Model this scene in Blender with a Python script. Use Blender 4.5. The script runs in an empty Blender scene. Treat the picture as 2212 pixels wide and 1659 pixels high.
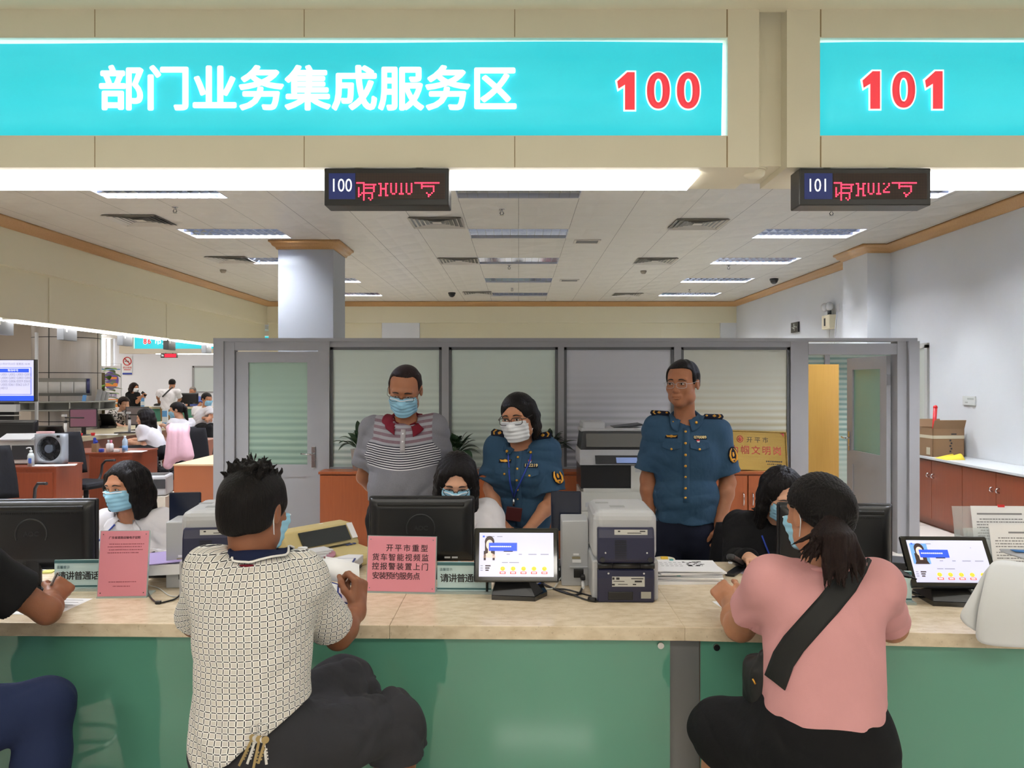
import bpy, bmesh, math, random
import numpy as np
from mathutils import Vector, Matrix, Euler

random.seed(7)
S = bpy.context.scene
COL = S.collection
PI = math.pi
R = math.radians

# ------------------------------------------------------------------ camera, sky, exposure
FPX, VX, VY, EYE = 1725.0, 1120.0, 825.0, 1.58      # focal length in pixels, vanishing point, eye height
cam_data = bpy.data.cameras.new('camera')
cam = bpy.data.objects.new('camera', cam_data)
COL.objects.link(cam)
cam.location = (0, 0, EYE)
cam.rotation_euler = (PI / 2, 0, 0)
cam_data.sensor_width = 36
cam_data.lens = 36 * FPX / 2212
cam_data.shift_x = -(VX - 1106) / 2212
cam_data.shift_y = -(829.5 - VY) / 2212
cam_data.clip_start = 0.02
cam_data.clip_end = 200
S.camera = cam
world = bpy.data.worlds.new('hall_daylight')
world.use_nodes = True
world.node_tree.nodes['Background'].inputs[0].default_value = (0.93, 0.96, 1.0, 1)
world.node_tree.nodes['Background'].inputs[1].default_value = 0.16
S.world = world
S.view_settings.view_transform = 'Standard'
S.view_settings.look = 'None'
S.view_settings.gamma = 1
S.view_settings.exposure = 0.9
S.cycles.max_bounces = 7
S.cycles.diffuse_bounces = 4
S.cycles.sample_clamp_indirect = 4
LAMP_TUBE = 215.0     # emission of the ceiling tubes
LAMP_STRIP = 3.2      # emission of the white strips under the beams
LAMP_HALL = 7.6       # emission of the public hall's panels
EMS = 0.54            # level of backlit signs and screens


def at(px, py, y):
    return Vector(((px - VX) * y / FPX, y, EYE - (py - VY) * y / FPX))


# ------------------------------------------------------------------ materials
def lin(c):
    return tuple(((v / 255) / 12.92 if v / 255 <= 0.04045 else ((v / 255 + 0.055) / 1.055) ** 2.4) for v in c)


MATS = {}


def mat(name, rgb, rough=0.5, metal=0.0, emit=0.0, spec=0.5, noise=0, nscale=20, bump=0, bscale=60, alpha=1, coat=0, stretch=None):
    if name in MATS:
        return MATS[name]
    m = bpy.data.materials.new(name)
    m.use_nodes = True
    nt = m.node_tree
    b = nt.nodes['Principled BSDF']
    c = lin(rgb)
    b.inputs['Base Color'].default_value = (*c, 1)
    b.inputs['Roughness'].default_value = rough
    b.inputs['Metallic'].default_value = metal
    b.inputs['Specular IOR Level'].default_value = spec
    b.inputs['Coat Weight'].default_value = coat
    if emit:
        b.inputs['Emission Color'].default_value = (*c, 1)
        b.inputs['Emission Strength'].default_value = emit if emit in (LAMP_TUBE, LAMP_STRIP, LAMP_HALL) else emit * EMS
    if alpha < 1:
        b.inputs['Alpha'].default_value = alpha
    if noise or bump:
        tc = nt.nodes.new('ShaderNodeTexCoord')
        src = tc.outputs['Object']
        if stretch:
            mp = nt.nodes.new('ShaderNodeMapping')
            mp.inputs['Scale'].default_value = stretch
            nt.links.new(src, mp.inputs['Vector'])
            src = mp.outputs[0]
        if noise:
            n = nt.nodes.new('ShaderNodeTexNoise')
            n.inputs['Scale'].default_value = nscale
            n.inputs['Detail'].default_value = 5
            nt.links.new(src, n.inputs['Vector'])
            mx = nt.nodes.new('ShaderNodeMix')
            mx.data_type = 'RGBA'
            mx.inputs[6].default_value = (*[v * (1 - noise) for v in c], 1)
            mx.inputs[7].default_value = (*[min(1, v * (1 + noise)) for v in c], 1)
            nt.links.new(n.outputs[0], mx.inputs[0])
            nt.links.new(mx.outputs[2], b.inputs['Base Color'])
        if bump:
            n2 = nt.nodes.new('ShaderNodeTexNoise')
            n2.inputs['Scale'].default_value = bscale
            n2.inputs['Detail'].default_value = 3
            nt.links.new(src, n2.inputs['Vector'])
            bp = nt.nodes.new('ShaderNodeBump')
            bp.inputs['Strength'].default_value = bump
            bp.inputs['Distance'].default_value = 0.01
            nt.links.new(n2.outputs[0], bp.inputs['Height'])
            nt.links.new(bp.outputs[0], b.inputs['Normal'])
    MATS[name] = m
    return m


class NG:
    """tiny helper for node materials"""
    def __init__(s, name, rough=0.5, metal=0, spec=0.5):
        s.m = bpy.data.materials.new(name)
        s.m.use_nodes = True
        s.nt = s.m.node_tree
        s.b = s.nt.nodes['Principled BSDF']
        s.b.inputs['Roughness'].default_value = rough
        s.b.inputs['Metallic'].default_value = metal
        s.b.inputs['Specular IOR Level'].default_value = spec
        MATS[name] = s.m

    def n(s, kind, **kw):
        return s.nt.nodes.new('ShaderNode' + kind)

    def l(s, a, b):
        s.nt.links.new(a, b)

    def coord(s, out='Object'):
        return s.n('TexCoord').outputs[out]

    def xyz(s, v):
        q = s.n('SeparateXYZ')
        s.l(v, q.inputs[0])
        return q.outputs

    def math(s, op, a, b=0.0, c=None):
        q = s.n('Math')
        q.operation = op
        for i, v in enumerate((a, b, c)):
            if v is None:
                continue
            if isinstance(v, (int, float)):
                q.inputs[i].default_value = v
            else:
                s.l(v, q.inputs[i])
        return q.outputs[0]

    def line(s, v, period, width):
        """1 inside a thin line every period, else 0"""
        f = s.math('FRACT', s.math('DIVIDE', v, period))
        return s.math('LESS_THAN', f, width / period)

    def mix(s, f, a, b):
        q = s.n('Mix')
        q.data_type = 'RGBA'
        for i, v in ((0, f), (6, a), (7, b)):
            if isinstance(v, (int, float)):
                q.inputs[i].default_value = v
            elif isinstance(v, tuple):
                q.inputs[i].default_value = (*lin(v), 1)
            else:
                s.l(v, q.inputs[i])
        return q.outputs[2]

    def noise(s, v, scale, detail=4):
        q = s.n('TexNoise')
        q.inputs['Scale'].default_value = scale
        q.inputs['Detail'].default_value = detail
        s.l(v, q.inputs['Vector'])
        return q.outputs[0]

    def scale(s, v, xyz):
        q = s.n('Mapping')
        q.inputs['Scale'].default_value = xyz
        s.l(v, q.inputs['Vector'])
        return q.outputs[0]

    def color(s, c):
        s.l(c, s.b.inputs['Base Color'])

    def bump(s, h, strength=0.5, dist=0.01):
        q = s.n('Bump')
        q.inputs['Strength'].default_value = strength
        q.inputs['Distance'].default_value = dist
        s.l(h, q.inputs['Height'])
        s.l(q.outputs[0], s.b.inputs['Normal'])


# ------------------------------------------------------------------ objects
def root(name, label, cat, loc=(0, 0, 0), rz=0, group=None):
    o = bpy.data.objects.new(name, None)
    o.empty_display_size = 0.1
    COL.objects.link(o)
    o.location = loc
    o.rotation_euler = (0, 0, rz)
    return tag(o, label, cat, group)


def tag(o, label, cat, group=None):
    o['label'] = label
    o['category'] = cat
    if group:
        o['group'] = group
    return o


def struct(o):
    o['kind'] = 'structure'
    return o


def link(name, me, m, parent=None, loc=None):
    o = bpy.data.objects.new(name, me)
    COL.objects.link(o)
    if m:
        for q in (m if isinstance(m, (list, tuple)) else [m]):
            me.materials.append(q)
    if parent:
        o.parent = parent
    if loc is not None:
        o.location = loc
    return o


def dup(o, loc=None, rz=None, label=None, parent=None, drop=()):
    """copy a thing, its parts and their sub-parts"""
    c = o.copy()
    COL.objects.link(c)
    if parent is not None:
        c.parent = parent
    if loc is not None:
        c.location = loc
    if rz is not None:
        c.rotation_euler = (0, 0, rz)
    if label:
        c['label'] = label
    for ch in list(o.children):
        if ch.name.split('.')[0] not in drop:
            dup(ch, parent=c)
    return c


def frame(o, ax, az):
    """matrix with origin o, local x along ax, local z along az (y = z cross x)"""
    x = Vector(ax).normalized()
    z = Vector(az)
    z = (z - x * z.dot(x)).normalized()
    y = z.cross(x)
    m = Matrix((x, y, z)).transposed().to_4x4()
    m.translation = Vector(o)
    return m


def rot(x=0, y=0, z=0):
    return Euler((R(x), R(y), R(z))).to_matrix().to_4x4()


class MB:
    """collects shapes for ONE mesh object"""
    def __init__(s, M=None):
        s.bm = bmesh.new()
        s.M = M or Matrix.Identity(4)
        s.mi = 0

    def _put(s, vs, T=None):
        T = s.M @ T if T is not None else s.M
        for v in vs:
            v.co = T @ v.co

    def box(s, c, d, T=None, bev=0, seg=2):
        b = bmesh.new()
        bmesh.ops.create_cube(b, size=1)
        for v in b.verts:
            v.co = Vector((v.co.x * d[0], v.co.y * d[1], v.co.z * d[2]))
        if bev:
            bmesh.ops.bevel(b, geom=b.edges[:], offset=min(bev, min(d) * 0.49), segments=seg, affect='EDGES', profile=0.5)
        q = Matrix.Translation(c) @ (T if T is not None else Matrix.Identity(4))
        s._join(b, q)
        return s

    def _join(s, b, T):
        T = s.M @ T
        mp = {}
        for v in b.verts:
            mp[v.index] = s.bm.verts.new(T @ v.co)
        b.verts.index_update()
        for f in b.faces:
            try:
                g = s.bm.faces.new([mp[v.index] for v in f.verts])
                g.material_index = s.mi
            except ValueError:
                pass
        b.free()

    def span(s, a, b, bev=0):
        a, b = Vector(a), Vector(b)
        return s.box((a + b) / 2, [abs(v) for v in (b - a)], bev=bev)

    def rings(s, rings, cap=True, close=False):
        """loft closed rings of equal length"""
        rv = [[s.bm.verts.new(s.M @ Vector(p)) for p in r] for r in rings]
        n = len(rv[0])
        seq = list(zip(rv, rv[1:])) + ([(rv[-1], rv[0])] if close else [])
        for a, b in seq:
            for i in range(n):
                j = (i + 1) % n
                f = s.bm.faces.new((a[i], a[j], b[j], b[i]))
                f.smooth = True
                f.material_index = s.mi
        if cap and not close:
            for r in (rv[0][::-1], rv[-1]):
                try:
                    f = s.bm.faces.new(r)
                    f.material_index = s.mi
                except ValueError:
                    pass
        return s

    def grid(s, rows):
        rv = [[s.bm.verts.new(s.M @ Vector(p)) for p in r] for r in rows]
        for a, b in zip(rv, rv[1:]):
            for i in range(len(a) - 1):
                f = s.bm.faces.new((a[i], a[i + 1], b[i + 1], b[i]))
                f.smooth = True
                f.material_index = s.mi
        return s

    def cyl(s, a, b, r, r2=None, seg=20, cap=True):
        a, b = Vector(a), Vector(b)
        r2 = r if r2 is None else r2
        d = (b - a).normalized()
        u = d.orthogonal().normalized()
        w = d.cross(u)
        rs = [[p + (u * math.cos(t) + w * math.sin(t)) * q for t in [2 * PI * i / seg for i in range(seg)]] for p, q in ((a, r), (b, r2))]
        return s.rings(rs, cap)

    def tube(s, pts, r, seg=8, smooth=0):
        pts = [Vector(p) for p in pts]
        for _ in range(smooth):
            q = [pts[0]]
            for a, b in zip(pts, pts[1:]):
                q += [a * 0.75 + b * 0.25, a * 0.25 + b * 0.75]
            pts = q + [pts[-1]]
        rs, u = [], None
        for i, p in enumerate(pts):
            d = (pts[min(i + 1, len(pts) - 1)] - pts[max(i - 1, 0)]).normalized()
            u = d.orthogonal().normalized() if u is None else (u - d * u.dot(d)).normalized()
            w = d.cross(u)
            q = r[i] if isinstance(r, (list, tuple)) and len(r) == len(pts) else (r if not isinstance(r, (list, tuple)) else r[0] + (r[1] - r[0]) * i / (len(pts) - 1))
            rs.append([p + (u * math.cos(t) + w * math.sin(t)) * q for t in [2 * PI * k / seg for k in range(seg)]])
        return s.rings(rs)

    def ball(s, c, r, seg=16, T=None):
        b = bmesh.new()
        bmesh.ops.create_uvsphere(b, u_segments=seg, v_segments=seg // 2 + 2, radius=1)
        for f in b.faces:
            f.smooth = True
        r = (r, r, r) if isinstance(r, (int, float)) else r
        mp = {}
        Q = s.M @ Matrix.Translation(c) @ (T or Matrix.Identity(4)) @ Matrix.Diagonal((*r, 1))
        for v in b.verts:
            mp[v] = s.bm.verts.new(Q @ v.co)
        for f in b.faces:
            g = s.bm.faces.new([mp[v] for v in f.verts])
            g.smooth = True
            g.material_index = s.mi
        b.free()
        return s

    def poly(s, pts, ext=None):
        """flat polygon, extruded by the vector ext"""
        a = [s.bm.verts.new(s.M @ Vector(p)) for p in pts]
        if ext is None:
            s.bm.faces.new(a).material_index = s.mi
            return s
        e = Vector(ext)
        b = [s.bm.verts.new(s.M @ (Vector(p) + e)) for p in pts]
        s.bm.faces.new(a).material_index = s.mi
        s.bm.faces.new(b[::-1]).material_index = s.mi
        n = len(a)
        for i in range(n):
            s.bm.faces.new((a[i], b[i], b[(i + 1) % n], a[(i + 1) % n])).material_index = s.mi
        return s

    def lathe(s, c, prof, seg=24):
        c = Vector(c)
        return s.rings([[c + Vector((r * math.cos(t), r * math.sin(t), z)) for t in [2 * PI * i / seg for i in range(seg)]] for r, z in prof])

    def build(s, name, m, parent=None, loc=None, thick=0):
        bmesh.ops.recalc_face_normals(s.bm, faces=s.bm.faces[:])
        me = bpy.data.meshes.new(name)
        s.bm.to_mesh(me)
        s.bm.free()
        o = link(name, me, m, parent, loc)
        if thick:
            k = o.modifiers.new('solid', 'SOLIDIFY')
            k.thickness = thick
            k.offset = 0
        return o


def text(s, size, m, parent, M, off=0.0, ext=0.0004, name='lettering', align='LEFT', wx=1.0, label=None, bold=0.0):
    cu = bpy.data.curves.new(name, 'FONT')
    cu.body = s
    cu.size = size
    cu.offset = off
    cu.extrude = ext
    cu.align_x = align
    cu.align_y = 'CENTER'
    cu.resolution_u = 3
    t = bpy.data.objects.new(name, cu)
    COL.objects.link(t)
    me = bpy.data.meshes.new_from_object(t.evaluated_get(bpy.context.evaluated_depsgraph_get()))
    if bold:
        bm = bmesh.new()
        for k in range(8):
            me2 = me.copy()
            me2.transform(Matrix.Translation((bold * math.cos(k * PI / 4), bold * math.sin(k * PI / 4), 0.00002 * k)))
            bm.from_mesh(me2)
            bpy.data.meshes.remove(me2)
        bm.to_mesh(me)
        bm.free()
    bpy.data.objects.remove(t)
    bpy.data.curves.remove(cu)
    me.transform(M @ Matrix.Diagonal((wx, 1, 1, 1)))
    o = link(name, me, m, parent)
    if label:
        o['label'] = label
    return o


FACE = frame((0, 0, 0), (1, 0, 0), (0, -1, 0))        # text plane that faces the public (-y), reading along +x


def facing(x, y, z):
    return Matrix.Translation((x, y, z)) @ FACE


# shared colours
BEIGE = mat('beige_panel', (228, 222, 202), 0.45, noise=0.04, nscale=3)
WHITE = mat('white_paint', (226, 229, 232), 0.6, noise=0.03, nscale=2)
BLACK = mat('black_plastic', (22, 22, 24), 0.35)
DARK = mat('dark_plastic', (40, 41, 44), 0.45)
GREYM = mat('grey_metal', (128, 128, 130), 0.4, 0.3)
CHROME = mat('chrome', (205, 205, 208), 0.18, 1.0)
PAPER = mat('paper', (235, 235, 238), 0.7)
INK = mat('ink', (35, 33, 36), 0.6)
GREYINK = mat('grey_ink', (130, 130, 135), 0.6)
SILVER = mat('silver_plastic', (178, 180, 184), 0.4)
NAVY = mat('navy_plastic', (36, 38, 66), 0.35)
RED = mat('red_plastic', (200, 30, 35), 0.4)
WHITEP = mat('white_plastic', (225, 226, 228), 0.4)
STRIPLIGHT = mat('strip_light', (255, 252, 246), emit=LAMP_STRIP)
# ------------------------------------------------------------------ setting: materials
g = NG('metal_ceiling_tiles', 0.38, 0.0)
X, Y, Z = g.xyz(g.coord())
sx = g.math('PINGPONG', g.math('ADD', X, 100.0), 0.30)
sy = g.math('PINGPONG', g.math('ADD', Y, 100.0), 0.30)
dia = g.math('ADD', sx, sy)
seam = g.math('MAXIMUM', g.line(g.math('ADD', X, 120.002), 0.6, 0.006), g.math('MULTIPLY', g.line(g.math('ADD', Y, 60.25), 0.6, 0.003), 0.5))
g.color(g.mix(seam, (214, 210, 202), (128, 124, 118)))
g.bump(g.math('SUBTRACT', g.math('PINGPONG', dia, 0.30), g.math('MULTIPLY', seam, 0.1)), 0.8, 0.05)
CEILM = g.m

g = NG('marble_counter', 0.22)
c = g.coord()
n1 = g.noise(g.scale(c, (1.2, 2.0, 2)), 16, 8)
n2 = g.noise(c, 95, 5)
r = g.n('ValToRGB')
r.color_ramp.elements[0].position = 0.3
r.color_ramp.elements[0].color = (*lin((206, 187, 158)), 1)
r.color_ramp.elements[1].position = 0.62
r.color_ramp.elements[1].color = (*lin((226, 210, 184)), 1)
g.l(n1, r.inputs[0])
g.color(g.mix(g.math('MULTIPLY', g.math('GREATER_THAN', n2, 0.66), 0.25), r.outputs[0], (130, 105, 70)))
MARBLE = g.m

g = NG('green_glass', 0.07)
g.b.inputs['Base Color'].default_value = (*lin((92, 152, 132)), 1)
g.b.inputs['Coat Weight'].default_value = 0.6
g.b.inputs['Coat Roughness'].default_value = 0.03
GREEN = g.m

g = NG('polished_floor', 0.1)
c = g.coord()
X, Y, Z = g.xyz(c)
seam = g.math('MAXIMUM', g.line(g.math('ADD', X, 100), 0.8, 0.005), g.line(g.math('ADD', Y, 100), 0.8, 0.005))
g.color(g.mix(seam, g.mix(g.noise(c, 3, 6), (214, 208, 196), (228, 222, 212)), (140, 132, 120)))
FLOORM = g.m


def wood(name, a, b, rough=0.35):
    g = NG(name, rough)
    n = g.noise(g.scale(g.coord(), (30, 30, 1.5)), 2.2, 6)
    g.color(g.mix(n, a, b))
    return g.m


ORANGE = wood('orange_wood', (136, 66, 28), (160, 84, 40))
BROWN = wood('red_brown_wood', (112, 50, 28), (134, 66, 42))
OAK = wood('oak_moulding', (154, 114, 68), (182, 142, 92))
TAN = wood('tan_board', (176, 134, 62), (192, 150, 76))


def frosted(name, a, b, z0, amp):
    """frosted pane with pale clear bands that grow stronger away from height z0"""
    g = NG(name, 0.16)
    X, Y, Z = g.xyz(g.coord())
    w = g.math('SINE', g.math('MULTIPLY', g.math('ADD', Z, g.math('MULTIPLY', g.noise(g.scale(g.coord(), (1, 1, 8)), 2.5, 2), 0.02)), 2 * PI / 0.062))
    f = g.math('MULTIPLY', g.math('ADD', g.math('MULTIPLY', w, 0.5), 0.5), amp)
    low = g.math('MULTIPLY', g.math('POWER', g.math('SMOOTH_MIN', g.math('ABSOLUTE', g.math('SUBTRACT', Z, z0)), 0.7, 0.1), 1.7), 2.5)
    g.color(g.mix(g.math('MULTIPLY', f, low), a, b))
    g.l(g.b.outputs[0], g.nt.nodes['Material Output'].inputs[0])
    return g.m


# ------------------------------------------------------------------ setting: shells
XL, XR, YB, ZC = -5.7, 4.94, 18.1, 3.40
TROFF_X = [-7.0 + 3.53, 0.0, 3.55]
TROFF_Y = [3.75, 5.4, 7.6, 9.8, 12.0, 14.3, 16.6]
LX, LY = 1.2, 0.6
# floor
struct(MB().poly([(-16, -6, 0), (8, -6, 0), (8, 27, 0), (-16, 27, 0)], (0, 0, -0.1)).build('floor', FLOORM))
# ceiling with openings for the louvre lights
b = MB()
xs = sorted([XL - 0.1, XR + 0.1] + [x + s * LX / 2 for x in TROFF_X for s in (-1, 1)])
ys = sorted([2.95, YB + 0.1] + [y + s * LY / 2 for y in TROFF_Y for s in (-1, 1)])
for i in range(len(xs) - 1):
    for j in range(len(ys) - 1):
        mx, my = (xs[i] + xs[i + 1]) / 2, (ys[j] + ys[j + 1]) / 2
        if any(abs(mx - x) < LX / 2 for x in TROFF_X) and any(abs(my - y) < LY / 2 for y in TROFF_Y):
            continue
        b.poly([(xs[i], ys[j], ZC), (xs[i + 1], ys[j], ZC), (xs[i + 1], ys[j + 1], ZC), (xs[i], ys[j + 1], ZC)])
struct(b.build('ceiling', CEILM))
# right wall and its column
struct(MB().span((XR, 2.9, 0), (XR + 0.15, YB + 0.2, 3.5)).build('wall_right', WHITE))
struct(MB().span((4.63, 10.6, 0), (XR, 11.4, ZC)).build('wall_column', WHITE))
# back wall: fascia above, recessed panels below, a white pilaster
b = MB()
b.span((XL, YB, 2.92), (XR, YB + 0.25, 3.45))
b.span((XL, YB + 0.12, 0), (XR - 0.35, YB + 0.25, 2.92))
for x in (-4.6, -1.0, 3.3):
    b.span((x - 0.05, YB + 0.1, 2.3), (x + 0.05, YB + 0.12, 2.92))
struct(b.build('wall_back', mat('yellow_beige', (224, 217, 188), 0.5)))
struct(MB().span((-3.1, YB + 0.02, 0), (-2.25, YB + 0.12, 2.92)).build('wall_pilaster', WHITE))
struct(MB().span((XR - 0.35, YB + 0.02, 0), (XR, YB + 0.24, 2.92)).build('wall_corner', WHITE))
# left beam over the side counter
YBEIGE = MATS['yellow_beige']
b = MB()
b.span((XL - 0.3, 3.0, 2.88), (XL, YB + 0.1, 3.45))
b.span((XL - 0.42, 3.0, 2.3), (XL - 0.08, YB + 0.1, 2.88))
b.span((XL - 0.08, 9.82, 2.3), (XL - 0.07, 9.92, 2.86))
b.span((XL - 0.08, 13.1, 2.3), (XL - 0.07, 13.2, 2.86))
b.span((XL - 0.08, 6.5, 2.3), (XL - 0.07, 6.6, 2.86))
struct(b.build('wall_left_beam', YBEIGE))
for i, (a, c) in enumerate(((3.2, 9.0), (9.25, 13.3), (13.6, 17.8))):
    o = MB().span((XL - 0.36, a, 2.285), (XL - 0.12, c, 2.298)).build('strip_light', STRIPLIGHT)
    tag(o, ['nearest strip light under the left beam', 'white strip light under the left beam beside the metal column', 'far strip light under the left beam above the far counter'][i], 'light', 'strip lights under the left beam')
# wooden crown moulding
prof = [(0, 0), (0.10, 0), (0.10, -0.025), (0.075, -0.04), (0.06, -0.07), (0.03, -0.085), (0.02, -0.11), (0, -0.11)]


def crown(name, path, closed=False):
    """sweep the moulding profile along a plan path; it grows to the right of the walking direction"""
    n = len(path)
    rs = []
    for i, p in enumerate(path):
        p = Vector((*p, 0))
        a = Vector((*path[i - 1], 0)) if (i or closed) else None
        c = Vector((*path[(i + 1) % n], 0)) if (i < n - 1 or closed) else None
        d1 = (p - a).normalized() if a else (c - p).normalized()
        d2 = (c - p).normalized() if c else d1
        n1, n2 = Vector((d1.y, -d1.x, 0)), Vector((d2.y, -d2.x, 0))
        m = (n1 + n2) / (1 + n1.dot(n2))
        rs.append([p + m * u + Vector((0, 0, ZC + v)) for u, v in prof])
    return MB().rings(rs, cap=not closed, close=closed).build(name, OAK)


struct(crown('trim_1', [(XL, 3.0), (XL, YB), (XR, YB), (XR, 11.4), (4.63, 11.4), (4.63, 10.6), (XR, 10.6), (XR, 3.0)]))
# free-standing pillar
pl = MB().span((-3.1, 10.3, 0), (-2.39, 11.0, ZC)).build('pillar', mat('pillar_paint', (158, 163, 170), 0.5))
struct(pl)
struct(crown('trim_2', [(-3.1, 10.3), (-3.1, 11.0), (-2.39, 11.0), (-2.39, 10.3)][::-1], True))

# ------------------------------------------------------------------ front beam above the counter
BY = 2.68
b = MB()
b.span((-4.2, BY, 2.3), (0.702, BY + 0.30, 2.407))
b.span((-4.2, BY, 2.735), (0.702, BY + 0.30, 2.86))
b.span((0.702, BY, 2.3), (0.808, BY + 0.30, 2.86))
b.span((-4.2, BY + 0.13, 2.407), (0.702, BY + 0.30, 2.735))
struct(b.build('wall_front_beam', BEIGE))
b = MB()
b.span((1.012, BY, 2.3), (3.9, BY + 0.30, 2.407))
b.span((1.012, BY, 2.735), (3.9, BY + 0.30, 2.86))
b.span((0.901, BY, 2.3), (1.012, BY + 0.30, 2.86))
b.span((1.012, BY + 0.13, 2.407), (3.9, BY + 0.30, 2.735))
struct(b.build('wall_front_beam', BEIGE))
struct(MB().span((0.808, BY + 0.06, 2.32), (0.901, BY + 0.30, 2.86)).build('wall_beam_infill', BEIGE))
SEAM = mat('seam', (150, 128, 92), 0.6)
b = MB()
for px in (205, 657, 1112):
    x = (px - VX) * BY / FPX
    for z0, z1 in ((2.3, 2.404), (2.738, 2.83)):
        b.span((x - 0.0012, BY - 0.001, z0), (x + 0.0012, BY, z1))
for x in (0.7, 1.014):
    for z0, z1 in ((2.3, 2.404), (2.738, 2.83)):
        b.span((x - 0.002, BY - 0.0012, z0), (x + 0.002, BY, z1))
struct(b.build('trim_3', SEAM))
# soffit of the public hall in front of the beam and the rest of the dropped ceiling
b = MB()
b.span((-6, -6, 2.83), (6, BY + 0.02, 2.9))
b.span((-6, BY + 0.28, 2.83), (6, BY + 0.32, 3.5))
struct(b.build('ceiling_hall', BEIGE))
HALLP = mat('hall_panel_light', (255, 250, 240), emit=LAMP_HALL)
for x in (-2.6, 0.0, 2.6):
    for y in (-0.3, -2.6, -4.6):
        o = root('ceiling_panel_light', 'flush white ceiling panel light over the public hall', 'light', (x, y, 2.83), 0, 'ceiling panel lights over the public hall')
        MB().box((0, 0, -0.004), (1.2, 0.6, 0.006)).build('diffuser', HALLP, o)
        MB().span((-0.63, -0.33, -0.012), (0.63, -0.3, 0)).span((-0.63, 0.3, -0.012), (0.63, 0.33, 0)).span((-0.63, -0.3, -0.012), (-0.6, 0.3, 0)).span((0.6, -0.3, -0.012), (0.63, 0.3, 0)).build('frame', GREYM, o)

# strip lights under the front beam
for x0, x1, lb in ((-3.9, 0.62, 'long white strip light under the front beam left of the smoke detector'), (1.02, 3.6, 'white strip light under the front beam behind number display 101')):
    tag(MB().span((x0, BY + 0.055, 2.286), (x1, BY + 0.265, 2.2985)).build('strip_light', STRIPLIGHT), lb, 'light')

# the two light-box signs
TEAL = NG('teal_sign', 0.4)
X, Y, Z = TEAL.xyz(TEAL.coord())
q = TEAL.noise(TEAL.scale(TEAL.coord(), (1, 1, 2)), 1.6, 2)
cc = TEAL.mix(q, (22, 186, 205), (72, 212, 226))
TEAL.color(cc)
TEAL.l(cc, TEAL.b.inputs['Emission Color'])
TEAL.b.inputs['Emission Strength'].default_value = 0.40
TEAL = TEAL.m
GLOW = mat('sign_glow', (250, 253, 255), emit=1.6)
SIGNW = mat('sign_white', (246, 250, 250), emit=0.72)
SIGNR = mat('sign_red', (232, 62, 74), emit=0.62)


def digits(s, pxs, pyc, parent, y):
    """bold red numerals edged in white, cut as flat letters on the banner"""
    k = BY / FPX
    for ch, px in zip(s, pxs):
        c = at(px, pyc, BY) - parent.location
        M = Matrix.Translation((c.x, y - parent.location.y, c.z)) @ FACE
        if ch == '0':
            for m, dz, ro, ri in ((SIGNW, 0.0, (28, 42.5), (6, 22.5)), (SIGNR, 0.002, (24.8, 39.2), (9.2, 25.8))):
                T = [2 * PI * i / 40 for i in range(40)]
                sq = lambda v, e: math.copysign(abs(v) ** e, v)
                b = MB(M)
                b.rings([[(k * r[0] * sq(math.cos(t), 0.9), k * r[1] * sq(math.sin(t), 0.9), z) for t in T] for r, z in ((ri, dz), (ri, dz + 0.001), (ro, dz + 0.001), (ro, dz))], close=True)
                b.build('numeral', m, parent)
        else:
            for m, dz, P_ in ((SIGNW, 0.0, [(42, -3), (42, 86), (14, 86), (14, 35), (1, 43), (-4, 19), (21, -3)]), (SIGNR, 0.002, [(38.5, 1), (38.5, 82.5), (17.5, 82.5), (17.5, 28), (3, 37), (0.5, 21), (22.5, 1)])):
                MB(M).poly([((u - 20) * k, (41 - v) * k, dz) for u, v in P_][::-1], (0, 0, 0.001)).build('numeral', m, parent)


def lightbox(x0, x1, label):
    o = root('light_box_sign', label, 'sign', (x0, BY, 2.407))
    w, h = x1 - x0, 0.328
    MB().span((0.0, 0.06, 0), (w, 0.13, h)).build('backing', GLOW, o)
    rows = []
    for i in range(41):
        u = i / 40
        dz = 0.004 * math.sin(u * 9) + 0.003 * math.sin(u * 23)
        rows.append([(0.006 + u * (w - 0.02), 0.03, 0.004), (0.003 + u * (w - 0.014), 0.024, h - 0.007 + dz * 0.6)])
    MB().grid(rows).build('banner', TEAL, o, thick=0.003)
    return o


sg = lightbox(-4.1, 0.702, 'long teal light-box sign with white Chinese letters and red 100')
CH = '部门业务集成服务区'
for i, c in enumerate(CH):
    p = at(257 + i * 101.3, 194, BY)
    text(c, 0.158, SIGNW, sg, Matrix.Translation(Vector((p.x, BY + 0.016, p.z)) - sg.location) @ FACE, 0.0, 0.001, 'lettering', 'CENTER', bold=0.0042)
digits('100', (1354, 1424, 1489), 192, sg, BY + 0.018)
sg = lightbox(1.012, 3.8, 'teal light-box sign with red 101 right of the beam joint')
digits('101', (1887, 1957, 2023), 190, sg, BY + 0.018)

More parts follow.
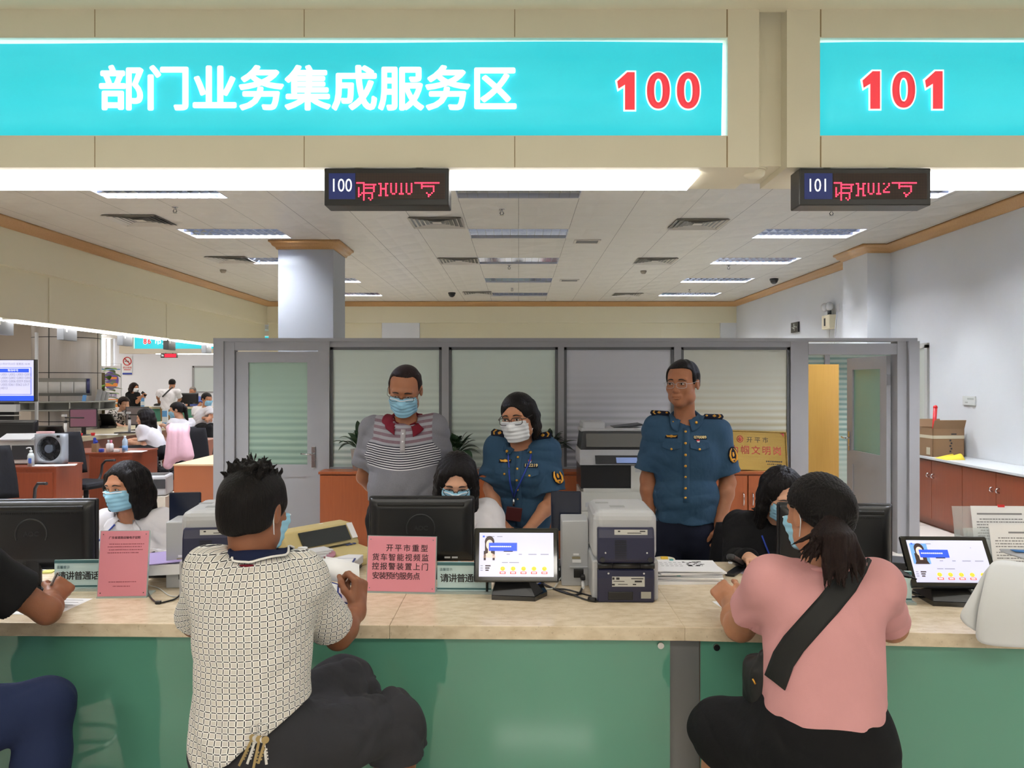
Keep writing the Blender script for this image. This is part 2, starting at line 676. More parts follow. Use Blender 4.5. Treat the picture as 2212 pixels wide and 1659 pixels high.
# LED number displays below the beam
LEDR = mat('led_red', (255, 44, 70), emit=4.5)
LEDOFF = NG('led_matrix', 0.5)
X, Y, Z = LEDOFF.xyz(LEDOFF.coord())
dot = LEDOFF.math('MULTIPLY', LEDOFF.line(LEDOFF.math('ADD', X, 10), 0.0052, 0.0022), LEDOFF.line(LEDOFF.math('ADD', Z, 10), 0.0052, 0.0022))
LEDOFF.color(LEDOFF.mix(dot, (34, 16, 18), (92, 70, 50)))
LEDOFF = LEDOFF.m
BLUEP = mat('blue_plate', (26, 48, 130), 0.4)
GLY = {
 'q': ['#####.......','....########','....#.....#.','.#..#######.','.#..#.....#.','.#..#.....#.','.#.#######..','.##.#....#..','.#..#....#..','....#..#.#..','....#...#...'],
 'h': ['##..##','.#..#.','.#..#.','.####.','.#..#.','.#..#.','.#..#.','##..##'],
 'u': ['#..#','#..#','#..#','#..#','#..#','#..#','.##.'],
 '1': ['.#.','.#.','.#.','.#.','.#.','.#.','###'],
 '2': ['#..#','...#','..#.','.#..','#...','####'],
 'o': ['###############','....#..........','....########...','....#......#...','...........#...','...........#...','.......#..#....','........##.....','........#......'],
}


def ledbox(px0, px1, num, s, label):
    a, c = at(px0, 363, BY - 0.02), at(px1, 444, BY - 0.02)
    w, h = c.x - a.x, a.z - c.z
    o = root('number_display', label, 'display', (a.x, BY - 0.02, c.z))
    MB().box((w / 2, 0.045, h / 2), (w, 0.09, h), bev=0.004).build('housing', BLACK, o)
    MB().span((0.016, -0.001, h * 0.17), (w * 0.25, 0.002, h * 0.86)).build('number_plate', BLUEP, o)
    text(num, 0.062, SIGNW, o, facing(w * 0.138, -0.0016, h * 0.52), 0.0, 0.0003, 'lettering', 'CENTER', 0.8)
    MB().span((w * 0.255, -0.001, h * 0.17), (w * 0.97, 0.002, h * 0.86)).build('led_panel', LEDOFF, o)
    b = MB()
    x, st = w * 0.265, 0.0056
    for ch in s:
        gl = GLY[ch]
        y0 = {'q': h * 0.60, 'o': h * 0.60}.get(ch, h * 0.58)
        for j, row in enumerate(gl):
            for i, c in enumerate(row):
                if c == '#':
                    b.box((x + i * st, -0.0016, y0 - j * st), (0.0043, 0.001, 0.0043))
        x += (len(gl[0]) + 1.1) * st
    b.build('lit_dots', LEDR, o)
    MB().cyl((w * 0.25, 0.045, h), (w * 0.25, 0.045, 2.3 - c_z(o)), 0.012).build('hanger', DARK, o)
    MB().cyl((w * 0.75, 0.045, h), (w * 0.75, 0.045, 2.3 - c_z(o)), 0.012).build('hanger', DARK, o)
    return o


def c_z(o):
    return o.location.z - 0.004


ledbox(700, 970, '100', 'qhu1uo', 'black LED number display hanging over the middle clerk, plate 100')
ledbox(1727, 2011, '101', 'qhu12o', 'black LED number display hanging over the woman in pink, plate 101')
# smoke detector under the beam joint
o = root('smoke_detector', 'round beige smoke detector under the beam joint', 'smoke detector', (0.82, BY + 0.1, 2.32))
MB().lathe((0, 0, 0), [(0.001, -0.034), (0.022, -0.033), (0.034, -0.024), (0.038, -0.008), (0.038, -0.006)]).build('head', BEIGE, o)
MB().lathe((0, 0, 0), [(0.042, -0.006), (0.044, 0.0)]).build('mount', BEIGE, o)

# ------------------------------------------------------------------ ceiling fittings
TUBEM = mat('lamp_tube', (245, 248, 255), emit=LAMP_TUBE)
LOUV = mat('mirror_louvre', (206, 214, 234), 0.07, 1.0)
PANM = mat('lamp_pan', (205, 208, 216), 0.35, 0.3)
TUBEOFF = mat('lamp_tube_off', (206, 212, 226), 0.3)
ROWN = ['in front of the pillar row', 'over the desks', 'nearest row below the strip light', 'second row', 'third row', 'fourth row', 'last row by the back wall']
COLN = ['left column', 'middle column', 'right column']
proto = None
for iy, y in enumerate(TROFF_Y):
    for ix, x in enumerate(TROFF_X):
        lb = f'recessed louvre ceiling light in the {COLN[ix]}, {ROWN[iy]}'
        if proto is None:
            o = proto = root('louvre_light', lb, 'ceiling light', (x, y, ZC), 0, 'recessed louvre lights in the tiled ceiling')
            b = MB()
            b.span((-LX / 2, -LY / 2, 0.13), (LX / 2, LY / 2, 0.14))
            for s in (-1, 1):
                b.span((s * LX / 2 - 0.005, -LY / 2, -0.003), (s * LX / 2 + 0.005, LY / 2, 0.14)).span((-LX / 2, s * LY / 2 - 0.005, -0.003), (LX / 2, s * LY / 2 + 0.005, 0.14))
            b.build('housing', PANM, o)
            b = MB()
            for k in range(1, 12):
                xx = -LX / 2 + k * LX / 12
                b.span((xx - 0.002, -LY / 2, 0.0), (xx + 0.002, LY / 2, 0.07))
            for k in (1, 2):
                yy = -LY / 2 + k * LY / 3
                b.poly([(-LX / 2, yy - 0.016, 0.07), (-LX / 2, yy + 0.016, 0.07), (-LX / 2, yy + 0.002, 0), (-LX / 2, yy - 0.002, 0)], (LX, 0, 0))
            b.build('louvre', LOUV, o)
            for k in range(3):
                yy = -LY / 3 + k * LY / 3
                tb = MB().cyl((-LX / 2 + 0.03, yy, 0.098), (LX / 2 - 0.03, yy, 0.098), 0.013, seg=10).build('tube', TUBEM, o)
        else:
            o = dup(proto, (x, y, ZC), label=lb)
            if ix == 1:                                 # the middle column is switched off
                for c in o.children:
                    if c.name.startswith('tube'):
                        c.data = c.data.copy()
                        c.data.materials[0] = TUBEOFF
# air diffusers
VENTW = mat('vent_white', (205, 200, 190), 0.5)
proto = None
for px, py, lb in ((944, 480, 'square ceiling air diffuser beside the middle lights, nearest'), (1507, 483, 'square ceiling air diffuser left of the right lights, nearest'), (303, 475, 'square ceiling air diffuser nearest to the left moulding'),
                   (991, 563, 'square ceiling air diffuser beside the middle lights, second'), (1415, 563, 'square ceiling air diffuser left of the right lights, second'), (500, 560, 'square ceiling air diffuser beside the white pillar'),
                   (1032, 633, 'square ceiling air diffuser beside the middle lights near the back wall'), (1355, 636, 'square ceiling air diffuser with a loose edge near the back wall')):
    y = 1.82 * FPX / (VY - py)
    x = (px - VX) * y / FPX
    if proto is None:
        o = proto = root('air_diffuser', lb, 'vent', (x, y, ZC), 0, 'square air diffusers in the ceiling')
        b = MB()
        for k in range(5):
            r, z = 0.30 - k * 0.052, -0.018 + 0.003 * k
            r2 = r - 0.036
            for s in (-1, 1):
                b.poly([(s * r, -r, z), (s * r, r, z), (s * r2, r2, z + 0.03), (s * r2, -r2, z + 0.03)])
                b.poly([(-r, s * r, z), (r, s * r, z), (r2, s * r2, z + 0.03), (-r2, s * r2, z + 0.03)])
        b.span((-0.05, -0.05, -0.01), (0.05, 0.05, -0.006))
        b.build('blade', VENTW, o)
        MB().span((-0.29, -0.29, -0.001), (0.29, 0.29, -0.0004)).build('duct', BLACK, o)
    else:
        dup(proto, (x, y, ZC), label=lb)
for px, py, lb in ((1268, 521, 'small rectangular return grille right of the middle lights, nearer'), (1230, 605, 'small rectangular return grille right of the middle lights, farther')):
    y = 1.82 * FPX / (VY - py)
    o = root('return_grille', lb, 'vent', ((px - VX) * y / FPX, y, ZC), 0, 'small return grilles in the ceiling')
    MB().span((-0.17, -0.13, -0.012), (0.17, -0.1, 0)).span((-0.17, 0.1, -0.012), (0.17, 0.13, 0)).span((-0.17, -0.1, -0.012), (-0.14, 0.1, 0)).span((0.14, -0.1, -0.012), (0.17, 0.1, 0)).build('frame', VENTW, o)
    b = MB()
    for k in range(9):
        b.box((0, -0.09 + k * 0.0225, -0.006), (0.28, 0.012, 0.006))
    b.build('slat', GREYM, o)
# sprinklers, detectors, dome cameras
proto = None
for px, py, lb in ((378, 447, 'ceiling sprinkler nearest to the left moulding'), (1084, 452, 'ceiling sprinkler in front of the middle lights'), (1796, 453, 'ceiling sprinkler below number display 101'), (1100, 573, 'ceiling sprinkler between the third and fourth middle lights'), (1574, 573, 'ceiling sprinkler beside the right lights'), (1106, 622, 'ceiling sprinkler between the last two middle lights'), (1490, 625, 'ceiling sprinkler beside the last right light')):
    y = 1.82 * FPX / (VY - py)
    p = ((px - VX) * y / FPX, y, ZC)
    if proto is None:
        o = proto = root('sprinkler', lb, 'sprinkler', p, 0, 'sprinklers in the ceiling')
        MB().cyl((0, 0, 0), (0, 0, -0.008), 0.03).cyl((0, 0, 0), (0, 0, -0.03), 0.012).cyl((0, 0, -0.06), (0, 0, -0.064), 0.022).build('body', CHROME, o)
        MB().tube([(-0.012, 0, -0.028), (-0.02, 0, -0.045), (0, 0, -0.062)], 0.004).tube([(0.012, 0, -0.028), (0.02, 0, -0.045), (0, 0, -0.062)], 0.004).build('yoke', DARK, o)
    else:
        dup(proto, p, label=lb)
for px, py, lb in ((482, 583, 'round ceiling smoke detector left of the white pillar'), (1390, 585, 'round ceiling smoke detector left of the right lights')):
    y = 1.82 * FPX / (VY - py)
    o = root('ceiling_detector', lb, 'smoke detector', ((px - VX) * y / FPX, y, ZC))
    MB().lathe((0, 0, 0), [(0.05, 0), (0.05, -0.02), (0.03, -0.05), (0.001, -0.052)]).build('head', mat('detector', (150, 140, 125), 0.5), o)
for px, py, lb in ((976, 632, 'black dome camera on the ceiling near the back wall'), (1672, 602, 'black dome camera on the ceiling near the right wall')):
    y = 1.82 * FPX / (VY - py)
    o = root('dome_camera', lb, 'camera', ((px - VX) * y / FPX, y, ZC))
    MB().lathe((0, 0, 0), [(0.075, 0), (0.075, -0.03), (0.07, -0.035)]).build('base', DARK, o)
    MB().ball((0, 0, -0.035), (0.066, 0.066, 0.062)).build('dome', BLACK, o)

# ------------------------------------------------------------------ glass partition with its two doors
PY = 7.4
PK = PY / FPX
GREYF = mat('grey_paint', (148, 148, 151), 0.42, noise=0.03, nscale=8)
GREYL = mat('grey_paint_light', (152, 152, 154), 0.42)


def px(v):
    return (v - VX) * PK


def pz(v):
    return EYE - (v - VY) * PK


def pane(name, x0, x1, z0, z1, m, parent, y=PY, th=0.008):
    return MB().span((x0, y - th / 2, z0), (x1, y + th / 2, z1)).build(name, m, parent)


pr = root('glass_partition', 'grey framed partition of frosted striped glass behind the clerks', 'partition', (0, 0, 0))
b = MB()
zt = pz(738)
D = 0.06
b.span((px(466), PY - D, 0), (px(488), PY + D, zt))
b.span((px(488), PY - 0.045, 0), (px(510), PY + 0.045, zt - 0.01))
b.span((px(690), PY - 0.05, 0), (px(714), PY + 0.05, zt))
for v0, v1 in ((955, 970), (1205, 1218), (1455, 1470)):
    b.span((px(v0), PY - 0.03, pz(1013)), (px(v1), PY + 0.03, zt))
b.span((px(1705), PY - 0.04, 0), (px(1743), PY + 0.05, zt))
b.span((px(466), PY - D, zt), (px(1975), PY + D, zt + 0.03))
b.span((px(488), PY - 0.04, pz(757)), (px(700), PY + 0.04, zt))
b.span((px(714), PY - 0.035, pz(750)), (px(1705), PY + 0.035, zt))
b.span((px(714), PY - 0.035, pz(1022)), (px(1705), PY + 0.035, pz(1008)))
b.span((px(1743), PY - 0.045, pz(766)), (px(1933), PY + 0.045, zt - 0.02))
b.span((px(1933), PY - 0.05, 0), (px(1953), PY + 0.08, zt))
b.span((px(1953), PY - 0.1, 0), (px(1975), PY + 0.12, zt))
b.span((px(714), PY - 0.02, 0), (px(1705), PY + 0.02, pz(1022)))
b.build('frame', GREYF, pr)
b = MB()
for v0, v1 in ((714, 955), (970, 1205), (1218, 1455), (1470, 1705)):
    for a, c in ((v0, v0 + 6), (v1 - 6, v1)):
        b.span((px(a), PY - 0.02, pz(1008)), (px(c), PY + 0.02, pz(750)))
    b.span((px(v0), PY - 0.02, pz(756)), (px(v1), PY + 0.02, pz(750)))
b.build('glazing_bead', mat('bead', (88, 90, 92), 0.4), pr)
tints = [('frosted_a', (208, 220, 210), (158, 174, 168), 1.75, 0.75), ('frosted_b', (210, 224, 215), (164, 180, 174), 1.7, 0.7), ('frosted_c', (198, 200, 208), (150, 152, 160), 1.75, 0.75), ('frosted_d', (206, 208, 196), (180, 170, 138), 1.8, 0.8)]
for (v0, v1), t in zip(((720, 949), (976, 1199), (1224, 1449), (1476, 1699)), tints):
    pane('window_pane', px(v0), px(v1), pz(1008), pz(756), frosted(*t), pr)

dr = root('glazed_door', 'closed grey door with frosted pane at the left end of the partition', 'door', (0, 0, 0))
b = MB()
x0, x1 = px(511), px(689)
b.span((x0, PY - 0.02, 0.02), (px(538), PY + 0.02, pz(760)))
b.span((px(665), PY - 0.02, 0.02), (x1, PY + 0.02, pz(760)))
b.span((px(538), PY - 0.02, pz(783)), (px(665), PY + 0.02, pz(760)))
b.span((px(538), PY - 0.02, pz(1030)), (px(665), PY + 0.02, pz(1003)))
b.span((px(538), PY - 0.012, 0.02), (px(665), PY + 0.012, pz(1030)))
b.build('door_leaf', GREYF, dr)
pane('glass', px(538), px(665), pz(1003), pz(783), frosted('frosted_e', (150, 172, 156), (112, 136, 124), 1.7, 0.7), dr)


def lever(parent, x, y, z, s=1, T=None):
    b = MB(T)
    b.box((x, y - 0.024, z), (0.04, 0.008, 0.2), bev=0.012)
    b.cyl((x, y - 0.02, z + 0.03), (x, y - 0.06, z + 0.03), 0.009)
    b.tube([(x, y - 0.06, z + 0.03), (x - s * 0.05, y - 0.062, z + 0.028), (x - s * 0.11, y - 0.058, z + 0.035)], 0.008)
    b.cyl((x, y - 0.02, z - 0.04), (x, y - 0.033, z - 0.04), 0.012)
    return b.build('handle', CHROME, parent)


lever(dr, px(679), PY, pz(987))
# open door on the right, swung into the passage
dr = root('glazed_door', 'grey door with green pane standing open in the right doorway', 'door', (px(1926), PY + 0.06, 0), R(91))
W, ZT = 0.86, pz(768)
b = MB()
b.span((0, -0.02, 0.02), (0.13, 0.02, ZT)).span((W - 0.13, -0.02, 0.02), (W, 0.02, ZT))
b.span((0.13, -0.02, ZT - 0.12), (W - 0.13, 0.02, ZT)).span((0.13, -0.02, 0.74), (W - 0.13, 0.02, 0.88)).span((0.13, -0.012, 0.02), (W - 0.13, 0.012, 0.74))
b.build('door_leaf', GREYF, dr)
MB().span((0.13, -0.004, 0.88), (W - 0.13, 0.004, ZT - 0.12)).build('glass', mat('green_pane', (118, 160, 146), 0.2), dr)
lever(dr, W - 0.06, 0.0, 0.97, 1, rot(0, 0, 180) @ Matrix.Translation((-2 * W + 0.12, 0, 0)))
b = MB()
for z in (1.6, 0.3):
    b.box((-0.005, 0.0, z), (0.012, 0.03, 0.1))
b.build('hinge', GREYM, dr)
# second glazed wall in the passage, tan board, right-wall door
o = root('glass_screen', 'striped glass screen in the passage behind the tan board', 'partition', (0, 0, 0))
b = MB()
for x in (2.4, 3.78, 4.6):
    b.span((x - 0.03, 9.77, 0), (x + 0.03, 9.83, 1.95))
b.span((2.4, 9.77, 1.93), (4.6, 9.83, 1.98))
b.build('frame', GREYF, o)
pane('window_pane', 2.43, 3.75, 0.1, 1.93, frosted('frosted_f', (176, 190, 180), (110, 140, 132), 0.2, 0.75), o, 9.8)
pane('window_pane', 3.81, 4.57, 0.1, 1.93, MATS['frosted_f'], o, 9.8)
o = root('tan_cupboard', 'plain tan board cupboard inside the right doorway', 'cupboard', (2.98, 8.6, 0))
MB().span((0, 0, 0), (0.47, 0.4, 1.77)).build('body', TAN, o)
d = root('door_1', 'off-white door in the right wall', 'door')
struct(d)
b = MB()
b.span((XR - 0.03, 9.6, 0), (XR, 9.66, 2.03)).span((XR - 0.03, 10.48, 0), (XR, 10.54, 2.03)).span((XR - 0.03, 9.6, 1.99), (XR, 10.54, 2.05))
b.build('door_frame', mat('door_frame_white', (190, 190, 186), 0.5), d)
MB().span((XR - 0.012, 9.66, 0), (XR, 10.48, 1.99)).build('door_panel', mat('door_white', (196, 200, 192), 0.5), d)
# ------------------------------------------------------------------ smooth solid modelling for people and soft things
def V3(v):
    return np.array(v, dtype=np.float64)


def unit(v):
    v = V3(v)
    return v / (np.linalg.norm(v) + 1e-12)


def smin(a, b, k):
    if k <= 0:
        return np.minimum(a, b)
    h = np.clip(0.5 + 0.5 * (b - a) / k, 0, 1)
    return b + (a - b) * h - k * h * (1 - h)


class Field:
    """a list of rounded shapes blended one after another"""
    def __init__(s):
        s.ops = []
        s.disp = None
        s.amp = 0.0

    def _add(s, mode, fn, k, lo, hi):
        s.ops.append((mode, fn, k, V3(lo), V3(hi)))
        return s

    def cone(s, a, b, ra, rb, k=0.02, mode='u'):
        a, b = V3(a), V3(b)
        ba = b - a
        L = ba.dot(ba) + 1e-12

        def fn(p):
            q = p - a
            t = np.clip(q @ ba / L, 0, 1)
            return np.linalg.norm(q - t[..., None] * ba, axis=-1) - (ra + (rb - ra) * t)
        r = max(ra, rb)
        return s._add(mode, fn, k, np.minimum(a, b) - r, np.maximum(a, b) + r)

    def capped(s, a, b, ra, rb, k=0.02, tilt=None):
        """cone with a flat end at b (a cuff)"""
        a, b = V3(a), V3(b)
        ba = b - a
        L = ba.dot(ba) + 1e-12
        n = unit(ba) if tilt is None else unit(tilt)

        def fn(p):
            q = p - a
            t = np.clip(q @ ba / L, 0, 1.3)
            d = np.linalg.norm(q - t[..., None] * ba, axis=-1) - (ra + (rb - ra) * t)
            return np.maximum(d, (p - b) @ n)
        r = max(ra, rb) * 1.4
        return s._add('u', fn, k, np.minimum(a, b) - r, np.maximum(a, b) + r)

    def ell(s, c, r, B=None, k=0.02, mode='u'):
        c, r = V3(c), V3(r)
        B = np.eye(3) if B is None else B

        def fn(p):
            q = (p - c) @ B
            k0 = np.linalg.norm(q / r, axis=-1)
            k1 = np.linalg.norm(q / (r * r), axis=-1)
            return k0 * (k0 - 1) / np.maximum(k1, 1e-6)
        m = r.max()
        return s._add(mode, fn, k, c - m, c + m)

    def box(s, c, h, rad, B=None, k=0.01, mode='u'):
        c, h = V3(c), V3(h)
        B = np.eye(3) if B is None else B

        def fn(p):
            q = np.abs((p - c) @ B) - h + rad
            return np.linalg.norm(np.maximum(q, 0), axis=-1) + np.minimum(q.max(-1), 0) - rad
        m = np.linalg.norm(h)
        return s._add(mode, fn, k, c - m, c + m)

    def plane(s, o, n, k=0.0):
        o, n = V3(o), unit(n)
        return s._add('i', lambda p: (p - o) @ n, k, V3((-99,) * 3), V3((99,) * 3))

    def grow(s, g):
        return s._add('g', g, 0, V3((-99,) * 3), V3((99,) * 3))

    def ev(s, P, cen=None, half=0.0):
        d = np.full(P.shape[:-1], 1.0)
        for mode, fn, k, lo, hi in s.ops:
            if mode == 'g':
                d -= fn
                continue
            if cen is None or mode == 'i':
                m = slice(None)
            else:
                q = np.linalg.norm(np.maximum(np.maximum(lo - cen, cen - hi), 0), axis=-1)
                m = q < half + k + 0.03
                if not m.any():
                    continue
            v = fn(P[m])
            if mode == 'u':
                d[m] = smin(d[m], v, k)
            elif mode == 's':
                d[m] = -smin(-d[m], v, k)
            else:
                d[m] = -smin(-d[m], -v, k)
        if s.disp:
            d = d + s.disp(P)
        return d

    def bounds(s):
        u = [o for o in s.ops if o[0] == 'u']
        return np.min([o[3] for o in u], 0), np.max([o[4] for o in u], 0)

    def hit(s, o, d, reach=0.6):
        """first surface point from o along d, with its normal"""
        o, d = V3(o), unit(d)
        t = 0.0
        for _ in range(120):
            v = float(s.ev((o + d * t)[None])[0])
            if v < 0.0004 or t > reach:
                break
            t += v * 0.7
        p = o + d * t
        e = 0.004
        n = unit([float(s.ev((p + e * a)[None])[0] - s.ev((p - e * a)[None])[0]) for a in np.eye(3)])
        return Vector(p), Vector(n)

    def mesh(s, name, vox, m, parent, attr=None, lo=None, hi=None):
        l, h = s.bounds()
        pad = s.amp + vox * 3
        lo = l - pad if lo is None else np.maximum(V3(lo), l - pad)
        hi = h + pad if hi is None else np.minimum(V3(hi), h + pad)
        nb = np.maximum(np.ceil((hi - lo) / (vox * 8)).astype(int), 1)
        n = nb * 8
        ax = [np.arange(q) for q in nb]
        bi = np.stack(np.meshgrid(*ax, indexing='ij'), -1).reshape(-1, 3)
        half = 8 * vox * 0.867
        cen = lo + (bi * 8 + 3.5) * vox
        co = s.ev(cen)
        keep = np.abs(co) < half * 1.5 + s.amp + 0.01
        vals = np.repeat(np.repeat(np.repeat(co.reshape(nb).astype(np.float32), 8, 0), 8, 1), 8, 2)
        kb, kc = bi[keep], cen[keep]
        off = np.stack(np.meshgrid(*[np.arange(8)] * 3, indexing='ij'), -1).reshape(-1, 3)
        V6 = vals.reshape(nb[0], 8, nb[1], 8, nb[2], 8)
        for c0 in range(0, len(kb), 1200):
            b, c = kb[c0:c0 + 1200], kc[c0:c0 + 1200]
            P = lo + (b[:, None, :] * 8 + off[None]) * vox
            d = s.ev(P, c, half).astype(np.float32).reshape(-1, 8, 8, 8)
            V6[b[:, 0], :, b[:, 1], :, b[:, 2], :] = d
        S_ = vals < 0
        for axis in range(3):                       # closed at the border
            sl = [slice(None)] * 3
            for e in (0, -1):
                sl[axis] = e
                S_[tuple(sl)] = False
                v = vals[tuple(sl)]
                vals[tuple(sl)] = np.maximum(v, 1e-4)
        cnt = np.zeros(n - 1, np.int8)
        corners = [(i, j, k) for i in (0, 1) for j in (0, 1) for k in (0, 1)]
        for i, j, k in corners:
            cnt += S_[i:n[0] - 1 + i, j:n[1] - 1 + j, k:n[2] - 1 + k]
        cells = np.argwhere((cnt > 0) & (cnt < 8))
        if len(cells) == 0:
            raise RuntimeError('empty field ' + name)
        acc = np.zeros((len(cells), 3))
        num = np.zeros(len(cells))
        cv = {c: vals[cells[:, 0] + c[0], cells[:, 1] + c[1], cells[:, 2] + c[2]] for c in corners}
        for c in corners:
            for a in range(3):
                if c[a] == 0:
                    e = tuple(1 if q == a else c[q] for q in range(3))
                    d0, d1 = cv[c].astype(float), cv[e].astype(float)
                    x = (d0 < 0) != (d1 < 0)
                    t = np.where(x, d0 / np.where(np.abs(d0 - d1) < 1e-12, 1, d0 - d1), 0)
                    p = np.tile(V3(c), (len(cells), 1))
                    p[:, a] += t
                    acc += np.where(x[:, None], p, 0)
                    num += x
        pos = lo + (cells + acc / num[:, None]) * vox
        ids = np.full(n - 1, -1, np.int32)
        ids[cells[:, 0], cells[:, 1], cells[:, 2]] = np.arange(len(cells))
        quads = []
        for a in range(3):
            b, c = (a + 1) % 3, (a + 2) % 3
            s0 = [slice(1, -1)] * 3
            s1 = [slice(1, -1)] * 3
            s0[a] = slice(0, -1)
            s1[a] = slice(1, None)
            A, B_ = S_[tuple(s0)], S_[tuple(s1)]
            e = np.argwhere(A != B_)
            if not len(e):
                continue
            flip = A[e[:, 0], e[:, 1], e[:, 2]]
            o = np.ones(3, int)
            o[a] = 0
            e = e + o
            q = []
            for db, dc in ((-1, -1), (0, -1), (0, 0), (-1, 0)):
                f = e.copy()
                f[:, b] += db
                f[:, c] += dc
                q.append(ids[f[:, 0], f[:, 1], f[:, 2]])
            q = np.stack(q, 1)
            q[~flip] = q[~flip][:, ::-1]
            quads.append(q)
        q = np.concatenate(quads)
        q = q[(q >= 0).all(1)]
        me = bpy.data.meshes.new(name)
        me.vertices.add(len(pos))
        loc = V3(parent.location) if parent is not None else V3((0, 0, 0))
        me.vertices.foreach_set('co', (pos - loc).astype(np.float32).ravel())
        me.loops.add(len(q) * 4)
        me.loops.foreach_set('vertex_index', q.astype(np.int32).ravel())
        me.polygons.add(len(q))
        me.polygons.foreach_set('loop_start', np.arange(0, len(q) * 4, 4, dtype=np.int32))
        me.polygons.foreach_set('use_smooth', np.ones(len(q), bool))
        me.update(calc_edges=True)
        if attr:
            at_ = me.attributes.new('uvw', 'FLOAT_VECTOR', 'POINT')
            at_.data.foreach_set('vector', attr(pos).astype(np.float32).ravel())
        return link(name, me, m, parent)


def wrinkle(amp, scale=9.0, seed=0, aniso=(1, 1, 1)):
    """cloth folds: soft swells plus ridged creases that come and go"""
    rg = np.random.RandomState(seed)
    A = V3(aniso)
    W = rg.normal(size=(4, 3)) * scale * A
    D = [unit(v) * A for v in rg.normal(size=(5, 3))]
    M = rg.normal(size=(5, 3)) * 9
    ph = rg.uniform(0, 6.28, (3, 5))
    wl = rg.uniform(38, 75, 5)

    def fn(p):
        d = 0.5 * amp * (np.sin(p @ W[0] + ph[0, 0]) + 0.7 * np.sin(p @ W[1] + ph[0, 1]))
        warp = 1.6 * np.sin(p @ W[2] * 1.3 + ph[0, 2])
        for i in range(5):
            on = np.clip(np.sin(p @ M[i] + ph[1, i]) - 0.15, 0, 1)
            d = d + 0.55 * amp * on * (1 - 2 * np.abs(np.sin(p @ D[i] * wl[i] * 0.5 + warp + ph[2, i])))
        return d
    return fn


def ydir(yaw=0, pitch=0, roll=0):
    return np.array((Matrix.Rotation(R(yaw), 3, 'Z') @ Matrix.Rotation(R(pitch), 3, 'X') @ Matrix.Rotation(R(roll), 3, 'Y')))


# ------------------------------------------------------------------ people: materials
def skin(name, rgb):
    g = NG(name, 0.48, 0, 0.4)
    c = g.coord()
    g.color(g.mix(g.noise(c, 28, 5), tuple(v * 0.94 for v in rgb), tuple(min(255, v * 1.06) for v in rgb)))
    g.bump(g.noise(c, 240, 3), 0.12, 0.003)
    g.b.inputs['Subsurface Weight'].default_value = 0.06
    g.b.inputs['Subsurface Radius'].default_value = (0.012, 0.005, 0.003)
    return g.m


SKIN_F = skin('skin_fair', (206, 158, 130))
SKIN_M = skin('skin_mid', (178, 124, 94))
SKIN_T = skin('skin_tan', (158, 104, 74))
SKIN_D = skin('skin_brown', (138, 88, 62))


def hairm(name, rgb):
    g = NG(name, 0.38, 0, 0.09)
    c = g.scale(g.coord(), (70, 70, 9))
    n = g.noise(c, 3.2, 6)
    g.color(g.mix(n, tuple(v * 0.6 for v in rgb), tuple(v * 1.5 for v in rgb)))
    g.bump(n, 0.7, 0.006)
    return g.m


HAIR = hairm('black_hair', (22, 20, 20))
HAIRB = hairm('dark_brown_hair', (32, 24, 23))


def cloth(name, rgb, rough=0.85, weave=500, fold=0.25):
    g = NG(name, rough, 0, 0.2)
    c = g.coord()
    g.color(g.mix(g.noise(c, 7, 4), tuple(v * 0.95 for v in rgb), tuple(min(255, v * 1.04) for v in rgb)))
    h = g.math('ADD', g.math('MULTIPLY', g.noise(c, weave, 2), 0.06), g.noise(g.scale(c, (1, 1, 0.6)), 11, 3))
    g.bump(h, fold, 0.03)
    return g.m


UNIFORM = cloth('uniform_blue', (50, 78, 104), fold=0.5)
UNIFORM_D = cloth('uniform_navy', (22, 26, 42))
WSHIRT = cloth('white_shirt', (222, 220, 226))
PINK = cloth('pink_cotton', (208, 152, 154), fold=0.3)
BLACKC = cloth('black_cloth', (20, 20, 22))
CHAR = cloth('charcoal_cloth', (52, 52, 56))
DENIM = cloth('denim', (36, 46, 78))
KHAKI = cloth('khaki_cloth', (140, 112, 76))
MAROON = cloth('maroon_knit', (112, 28, 42))
NAVYC = cloth('navy_knit', (28, 36, 66))
MASKB = cloth('mask_blue', (150, 200, 226), weave=900, fold=0.1)
MASKW = cloth('mask_white', (226, 230, 236), weave=900, fold=0.1)
GOLD = mat('gold', (214, 160, 66), 0.35, 0.7)
EYEW = mat('eye_white', (205, 198, 192), 0.25)
EYED = mat('eye_dark', (20, 14, 12), 0.15)
LENS = NG('lens_glass', 0.03)
LENS.b.inputs['Transmission Weight'].default_value = 1
LENS.b.inputs['IOR'].default_value = 1.02
LENS.b.inputs['Alpha'].default_value = 0.06
LENS = LENS.m
BROWM = mat('eyebrow', (30, 22, 20), 0.8)
LIPM = mat('lip', (150, 88, 80), 0.5)

# check shirt: cream squares in thin dark lines, laid along the cloth
g = NG('check_cloth', 0.8, 0, 0.2)
a = g.n('Attribute')
a.attribute_name = 'uvw'
X, Y, Z = g.xyz(a.outputs['Vector'])
wob = g.math('MULTIPLY', g.math('SUBTRACT', g.noise(g.coord(), 9, 2), 0.5), 0.01)
u, v = g.math('ADD', g.math('ADD', X, wob), 20.0), g.math('ADD', g.math('ADD', Y, wob), 20.0)
P_ = 0.0158
ln = g.math('MAXIMUM', g.line(u, P_, 0.0021), g.line(v, P_, 0.0021))
gap = g.math('MULTIPLY', g.line(g.math('ADD', u, 0.0007), P_, 0.0035), g.line(g.math('ADD', v, 0.0007), P_, 0.0035))
inset = g.math('MAXIMUM', g.line(g.math('ADD', u, 0.0019), P_, 0.0058), g.line(g.math('ADD', v, 0.0019), P_, 0.0058))
cell = g.mix(inset, g.mix(g.noise(g.scale(a.outputs['Vector'], (1 / P_, 1 / P_, 1)), 0.35, 0), (196, 192, 188), (222, 214, 204)), (234, 233, 230))
